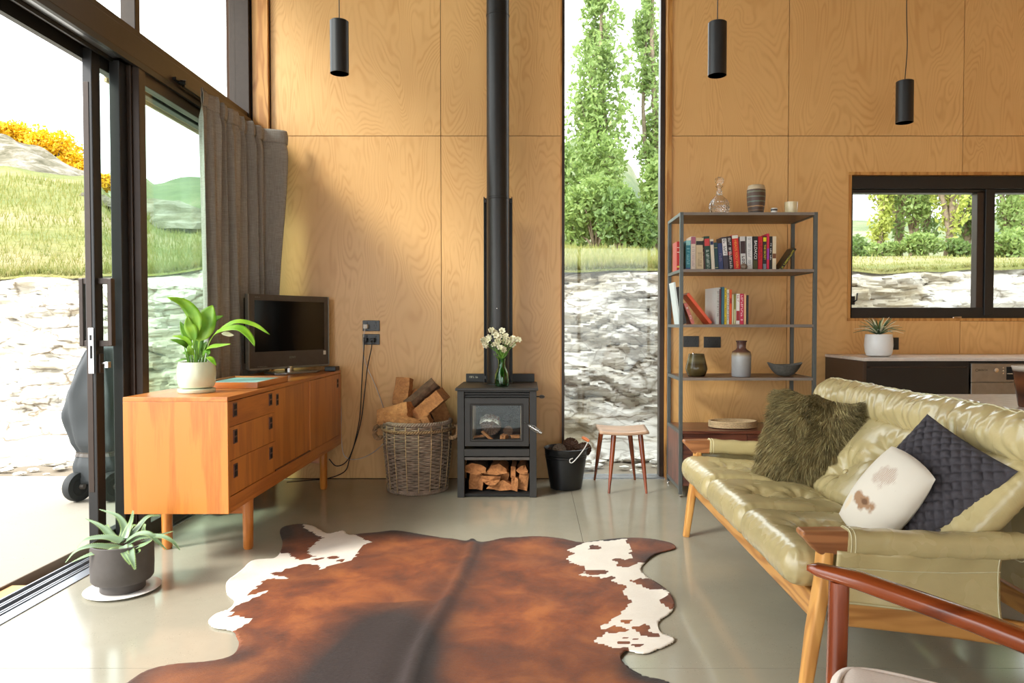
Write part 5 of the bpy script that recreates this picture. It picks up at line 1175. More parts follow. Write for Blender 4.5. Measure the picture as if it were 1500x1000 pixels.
L2 = [(990.5,996.6,354,(196,46,40),'red patterned book far left behind the shelf upright',0,None,(240,230,200),((.1,.16,(230,200,90)),(.78,.8,(240,230,210)),(.62,.64,(240,230,210)))),
 (997,1000,352,(228,180,40),'thin yellow book behind the left upright',0,None,0,()),
 (1004.6,1011.6,352,(44,128,140),'teal book with pale blue top, first right of the upright',0,('xxxxxxxxxx',.2,.75),(150,210,220),((.84,.999,(150,206,204)),(.0,.1,(40,80,130)))),
 (1012,1019,346,(222,202,182),'cream paperback with pink and black top on its spine',0,('xxxxxxxxxxxxxxx',.1,.7),(180,150,150),((.78,.99,(170,90,110)),)),
 (1019.4,1030.6,348,(214,190,150),'thick beige book with a black disc on its spine',0,('xxxxxxxxxx',.1,.55),(150,120,90),((.78,.9,(30,26,26)),)),
 (1031,1033.6,352,(70,36,30),'thin dark brown book beside the dark green one',-.05,None,0,()),
 (1034,1042,346,(26,66,50),'dark green book with a red label on its spine',-.06,('xxxxxxxxxxxxxxx',.05,.6),(210,220,210),((.72,.93,(206,60,60)),)),
 (1042.6,1047.6,350,(226,214,190),'cream book with navy top on its spine',-.06,None,0,((.82,.93,(40,50,90)),)),
 (1048,1053,355,(24,64,66),'bottle green book between cream and navy ones',-.06,None,0,((.1,.12,(180,170,120)),(.8,.82,(180,170,120)))),
 (1053.4,1060,356,(44,58,104),'navy blue cloth book',-.06,('xxxxx',.3,.7),(120,110,140),()),
 (1060.8,1067.8,347,(60,54,66),'dark book with a white title label on its upper spine',-.08,('xxxxxxx',.45,.93),(40,30,40),((.45,.95,(226,222,218)),)),
 (1068.4,1075,346,(44,34,40),'near-black book with white title beside the bright red one',-.08,('xxxxxxxxxxxxxxxx',.05,.95),(226,220,214),((.45,.55,(150,40,40)),)),
 (1075.6,1085,344,(214,40,32),'bright red thick book, widest red spine on the shelf',-.08,('HEADS YOU WIN',.08,.85),(240,170,60),((.90,.99,(226,226,210)),)),
 (1085.6,1093.4,346,(206,202,196),'grey-white book with a black figure on its spine',-.04,('xxxx',.1,.42),(60,40,44),((.5,.86,(60,36,38)),)),
 (1094.6,1102.6,346,(224,222,216),'plain white hardback with faint lettering',-.02,('xxxxxxxxxxxxxxxx',.1,.95),(150,150,150),()),
 (1103.2,1110,346,(32,28,28),'black book with large white capital title and yellow lower spine',0,('BALDACCI',.34,.88),(236,232,226),((.02,.30,(70,66,20)),)),
 (1110.6,1117,346,(196,22,34),'red book right of the black one with large white capitals',0,('xxxxxxxx',.2,.9),(130,20,30),()),
 (1117.6,1122.8,346,(34,32,30),'black book with yellow title and yellow square at the top',0,('THE SECRET',.3,.78),(232,206,30),((.85,.97,(226,210,30)),(.02,.2,(120,130,140)))),
 (1123.2,1126.8,342,(214,34,70),'thin crimson book, tallest at the right of the row',0,None,0,((.3,.6,(150,60,170)),)),
 (1127.2,1131,346,(30,30,30),'black book next to the cream one at the row end',0,('xxxxxxxxxxx',.3,.85),(220,220,220),()),
 (1131.6,1137,346,(222,204,172),'cream book with brown square, last upright of the upper row',0,None,0,((.36,.5,(120,70,40)),))]
for (a, b, top, col, lb, ln, ti, tcl, bd) in L2:
    book(X2(a), X2(b)-.0006, YS2 if a > 1003 else YS2-.02, z2, H2(top), .135, col, lb, GB, ln, ti, tcl or (240,236,225), bd)
book(X2(1140.5), X2(1145), YS2+.0, z2, .165, .13, (34,30,20), 'yellow-edged black book leaning right against the rear upright', GB, .0, ('xxxxxxxxxxxxxxxxx',.05,.95), (226,210,60), ((.0,.02,(232,214,50)),))
lb_ = [o for o in COL.objects if o.get('label', '').startswith('yellow-edged')][0]; lb_.rotation_euler = (0, math.radians(34), 0); lb_.location.x += .004; lb_.location.z += .0065
for s_ in (-1, 1):
    mb = MB(); x = X2(1140.5) if s_ < 0 else X2(1145); 
mb = MB(); c = PY(1090, 386, YS2-.035); c.z = z2+.022
mb.lathe([(.0, -.020), (.012, -.018), (.021, -.008), (.023, .004), (.017, .015), (.006, .021), (0, .022)], c, 14); mb.v = [tuple(Vector(v)+Vector(noise.noise_vector(Vector(v)*40))*.003) for v in mb.v]
tag(obj('pebble', mb, flat('brown_grey_stone', (126,104,84), .4, var=.4, scale=40), smooth=60), 'round mottled grey-brown stone in front of the books', 'stone')
z3 = shz[2]; X3 = lambda px: PY(px, 455, YS2).x; H3 = lambda py: PY(1050, py, YS2).z-z3-.001
GC = 'books on the lower book shelf'
def lean_book(px0, px1, py_top, wpx, col, lb, ti=None, tcl=(240,240,236), bd=(), depth=.16, dy=0):
    xb, xt = X3(px1), X3(px0); h = H3(py_top); a = math.atan2(xb-xt, h); L = math.hypot(xb-xt, h); wd_ = wpx/228
    book(xb-wd_, xb, YS2+dy, z3, L-wd_*math.sin(a)*.5, depth, col, lb, GC, -a, ti, tcl, bd)
lean_book(989.0, 997.5, 413, 2.4, (214,224,222), 'pale thin photo book leaning furthest left on the lower row', None, bd=())
lean_book(995, 1006, 420, 5.0, (34,30,30), 'black book leaning left just behind the upright')
lean_book(1006, 1018, 444, 4.5, (196,104,92), 'dusky pink leaning book with white title', ('xxxxxxx',.1,.8), (240,234,228))
lean_book(1009, 1044.5, 430, 4.2, (222,84,40), 'orange-red book leaning at a steep slant', None, depth=.18)
L3 = [
 (1053.6,1056.4,423,(96,40,36),'dark maroon book behind the large grey one',None,0,()),(1057,1061,420,(52,104,120),'teal blue book, tallest of the lower row',None,0,()),
 (1061.4,1064.4,422,(226,196,30),'yellow book with brown title',('xxxxxxxxxxxxxxxxxx',.05,.95),(110,70,20),()),(1064.8,1068.2,424,(222,214,196),'cream book between yellow and orange ones',('xxxxxxxxxxxx',.1,.9),(120,110,100),()),
 (1068.6,1072,424,(226,84,30),'orange spined book in the lower row',None,0,((.6,.75,(170,40,20)),)),(1072.4,1074.6,431,(214,206,170),'thin cream book after the orange one',None,0,()),
 (1075,1078,431,(134,128,52),'olive green book in the lower row',None,0,((.0,.5,(206,196,150)),)),(1078.4,1083.6,430,(232,226,218),'white book with a red block on its spine',('xxxxxx',.6,.95),(170,40,40),((.12,.44,(160,26,34)),)),
 (1084,1089.4,430,(206,34,76),'crimson pink book in the lower row',('xxxxxxxxxxxx',.1,.95),(246,210,214),()),(1089.8,1093,430,(226,176,130),'peach spined book near the end of the lower row',None,0,()),(1093.6,1096.6,432,(34,34,36),'slim black book ending the lower row',None,0,())]
for (a, b, top, col, lb, ti, tcl, bd) in L3: book(X3(a), X3(b)-.0006, YS2, z3, H3(top), .14, col, lb, GC, 0, ti, tcl or (240,236,225), bd)
book(X3(1046.5), X3(1052.6), YS2, z3, H3(421), .20, (206,206,200), 'large pale grey book, widest on the lower row, cover facing left', GC, 0, ('xxxxxxxxxxxxxxx', .15, .9), (120,116,112), (), math.radians(7))
# ---- things on the shelves
def dec(px, Y, z): return Vector((PY(px, 300, Y).x, Y, z+.0005))
c = dec(1053.5, 4.62, bt); dc = root('glass_decanter', c, 'cut crystal decanter with round stopper on top of the shelf unit', 'decanter')
mb = MB(); mb.lathe([(0,.0),(.040,0),(.052,.012),(.063,.045),(.062,.075),(.050,.102),(.026,.124),(.017,.132),(.022,.140),(.015,.146),(.019,.156),(.014,.162),(.013,.176),(.025,.190),(.022,.192),(.010,.180),(.010,.14),(.045,.1),(.056,.06),(.046,.016),(0,.012)], c, 20); obj('body', mb, M['crystal'], dc, smooth=12)
mb = MB(); mb.lathe([(0,.160),(.008,.162),(.009,.192),(.012,.196),(.011,.204),(.026,.214),(.029,.226),(.024,.240),(.012,.247),(0,.248)], c, 14); obj('stopper', mb, M['crystal'], dc, smooth=12)
mb = MB()
for i in range(7):
    for k in range(22):
        z = .018+i*.012; r_ = [.055,.0605,.0632,.0635,.0628,.059,.0535][i]; a = 2*PI*(k+.5*(i % 2))/22; o_ = Vector((math.cos(a), math.sin(a), 0)); t_ = Vector((-math.sin(a), math.cos(a), 0)); p = c+o_*r_+Vector((0, 0, z))
        mb.add([p-t_*.007, p+Vector((0,0,-.006)), p+t_*.007, p+Vector((0,0,.006)), p+o_*.004], [(0,1,4),(1,2,4),(2,3,4),(3,0,4)])
obj('cut_facets', mb, M['crystal'], dc, kind='stuff', rec=False)
def stripes(name, stops, axis_h, interp='CONSTANT', rough=.45):
    t = NT(name); tc = t.n('ShaderNodeTexCoord'); sp = t.n('ShaderNodeSeparateXYZ'); t.l(tc.outputs['Object'], sp.inputs[0]); nz = t.noise(tc.outputs['Object'], 40, 3)
    f = t.math('ADD', t.math('DIVIDE', sp.outputs[2], axis_h), t.math('MULTIPLY', t.math('SUBTRACT', nz, .5), .03)); col = t.ramp(f, [(p, lin(cc)) for p, cc in stops], interp); col = t.mix(t.math('MULTIPLY', nz, .3), col, tuple(x*.5 for x in lin(stops[0][1]))); t.set(Base_Color=col, Roughness=rough); return t.m
c = dec(1107.5, 4.60, bt); v_ = root('striped_vase', c, 'brown striped ceramic vase with cream rim on top of the shelf unit', 'vase')
mb = MB(); mb.lathe([(0,.001),(.042,0),(.046,.01),(.055,.07),(.058,.12),(.057,.165),(.050,.188),(.046,.190),(.052,.16),(.05,.08),(0,.02)], c, 40); obj('body', mb, stripes('striped_glaze', [(0,(70,58,50)),(.12,(120,92,66)),(.17,(86,62,48)),(.26,(170,130,84)),(.30,(84,60,48)),(.42,(104,118,100)),(.46,(88,62,50)),(.58,(110,120,100)),(.62,(92,66,52)),(.74,(120,122,98)),(.79,(92,68,54)),(.84,(206,184,150))], .19), v_, smooth=60)
c = dec(1134, 4.56, bt); v_ = root('ceramic_pot', c, 'tiny white pot with dark bands on top of the shelf unit', 'pot')
mb = MB(); mb.lathe([(0,.001),(.019,0),(.021,.006),(.021,.036),(.018,.040),(.015,.038),(0,.03)], c, 24); obj('body', mb, stripes('banded_glaze', [(0,(230,226,216)),(.14,(150,60,50)),(.2,(230,226,216)),(.55,(50,44,44)),(.82,(230,226,216))], .04, rough=.3), v_, smooth=40)
c = dec(1159, 4.60, bt); v_ = root('candle_glass', c, 'pale cream candle tumbler at the right on top of the shelf unit', 'candle')
mb = MB(); mb.lathe([(0,.001),(.036,0),(.038,.004),(.0405,.084),(.038,.084),(.036,.06),(0,.058)], c, 36); obj('body', mb, flat('cream_wax_glass', (222,204,160), .25, coat=.4), v_, smooth=40)
zo = shz[3]
c = dec(1021.5, 4.60, zo); v_ = root('glazed_jar', c, 'squat olive-brown glazed jar at the left of the shelf below the books', 'jar')
mb = MB(); mb.lathe([(0,.001),(.052,0),(.058,.008),(.070,.045),(.068,.060),(.052,.125),(.049,.142),(.046,.142),(.05,.12),(0,.02)], c, 40); obj('body', mb, stripes('olive_glaze', [(0,(74,62,34)),(.32,(92,78,44)),(.55,(70,58,32)),(.72,(112,104,72)),(.9,(86,76,48))], .14, 'LINEAR', .2), v_, smooth=60)
mb = MB(); mb.lathe([(0, 0), (.006, 0), (.007, .006), (0, .012)], c+Vector((-.025, -.02, .140)), 10); mb.tube([c+Vector((-.025,-.02,.14)), c+Vector((0,0,.142))], .003, 6); obj('lid_knob', mb, M['chrome'], v_, smooth=60)
c = dec(1087.5, 4.56, zo); v_ = root('stoneware_bottle', c, 'tall stoneware bottle with brown neck and grey speckled body on the shelf', 'bottle')
mb = MB(); mb.lathe([(0,.001),(.056,0),(.060,.006),(.061,.14),(.056,.158),(.034,.172),(.028,.182),(.030,.216),(.034,.222),(.036,.228),(.030,.228),(.022,.2),(0,.18)], c, 44); obj('body', mb, stripes('stoneware_glaze', [(0,(150,150,152)),(.55,(158,158,156)),(.64,(150,126,86)),(.70,(96,54,34)),(1.,(70,34,24))], .228, 'LINEAR', .25), v_, smooth=50)
c = dec(1151.5, 4.58, zo); v_ = root('boat_bowl', c, 'dark grey boat-shaped bowl at the right of the shelf', 'bowl')
mb = MB()
def bw(u, v, off=0):
    a = 2*PI*u; r_ = v**.75; e = .026+ (.112-.026)*r_; f = .022+(.062-.022)*r_; z = .001+.070*v**1.6+.016*v*abs(math.cos(a))**3
    return (c.x+(e-off)*math.cos(a), c.y+(f-off)*math.sin(a), c.z+z+off*.8)
mb.grid(48, 10, lambda u, v: bw(u, v), cu=True); mb.grid(48, 10, lambda u, v: bw(u, v, .004), cu=True)
n0 = 480; mb.f += [[k*10+9, ((k+1) % 48)*10+9, n0+((k+1) % 48)*10+9, n0+k*10+9] for k in range(48)]; mb.m += [0]*48
mb.f.append([k*10 for k in range(48)]); mb.m.append(0)
obj('body', mb, flat('dark_stoneware', (82,80,74), .6, var=.25, scale=60), v_, smooth=60)
c = dec(1075.5, 4.62, shz[4]); v_ = root('rattan_tray', c, 'oval natural rattan tray on the low drawer box of the shelf unit', 'tray')
mb = MB(); mb.lathe([(0,.002),(.142,.002),(.148,.006),(.150,.044),(.144,.044),(.140,.010),(0,.010)], c, 64, sx=1, sy=.62); obj('base', mb, M['tray_w'], v_, smooth=40)
mb = MB()
for j in range(5):
    pts = [(c.x+(.1515+.0012*math.cos(k*PI+j*PI))*math.cos(2*PI*k/96), c.y+(.0945+.0012*math.cos(k*PI+j*PI))*math.sin(2*PI*k/96), c.z+.007+j*.0085) for k in range(96)]; mb.tube(pts, .0042, 5, closed=True)
obj('woven_side', mb, M['tray_w'], v_, smooth=180, kind='stuff', rec=False)

# ================================================================== KITCHEN
kx0 = PY(1270, 540, 4.415).x
kc = root('kitchen_cabinet', ((kx0+2.9)/2, 4.7, 0), 'black kitchen base cabinet under the window with brown end panel', 'cabinet')
mb = MB(); mb.box(kx0-.02, kx0, 4.42, YB-.004, .0, CZ-.022); obj('end_panel', mb, M['brownk'], kc, bev=.001)
dwx0 = PY(1423, 550, 4.43).x; dwx1 = dwx0+.60
mb = MB(); mb.box(kx0, dwx0-.004, 4.45, YB-.004, .1, CZ-.022); obj('carcass', mb, M['blackk'], kc)
mb = MB(); mb.box(kx0, dwx0, 4.50, 4.52, 0, .10); obj('kickboard', mb, M['blackk'], kc)
mb = MB(); mb.box(kx0+.004, dwx0-.016, 4.428, 4.448, .105, CZ-.062); dd = obj('cupboard_door', mb, M['blackk'], kc, bev=.002)
mb = MB(); mb.box(kx0+.02, dwx0-.03, 4.426, 4.447, CZ-.062, CZ-.056); obj('finger_rail', mb, M['brownk'], dd)
mb = MB(); mb.box(kx0-.024, XR-.004, 4.405, YB-.004, CZ-.020, CZ-.0005); wt = obj('worktop', mb, M['counter'], None, bev=.002); tag(wt, 'pale stone kitchen worktop running under the window', 'worktop')
kc2 = root('kitchen_cabinet', ((dwx1+XR)/2, 4.7, 0), 'black kitchen base cabinet right of the dishwasher', 'cabinet')
mb = MB(); mb.box(dwx1+.004, XR-.004, 4.45, YB-.004, .1, CZ-.022); obj('carcass', mb, M['blackk'], kc2); mb = MB(); mb.box(dwx1+.006, XR-.006, 4.428, 4.448, .105, CZ-.03); obj('cupboard_door', mb, M['blackk'], kc2, bev=.002); mb = MB(); mb.box(dwx1+.01, XR-.01, 4.5, 4.52, 0, .1); obj('kickboard', mb, M['blackk'], kc2)
dw = root('dishwasher', ((dwx0+dwx1)/2, 4.7, 0), 'stainless steel dishwasher under the kitchen worktop', 'dishwasher')
mb = MB(); mb.box(dwx0, dwx1, 4.46, YB-.01, .012, CZ-.028); obj('housing', mb, M['blackk'], dw)
zpl = PY(1450, 560, 4.43).z
mb = MB(); mb.box(dwx0, dwx1, 4.432, 4.459, zpl+.001, CZ-.036); cp = obj('control_panel', mb, M['steel'], dw, bev=.002)
mb = MB(); mb.box(dwx0, dwx1, 4.432, 4.459, .10, zpl-.001); obj('door', mb, M['steel'], dw, bev=.002)
mb = MB(); mb.box(dwx0+.02, dwx1-.02, 4.50, 4.52, .012, .095); obj('kickboard', mb, M['blackk'], dw)
Yd = 4.4315; D_ = lambda px, py: PY(px, py, Yd)
p = D_(1440, 542); text('BOSCH', .017, Matrix.Translation((p.x, Yd, p.z)) @ Matrix.Rotation(PI/2, 4, 'X'), M['soot'], 'maker_lettering', cp, .0003)
p = D_(1431, 542); mb = MB(); mb.tube([(p.x+.008*math.cos(a*PI/8), Yd, p.z+.008*math.sin(a*PI/8)) for a in range(16)], .0009, 4, closed=True); obj('maker_emblem', mb, M['soot'], cp)
p = D_(1459, 542); mb = MB(); mb.lathe([(0, 0), (.014, 0), (.014, .006), (0, .007)], (0,0,0), 24); mb.xf(Matrix.Translation((p.x, Yd, p.z)) @ Matrix.Rotation(PI/2, 4, 'X')); obj('power_button', mb, M['chrome'], cp, smooth=40)
for py in (538.5, 542.5, 546.5):
    p = D_(1469, py); mb = MB(); mb.lathe([(0, 0), (.0045, 0), (.0045, .004), (0, .004)], (0,0,0), 14); mb.xf(Matrix.Translation((p.x, Yd, p.z)) @ Matrix.Rotation(PI/2, 4, 'X')); obj('programme_button', mb, M['chrome'], cp)
p0, p1 = D_(1474, 556), D_(1500, 537); mb = MB(); mb.box(p0.x, p1.x, Yd-.002, Yd, p0.z, p1.z); ds_ = obj('display_recess', mb, M['soot'], cp, bev=.001)
mb = MB(); mb.box(p0.x+.001, p1.x-.001, Yd-.006, Yd-.002, (p0.z+p1.z)/2-.006, (p0.z+p1.z)/2+.001); obj('handle_bar', mb, M['chrome'], ds_)
# table and tumbler behind the sofa
tbz = .735; tp0 = PZ(1446, 581, tbz); ty1 = PZ(1480, 577, tbz).y
tb = root('dining_table', (2.7, 2.75, 0), 'pale-topped dining table behind the sofa at the right edge', 'table')
mb = MB(); mb.box(1.98, 3.6, 2.2, ty1, tbz-.03, tbz); obj('tabletop', mb, M['counter'], tb, bev=.004)
for (x, y) in ((2.02, 2.24), (3.52, 2.24), (2.02, ty1-.09), (3.52, ty1-.09)):
    mb = MB(); mb.box(x, x+.05, y, y+.05, 0, tbz-.031); obj('leg', mb, M['oak_z'], tb, bev=.004)
c = Vector((PY(1506.5, 560, 3.02).x, 3.02, tbz+.0005))
tm = root('glazed_tumbler', c, 'tapered brown glazed tumbler with pale rim on the table at the right edge', 'tumbler')
mb = MB(); mb.lathe([(0,.001),(.034,0),(.037,.006),(.050,.10),(.0605,.165),(.063,.170),(.061,.173),(.056,.168),(.045,.1),(0,.02)], c, 36); obj('body', mb, stripes('tumbler_glaze', [(0,(96,56,36)),(.3,(60,40,34)),(.6,(110,66,40)),(.86,(70,48,38)),(.95,(206,196,180))], .173, 'LINEAR', .15), tm, smooth=50)

# ================================================================== PENDANTS
def pendant(px, pyt, pyb, Y, label, sway=0):
    c0, c1 = PY(px, pyt, Y), PY(px, pyb, Y); r_ = .5*(PY(px+13.4, pyb, Y).x-PY(px-13.4, pyb, Y).x) if Y < 4.4 else .5*(PY(px+12, pyb, Y).x-PY(px-12, pyb, Y).x)
    rt = root('pendant_lamp', (c0.x, Y, c1.z), label, 'lamp', group='black cylinder pendants')
    H_ = c0.z-c1.z; c = Vector((c0.x, Y, c1.z))
    mb = MB(); mb.lathe([(r_-.003, 0), (r_, .001), (r_, H_-.003), (r_-.004, H_), (.006, H_), (.006, H_+.012), (0, H_+.013)], c, 40); mb.lathe([(r_-.003, 0), (r_-.006, .06), (.0, .062)], c, 40); obj('shade', mb, M['black'], rt, smooth=35)
    mb = MB(); mb.lathe([(0, .050), (r_*.62, .050), (r_*.7, .055), (0, .058)], c, 24); obj('lamp_lens', mb, LAMP, rt)
    P = [c+Vector((0, 0, H_+.01))]; n_ = 8; top = ZC-.03
    for k in range(1, n_+1): t = k/n_; P.append(Vector((c.x+sway*(.035*t+.008*math.sin(t*14)), Y, c.z+H_+(top-c.z-H_)*t)))
    mb = MB(); mb.tube(catmull(P, 40), .0028, 6); obj('cord', mb, M['cord_b'], rt, smooth=180)
    mb = MB(); mb.lathe([(0, -.03), (.045, -.03), (.05, -.026), (.05, -.001), (0, -.001)], (P[-1].x, Y, ZC), 28); obj('ceiling_rose', mb, M['black'], rt, smooth=35)
t = NT('lamp_glow'); t.set(Base_Color=(.9,.8,.6), Emission_Color=(1, .78, .42), Emission_Strength=1.6); LAMP = t.m
pendant(497, 31, 108, 3.95, 'black cylinder pendant lamp hanging left of the flue', 0)
pendant(1051, 33, 111, 3.95, 'black cylinder pendant lamp hanging above the shelf unit, middle of three', 0)
pendant(1325.5, 119, 180, 4.55, 'black cylinder pendant lamp lowest and furthest right, above the kitchen window', 1)

# ================================================================== SOFA
NY, FY = 2.05, 3.64
sf_ = root('sofa', (1.15, 2.85, 0), 'three-seat olive leather sofa with oak frame along the right side', 'sofa')
def sw(name, pts, ws, hs, mat, par=None, n=16, p=5, smooth=50): mb = MB(); mb.sweep([Vector(q) for q in pts], ws, hs, n, p); return obj(name, mb, M[mat], par or sf_, smooth=smooth)
for (Y, s_) in ((NY, 1), (FY, -1)):
    sw('front_leg', [(.785, Y, 0), (.812, Y, .20), (.835, Y, .34), (.842, Y, .435)], [.038, .055, .060, .060], [.030, .036, .036, .036], 'oak_z')
    mb = MB(); mb.prism([(.767, .490), (.774, .495), (.90, .496), (.90, .430), (.822, .429), (.812, .434), (.769, .480)], 'y', Y-.029, Y+.029); obj('arm_end', mb, M['oak_brown'], sf_, bev=.005)
    sw('arm_core', [(.90, Y, .464), (1.15, Y, .455), (1.42, Y, .452), (1.46, Y, .452)], .06, .05, 'oak_brown')
    mb = MB(); pts = [Vector((.896+.512*t, Y, .464-.022*math.sin(PI*min(1, t*1.1)*.5)+.006*t)) for t in [i/24 for i in range(25)]]
    mb.sweep(pts, .078, [.072+.004*math.sin(i*1.3) for i in range(25)], 20, 3.2); obj('arm_wrap', mb, M['leather'], sf_, smooth=60)
    for x in (.902, .914, 1.395):
        mb = MB(); zc_ = .464-.022*math.sin(PI*min(1, (x-.896)/.512*1.1)*.5); mb.tube([(x, Y+.0395*math.copysign(abs(math.cos(a))**(2/3.2), math.cos(a)), zc_+.0368*math.copysign(abs(math.sin(a))**(2/3.2), math.sin(a))) for a in [k*2*PI/28 for k in range(28)]], .0016, 5, closed=True); obj('arm_seam', mb, M['leather_pipe'], sf_, smooth=180, rec=False)
    mb = MB(); out = -s_
    def sidep(u, v, out=out, Y=Y):
        x = .865+.47*u; zt_ = .442-.012*math.sin(PI*u); zb_ = .292-.05*u; z = zt_+(zb_-zt_)*v
        return (x, Y+out*(.030-.012*math.sin(PI*v)+.006*noise.noise(Vector((u*3, v*2+Y, 1)))+.004*math.sin(u*20)*math.exp(-v*5)), z)
    mb.grid(40, 14, sidep); obj('side_sling', mb, M['leather'], sf_, smooth=180, sol=.006, rec=False)
    for vv, nm in ((.32, 0), (.97, 1)):
        mb = MB(); mb.tube([Vector(sidep(u, vv))+Vector((0, out*.0045, 0)) for u in [i/30 for i in range(31)]], .0018, 5); obj('stitch_line', mb, M['leather_pipe'], sf_, smooth=180, rec=False)
    mb = MB(); mb.tube([Vector(sidep(.985, v))+Vector((0, out*.0045, 0)) for v in [i/12 for i in range(13)]], .002, 5); obj('stitch_line', mb, M['leather_pipe'], sf_, smooth=180, rec=False)
    sw('side_rail', [(.86, Y, .262), (1.2, Y, .222), (1.62, Y, .155)], .032, [.082, .078, .07], 'oak_x')
    sw('rear_leg', [(1.72, Y, 0), (1.60, Y, .17), (1.50, Y, .42), (1.56, Y, .70)], [.045, .06, .06, .05], .034, 'oak_z')
sw('front_rail', [(.835, NY+.02, .252), (.835, FY-.02, .252)], .030, .078, 'oak_y')
sw('back_rail', [(1.58, NY, .19), (1.58, FY, .19)], .03, .07, 'oak_y'); sw('top_rail', [(1.59, NY, .62), (1.59, FY, .62)], .03, .06, 'oak_y')
mb = MB(); mb.box(.848, .880, NY+.03, FY-.03, .283, .299); obj('seat_batten', mb, M['oak_y'], sf_, bev=.003)
def cushion(name, hx, hy, hz, r, T_, tuft=(), puff=.02, wr=.004, n=(30, 26, 6), mat='leather', seed=0, td=.028, gather=0, par=None, fold=1.0, smooth=180):
    """rounded box in local axes, puffed and buttoned on +z; T_ places it"""
    mb = MB(); idx = {}; vs = []; fs = []
    dims = (hx, hy, hz)
    def V(a):
        k = tuple(round(q, 5) for q in a)
        if k in idx: return idx[k]
        p = Vector((a[0]*hx, a[1]*hy, a[2]*hz)); inn = Vector((max(-hx+r, min(hx-r, p.x)), max(-hy+r, min(hy-r, p.y)), max(-hz+min(r, hz*.98), min(hz-min(r, hz*.98), p.z)))); d = p-inn
        q = inn+(d.normalized()*min(r, hz) if d.length > 1e-7 else Vector()) if d.length > 1e-7 else p
        top = max(0, a[2]); u, v = a[0], a[1]; pf = (1-abs(u)**2.5)*(1-abs(v)**2.5)
        q.z += math.copysign(1, a[2])*puff*pf*(1 if a[2] > 0 else .5)*abs(a[2])
        for (tx, ty) in tuft:
            dx, dy = (q.x-tx), (q.y-ty); rr = math.hypot(dx, dy); ang_ = math.atan2(dy, dx)
            q.z -= top*td*(math.exp(-(rr/.045)**2)+.55*math.exp(-(rr/.12)**2))
            q.z += top*.0055*fold*math.cos(ang_*8+tx*30)*math.exp(-((rr-.05)/.05)**2)
        if len(tuft) > 1:
            for i in range(len(tuft)-1):
                (x0, y0), (x1, y1) = tuft[i], tuft[i+1]; L2_ = (x1-x0)**2+(y1-y0)**2; t = max(0, min(1, ((q.x-x0)*(x1-x0)+(q.y-y0)*(y1-y0))/L2_)); dd_ = math.hypot(q.x-x0-t*(x1-x0), q.y-y0-t*(y1-y0)); q.z -= top*td*.22*math.exp(-(dd_/.018)**2)
        q += Vector(noise.noise_vector(Vector((q.x*7+seed, q.y*7, q.z*7))))*wr
        if gather:
            e = max(abs(u), abs(v))**6; s_ = (u if abs(v) > abs(u) else v); q.z += math.copysign(1, a[2])*gather*e*math.sin(s_*38+seed)*(1-abs(a[2])*.3); 
        idx[k] = len(vs); vs.append(tuple(T_ @ q)); return idx[k]
    nx, ny, nz = n
    for ax, (na, nb) in (('z', (nx, ny)), ('x', (ny, nz)), ('y', (nx, nz))):
        for sgn in (-1, 1):
            for i in range(na):
                for j in range(nb):
                    c4 = []
                    for (a, b) in ((i, j), (i+1, j), (i+1, j+1), (i, j+1)):
                        A_, B_2 = -1+2*a/na, -1+2*b/nb; A_ = math.copysign(abs(A_)**.8, A_); B_2 = math.copysign(abs(B_2)**(.8 if nb > 8 else 1), B_2)
                        c4.append(V({'z': (A_, B_2, sgn), 'x': (sgn, A_, B_2), 'y': (A_, sgn, B_2)}[ax]))
                    fs.append(c4)
    mb.add(vs, fs); return obj(name, mb, M[mat], par or sf_, smooth=smooth)
w3 = (FY-NY-.075)/3; lenx = .27
for k in range(3):
    yc = FY-.0375-w3*(k+.5)
    T_ = Matrix.Translation((.975, yc, .352)) @ Matrix.Rotation(math.radians(4), 4, 'Y')
    cushion('seat_cushion', .230, w3/2+.003, .060, .055, T_, [(-.06, 0), (.09, 0)], .016, .005, (44, 36, 10), seed=k*5, td=.026, gather=.004)
    for bx_ in (-.06, .09):
        mb = MB(); mb.lathe([(.010, -.004), (.011, 0), (.007, .004), (0, .005)], (0, 0, 0), 14); mb.xf(T_ @ Matrix.Translation((bx_, 0, .036))); obj('button', mb, M['leather'], sf_, smooth=60)
    # back cushion, tufted, and the rolled head cushion above it
    bl = .20; tb_ = Matrix.Translation((1.352, yc, .512)) @ Matrix.Rotation(math.radians(-47), 4, 'Y')
    tuf = [(-.06, -.09), (.045, .09), (-.06, .27)] if False else [(-.07, w3*.16), (.06, -w3*.16)]
    cushion('back_cushion', .215, w3/2+.003, .055, .05, tb_, tuf, .022, .005, (34, 40, 10), seed=20+k*7, td=.040, gather=.004, fold=1.8)
    for (bx_, by_) in tuf:
        mb = MB(); mb.lathe([(.011, -.004), (.013, 0), (.008, .005), (0, .006)], (0, 0, 0), 14); mb.xf(tb_ @ Matrix.Translation((bx_, by_, .030))); obj('button', mb, M['leather'], sf_, smooth=60)
def roll(u, v):
    y = NY-.035+(FY-NY+.07)*v; a = 2*PI*u; e = min(1, min(v, 1-v)/.035); e = math.sqrt(max(0, 1-(1-e)**2))
    rr = (.088+.008*noise.noise(Vector((y*2.2, 0, 3))))*max(.05, e)
    g_ = .007*noise.noise(Vector((y*34+a*1.4, a*.7, 2)))+.0028*math.sin(y*95+2.6*a+7*noise.noise(Vector((y*5, a*.5, 0))))*(.3+.7*abs(math.cos(a)))
    g_ += .006*noise.noise(Vector((y*9-a, a, 9)))
    x = (rr*1.0+g_*e)*math.cos(a); z = (rr*.86+g_*e)*math.sin(a)
    return (1.505+x*.9+z*.25, y, .738+z)
mb = MB(); mb.grid(64, 420, roll, cu=True); obj('head_roll', mb, M['leather'], sf_, smooth=180, rec=False)
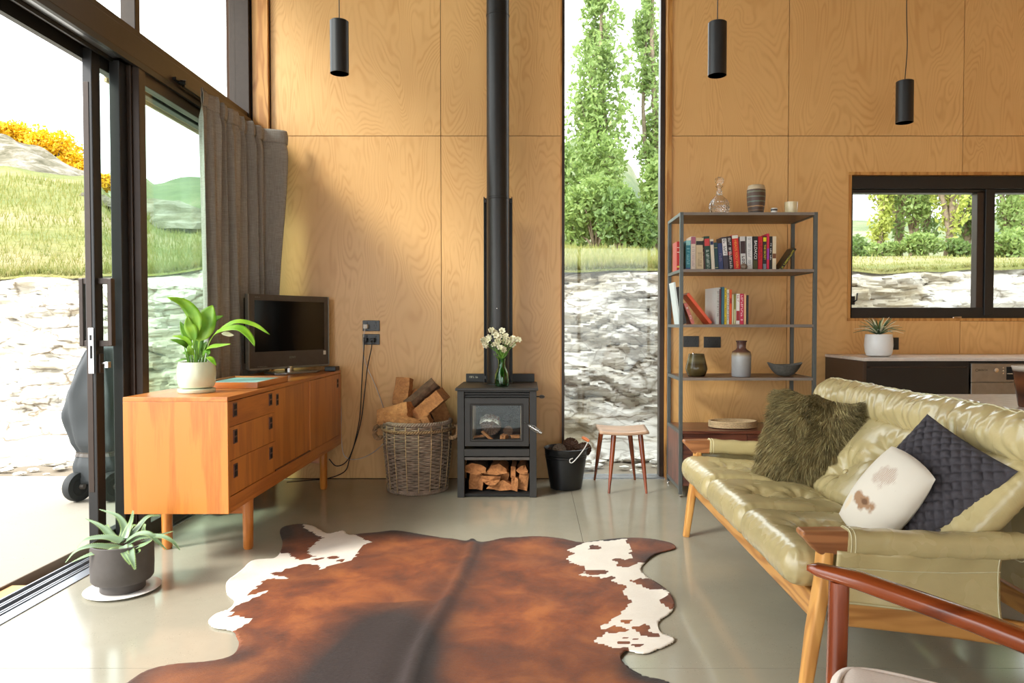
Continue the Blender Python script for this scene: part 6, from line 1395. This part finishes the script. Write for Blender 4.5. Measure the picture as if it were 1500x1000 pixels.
mb = MB(); mb.tube([Vector(roll(.27, v))+Vector((0, 0, .001)) for v in [i/200 for i in range(4, 197)]], .0022, 5); obj('roll_piping', mb, M['leather_pipe'], sf_, smooth=180, rec=False)
mb = MB(); mb.box(1.555, 1.575, NY+.03, FY-.03, .24, .66); obj('back_lining', mb, M['leather'], sf_, bev=.006)
# ---- scatter cushions
def throw(hw, hh, th, T_, n=40, pat=None, pinch=.06, wr=.006, seed=0, pw=2.6, rnd=0):
    def f(s_):
        def g_(u, v):
            a, b = 2*u-1, 2*v-1; x = hw*a*(1-pinch*(1-abs(a))**0*(1-b*b)*0-pinch*(1-(b*b))*abs(a)**3); y = hh*b*(1-pinch*(1-(a*a))*abs(b)**3)
            if rnd: x, y = x*(1-rnd*.5*b*b*.55), y*(1-rnd*.5*a*a*.45)
            z = s_*(th*((1-abs(a)**pw)*(1-abs(b)**pw))**.55); p = Vector((x, y, z)); p += Vector(noise.noise_vector(Vector((x*6+seed, y*6, s_*2))))*wr*(1-max(abs(a), abs(b))**8)
            if pat and s_ > 0: p.z += pat(a, b, x, y)
            return T_ @ p
        return g_
    mb = MB(); mb.grid(n, n, f(1)); k = len(mb.v); mb.grid(n, n, f(-1)); return mb
def basis(c, nrm, roll_=0, up=(0, 0, 1)):
    n_ = Vector(nrm).normalized(); x = Vector(up).cross(n_).normalized(); y = n_.cross(x); R_ = Matrix((x, y, n_)).transposed().to_4x4(); return Matrix.Translation(c) @ R_ @ Matrix.Rotation(roll_, 4, 'Z')
# woven charcoal cushion
Tc = basis((1.265, 2.275, .580), (-.74, -.42, .54), math.radians(-25)) ; 
def knit(a, b, x, y):
    q = 9; u, v = (a*1.0+1)*q/2*1.0, (b+1)*q/2; u2, v2 = u+v, u-v; i, j = math.floor(u2), math.floor(v2); fu, fv = u2-i, v2-j
    h = math.sin(PI*fu)**.5*(.5+.5*math.sin(PI*fv)) if (i+j) % 2 else math.sin(PI*fv)**.5*(.5+.5*math.sin(PI*fu)); return .016*(h-.5)*(1-max(abs(a), abs(b))**10)
ck = root('scatter_cushion', Tc.translation-Vector((0, 0, .14)), 'charcoal knitted cushion with woven ridges on the sofa', 'cushion')
obj('knit_cover', throw(.18, .18, .045, Tc, 130, knit, .05, .004, 3), M['charcoal'], ck, smooth=180, rec=False)
# cream cushion with a faded print
Tw = basis((1.130, 2.285, .530), (-.80, -.50, .34), math.radians(-27))
def printmat():
    t = NT('printed_linen'); tc = t.n('ShaderNodeTexCoord'); mp = t.n('ShaderNodeMapping'); t.l(tc.outputs['UV'], mp.inputs[0]); v = mp.outputs[0]; base = lin((214,206,190))
    def blob(cx__, cy__, rx_, ry_, sharp=.15):
        m2 = t.n('ShaderNodeMapping'); m2.vector_type = 'TEXTURE'; m2.inputs['Location'].default_value = (cx__, cy__, 0); m2.inputs['Scale'].default_value = (rx_, ry_, 1); t.l(v, m2.inputs[0])
        nz = t.n('ShaderNodeTexNoise'); nz.inputs['Scale'].default_value = 9; t.l(v, nz.inputs['Vector']); vl = t.n('ShaderNodeVectorMath', _operation='LENGTH'); t.l(m2.outputs[0], vl.inputs[0])
        return t.ramp(t.math('ADD', vl.outputs['Value'], t.math('MULTIPLY', t.math('SUBTRACT', nz.outputs[0], .5), .9)), [(max(0, 1-sharp-.5), 1.), (1-.4, 0.)])
    wv = t.n('ShaderNodeTexWave'); wv.inputs['Scale'].default_value = 16; wv.inputs['Distortion'].default_value = 5; wv.inputs['Detail Scale'].default_value = .6; t.l(v, wv.inputs['Vector'])
    c = t.mix(t.math('MULTIPLY', t.math('MULTIPLY', blob(.45, .68, .34, .22), t.ramp(wv.outputs[0], [(.4, 0.), (.8, 1.)])), .9), base, lin((150,108,84)))
    c = t.mix(t.math('MULTIPLY', blob(.42, .36, .36, .14), .9), c, lin((150,108,68))); c = t.mix(t.math('MULTIPLY', blob(.44, .37, .14, .06), .8), c, lin((96,64,40)))
    c = t.mix(t.math('MULTIPLY', blob(.18, .25, .10, .2), .5), c, lin((222,196,150))); t.set(Base_Color=c, Roughness=.85); nz = t.noise(v, 300, 2); t.bump(nz, .15, .002); return t.m
cw = root('scatter_cushion', Tw.translation-Vector((0, 0, .14)), 'plump cream cushion with a faded brown print leaning beside the charcoal one', 'cushion')
o = obj('linen_cover', throw(.108, .165, .058, Tw, 44, None, .05, .006, 7, 2.0, .62), printmat(), cw, smooth=180, rec=False)
uv = o.data.uv_layers.new(name='UVMap'); n = 44
for pl in o.data.polygons:
    for li in pl.loop_indices:
        vi = o.data.loops[li].vertex_index; front = vi < n*n; k = vi % (n*n); i, j = divmod(k, n); uv.data[li].uv = (i/(n-1), j/(n-1)) if front else (-5, -5)
# furry olive cushion
Tf = basis((1.215, 3.15, .548), (-.50, -.78, .36), math.radians(-9))
cf = root('scatter_cushion', Tf.translation-Vector((0, 0, .2)), 'shaggy olive green faux fur cushion at the far end of the sofa', 'cushion')
obj('cushion_back', throw(.188, .222, .066, Tf, 30, None, .04, .006, 1), M['fur_back'], cf, smooth=180, rec=False)
rg = random.Random(12); r = np.random.default_rng(12)
def furs(name, N, mat, seed):
    rg = random.Random(seed); mb = MB(); R_ = Tf.to_3x3(); Ri = R_
    for k in range(N):
        a = rg.uniform(-1.0, 1.0); b = rg.uniform(-1, 1); x = .188*a; y = .222*b; z = .066*max(0, (1-abs(a)**2.6)*(1-abs(b)**2.6))**.55
        if rg.random() < .10: z = -z*.6
        cl = Vector(noise.noise_vector(Vector((x*13, y*13, 3)))); L_ = rg.uniform(.030, .055)
        d = Vector((a*.9+cl.x*1.0, b*.9-.75+cl.y*1.0, .75+.5*cl.z*1.0+rg.uniform(-.15, .15))).normalized(); dr_ = Vector((rg.uniform(-.3, .3), -.6+rg.uniform(-.3, .3), -.25))
        p0 = Vector((x, y, z)); p1 = p0+d*L_*.5; p2 = p1+(d+dr_).normalized()*L_*.55; s_ = d.cross(Vector((rg.uniform(-1, 1), rg.uniform(-1, 1), .3))).normalized()*rg.uniform(.0009, .0017)
        mb.add([Tf @ (p0-s_), Tf @ (p0+s_), Tf @ (p1+s_*.9), Tf @ (p1-s_*.9), Tf @ p2], [(0, 1, 2, 3), (3, 2, 4)])
    return obj(name, mb, M[mat], cf, kind='stuff', rec=False, smooth=180)
furs('fur_pile', 26000, 'fur', 1); furs('fur_tips', 7000, 'fur2', 2)

# ================================================================== ARMCHAIR
ac = root('armchair', (.80, 1.05, 0), 'armchair with glossy red-brown wooden arm and beige seat in the near right corner', 'armchair', 0)
D1 = Vector((.903, -.430, 0)); N1 = Vector((-.430, -.903, 0)); Fp = Vector((.571, 1.48, .575))
def armpts(off):
    o_ = N1*off; return [Fp+o_+D1*t+Vector((0, 0, z)) for t, z in ((0, .004), (.02, .003), (.10, -.008), (.30, -.055), (.45, -.098), (.62, -.150), (.72, -.17))]
for off in (0, .58):
    mb = MB(); mb.sweep(armpts(off), [.012, .034, .050, .056, .058, .056, .05], [.012, .026, .036, .040, .044, .044, .04], 18, 2.6); obj('armrest', mb, M['mahog'], ac, smooth=70)
    f0 = Fp+N1*off+D1*.062; mb = MB(); mb.sweep([Vector((f0.x-.012, f0.y+.0, 0)), f0+Vector((-.006, 0, -.35)), f0+Vector((0, 0, -.03)), f0+Vector((0, 0, -.015))], [.034, .046, .040, .038], [.026, .034, .036, .036], 14, 3); obj('front_leg', mb, M['mahog_z'], ac, smooth=60)
    b0 = Fp+N1*off+D1*.66; mb = MB(); mb.sweep([Vector((b0.x+.06, b0.y-.03, 0)), b0+Vector((.02, -.01, -.36)), b0+Vector((.0, 0, -.17))], [.03, .042, .04], [.028, .034, .034], 14, 3); obj('rear_leg', mb, M['mahog_z'], ac, smooth=60)
    mb = MB(); mb.sweep([f0+Vector((0, 0, -.27)), b0+Vector((.015, -.005, -.33))], .028, .055, 12, 4); obj('side_rail', mb, M['mahog'], ac, smooth=60)
mb = MB(); mb.sweep([Fp+D1*.08+Vector((0, 0, -.27)), Fp+D1*.08+N1*.58+Vector((0, 0, -.27))], .028, .055, 12, 4); obj('front_rail', mb, M['mahog'], ac, smooth=60)
Rz = Matrix((D1, -N1, Vector((0, 0, 1)))).transposed().to_4x4(); cc_ = Fp+D1*(.055+.27)+N1*.29; cc_.z = .362
Ts = Matrix.Translation(cc_) @ Rz @ Matrix.Rotation(math.radians(4), 4, 'Y')
cushion('seat_cushion', .275, .235, .050, .045, Ts, (), .014, .002, (36, 30, 10), 'beige_fabric', seed=3, par=ac)
mb = MB(); q_ = []
for k in range(80):
    a = 2*PI*k/80; q_.append(Ts @ Vector((.262*math.copysign(abs(math.cos(a))**.32, math.cos(a)), .222*math.copysign(abs(math.sin(a))**.32, math.sin(a)), .046)))
mb.tube(q_, .004, 6, closed=True); obj('piping', mb, M['beige_fabric'], ac, smooth=180, rec=False)
Tb = Matrix.Translation(Fp+D1*.66+N1*.29+Vector((0, 0, -.01))) @ Rz @ Matrix.Rotation(math.radians(-70), 4, 'Y')
cushion('back_cushion', .26, .235, .05, .045, Tb, (), .014, .002, (26, 26, 8), 'beige_fabric', seed=6, par=ac)

# ================================================================== COWHIDE
OUT = [(410,782),(414,774),(425,770.5),(441,769),(458,772),(468,777),(475,781),(482,783),(493,781),(504,780),(512,785),(530,783),(555,781),(578,778.5),(610,783),(650,790),(680,795),(692,791),(702,796),(730,792),(780,787),(820,790),(850,796),(870,794),(905,791),(945,790),(972,794),(985,798),(990,804),(983,807),(968,811),(955,817),(944,827),(939,835),(945,844),(962,856),(977,868),(986,880),(988,889),(983,899),(972,907),(965,913),(964,920),(968,928),(985,935),(988,939),(984,945),(965,953),(948,959),(934,959),(918,956),(909,968),(920,980),(945,993),(985,1004),(1010,1040),(1000,1090),(930,1150),(800,1190),(640,1200),(450,1180),(330,1130),(230,1080),(160,1040),(165,1020),(192,1000),(215,985),(250,976),(300,972),(324,969),(343,961),(350,945),(346,935),(343,928),(331,924),(312,921),(305,913),(311,905),(321,899),(338,893),(343,883),(333,873),(331,858),(336,850),(343,845),(357,834),(363,828),(372,823),(388,821),(403,819),(411,810),(414,796)]
WL = [(447,750),(446,777),(473,790),(463,796),(456,804),(449,812),(462,818),(440,823),(413,812),(395,806),(300,850),(290,930),(343,925),(371,911),(336,906),(346,891),(367,882),(391,870),(360,876),(377,863),(391,851),(425,850),(395,843),(440,830),(470,830),(468,839),(482,832),(500,828),(520,822),(526,806),(541,796),(520,785),(512,760)]
WR = [(851,799),(829,810),(841,814),(831,818),(836,827),(858,832),(856,839),(847,846),(877,848),(900,857),(923,862),(912,869),(923,885),(918,897),(900,910),(883,919),(888,931),(872,946),(897,952),(918,954),(935,985),(1040,960),(1040,880),(1010,840),(941,826),(916,834),(902,832),(913,825),(927,819),(923,807),(918,792),(860,796)]
SP = [[(923,855),(935,851),(950,849),(962,855),(976,864),(982,868),(960,866),(944,863)],[(963,883),(970,877),(983,872),(995,880),(995,893),(980,894),(970,889)],[(923,919),(935,921),(950,917),(953,925),(964,936),(944,934),(930,928)]]
SE = [(872,805,11,3.2),(907,824,7,2.6),(873,841,17,4.2),(917,914,10,2.6),(902,925,15,5),(930,939,8,1.8),(914,946,8,2.2),(935,949,8,2.2),(915,936,5,1.5),(486,820,6,2.6),(468,822,6.5,2),(500,824,5,2),(440,815,14,4),(893,851,9,2.5)]
def toW(P): return [(PZ(x, y).x, PZ(x, y).y) for x, y in P]
oW, wL, wR = toW(OUT), toW(WL), toW(WR); sW = [toW(p) for p in SP]; sE = [(PZ(x, y), (PZ(x+rx, y).x-PZ(x, y).x), abs(PZ(x, y-ry).y-PZ(x, y).y)) for x, y, rx, ry in SE]
o2 = []
for i in range(len(oW)):
    for v in catmull([Vector((*oW[i-1], 0)), Vector((*oW[i], 0)), Vector((*oW[(i+1) % len(oW)], 0)), Vector((*oW[(i+2) % len(oW)], 0))], 13)[4:8]: o2.append((v.x, v.y))
oA = np.array(o2); st_ = .011; x0, y0 = oA.min(0)-st_; nx, ny = int((oA[:, 0].max()-x0)/st_)+3, int((oA[:, 1].max()-y0)/st_)+3
gx, gy = np.meshgrid(x0+np.arange(nx)*st_, y0+np.arange(ny)*st_, indexing='ij')
def pin(gx, gy, P):
    r_ = np.zeros(gx.shape, bool); P = np.array(P); j = len(P)-1
    for i in range(len(P)):
        c_ = ((P[i, 1] > gy) != (P[j, 1] > gy)); xx__ = (P[j, 0]-P[i, 0])*(gy-P[i, 1])/(P[j, 1]-P[i, 1]+1e-12)+P[i, 0]; r_ ^= c_ & (gx < xx__); j = i
    return r_
def pdist(px, py, P):
    P = np.array(P); A_ = P; B_3 = np.roll(P, -1, 0); d = B_3-A_; best = 1e9; bp = None
    t = np.clip(((px-A_[:, 0])*d[:, 0]+(py-A_[:, 1])*d[:, 1])/((d**2).sum(1)+1e-12), 0, 1); q = A_+d*t[:, None]; dd = np.hypot(q[:, 0]-px, q[:, 1]-py); k = dd.argmin(); return dd[k], q[k]
ins = pin(gx, gy, oA); vid = -np.ones((nx, ny), int); hv = []; hf = []
cells = ins[:-1, :-1].astype(int)+ins[1:, :-1]+ins[:-1, 1:]+ins[1:, 1:]
spine = [PZ(697, 794), PZ(684, 830), PZ(664, 870), PZ(640, 910), PZ(615, 960), PZ(600, 1010), PZ(590, 1150)]
spW = [(p.x, p.y) for p in spine]
def sdist(x, y):
    b = 9
    for (a, c_) in zip(spW, spW[1:]):
        dx, dy = c_[0]-a[0], c_[1]-a[1]; t = max(0, min(1, ((x-a[0])*dx+(y-a[1])*dy)/(dx*dx+dy*dy))); q = math.hypot(x-a[0]-t*dx, y-a[1]-t*dy)
        if q < abs(b): b = math.copysign(q, (x-a[0])*dy-(y-a[1])*dx)
    return b
col = []
def hvert(i, j):
    if vid[i, j] >= 0: return vid[i, j]
    x, y = gx[i, j], gy[i, j]
    dd, q = pdist(x, y, oA)
    if not ins[i, j]: x, y = q; dd = 0
    nz_ = Vector(noise.noise_vector(Vector((x*22, y*22, 1))))*.016+Vector(noise.noise_vector(Vector((x*70, y*70, 1))))*.008; X_, Y_ = x+nz_.x, y+nz_.y
    wh_ = in_poly(X_, Y_, wL) or in_poly(X_, Y_, wR)
    if wh_:
        if any(in_poly(X_, Y_, p) for p in sW): wh_ = False
        else:
            for (c_, rx_, ry_) in sE:
                if ((X_-c_.x)/rx_)**2+((Y_-c_.y)/ry_)**2 < 1: wh_ = False; break
    s_ = sdist(x, y); z = .006+.022*math.exp(-(s_/.03)**2)*sm(0, .12, dd+.03)+.007*math.exp(-((s_-.10)/.06)**2)
    z += .004*(noise.noise(Vector((x*5, y*5, 0)))+.6)*sm(0, .05, dd)+.010*max(0, noise.noise(Vector((x*6, y*6, 4))))*(1-sm(0, .06, dd))
    dk = math.exp(-((s_+.02)/.10)**2)*.55+(.85*math.exp(-((s_-.16)/.16)**2) if y < 2.75 else .25*math.exp(-((s_-.1)/.1)**2))*(1-sm(2.5, 3.0, y))
    dk += .9*(1-sm(0, .10, dd))*(.4+noise.noise(Vector((x*4, y*4, 6))))+.55*max(0, noise.noise(Vector((x*2.6+4, y*2.6, 2))))+.75*(1-sm(0, .30, 3.72-y))*.8*(1 if abs(s_) > .1 else .5)+.35*(1-sm(2.25, 2.6, y))
    dk += .3*math.exp(-((x-.33)**2+(y-3.4)**2)/.05)
    vid[i, j] = len(hv); hv.append((x, y, z)); col.append((1.0 if wh_ else 0.0, max(0, min(1, dk)), 1-sm(0, .05, dd), 1)); return vid[i, j]
for i in range(nx-1):
    for j in range(ny-1):
        if cells[i, j] >= 2 or (cells[i, j] == 1 and False): hf.append([hvert(i, j), hvert(i+1, j), hvert(i+1, j+1), hvert(i, j+1)])
t = NT('cow_hair'); at = t.n('ShaderNodeAttribute', _attribute_name='hide'); sp = t.n('ShaderNodeSeparateColor'); t.l(at.outputs['Color'], sp.inputs[0])
v = t.coords((1,1,1), rnd=False); n1 = t.noise(v, 4.5, 5, .6, .4); n2 = t.noise(t.coords((60, 240, 60), rnd=False), 1, 4, .7)
br = t.ramp(t.math('ADD', n1, t.math('MULTIPLY', t.math('SUBTRACT', n2, .5), .35)), [(.30, lin((78,36,14))), (.5, lin((126,62,22))), (.68, lin((160,90,38)))])
dkc = t.mix(n2, lin((22,14,12)), lin((50,32,26))); br = t.mix(sp.outputs[1], br, dkc)
wt_ = t.mix(n1, lin((240,234,222)), lin((214,204,190))); fc_ = t.ramp(t.math('ADD', sp.outputs[0], t.math('MULTIPLY', t.math('SUBTRACT', n2, .5), .5)), [(.42, 0.), (.58, 1.)])
t.set(Base_Color=t.mix(fc_, br, wt_), Roughness=t.ramp(n2, [(.3, .55), (.7, .8)]), Sheen_Weight=.05, Sheen_Roughness=.4); t.bump(n2, .5, .004)
mb = MB(); mb.add(hv, hf); hd_ = obj('cowhide_rug', mb, t.m, None, smooth=180, rec=False, sol=.003)
ca = hd_.data.color_attributes.new('hide', 'FLOAT_COLOR', 'POINT'); ca.data.foreach_set('color', np.array(col, dtype=np.float32).ravel())
tag(hd_, 'brown and white cowhide rug spread on the concrete floor', 'rug')
# rolled edge of the hide at its lower right white corner
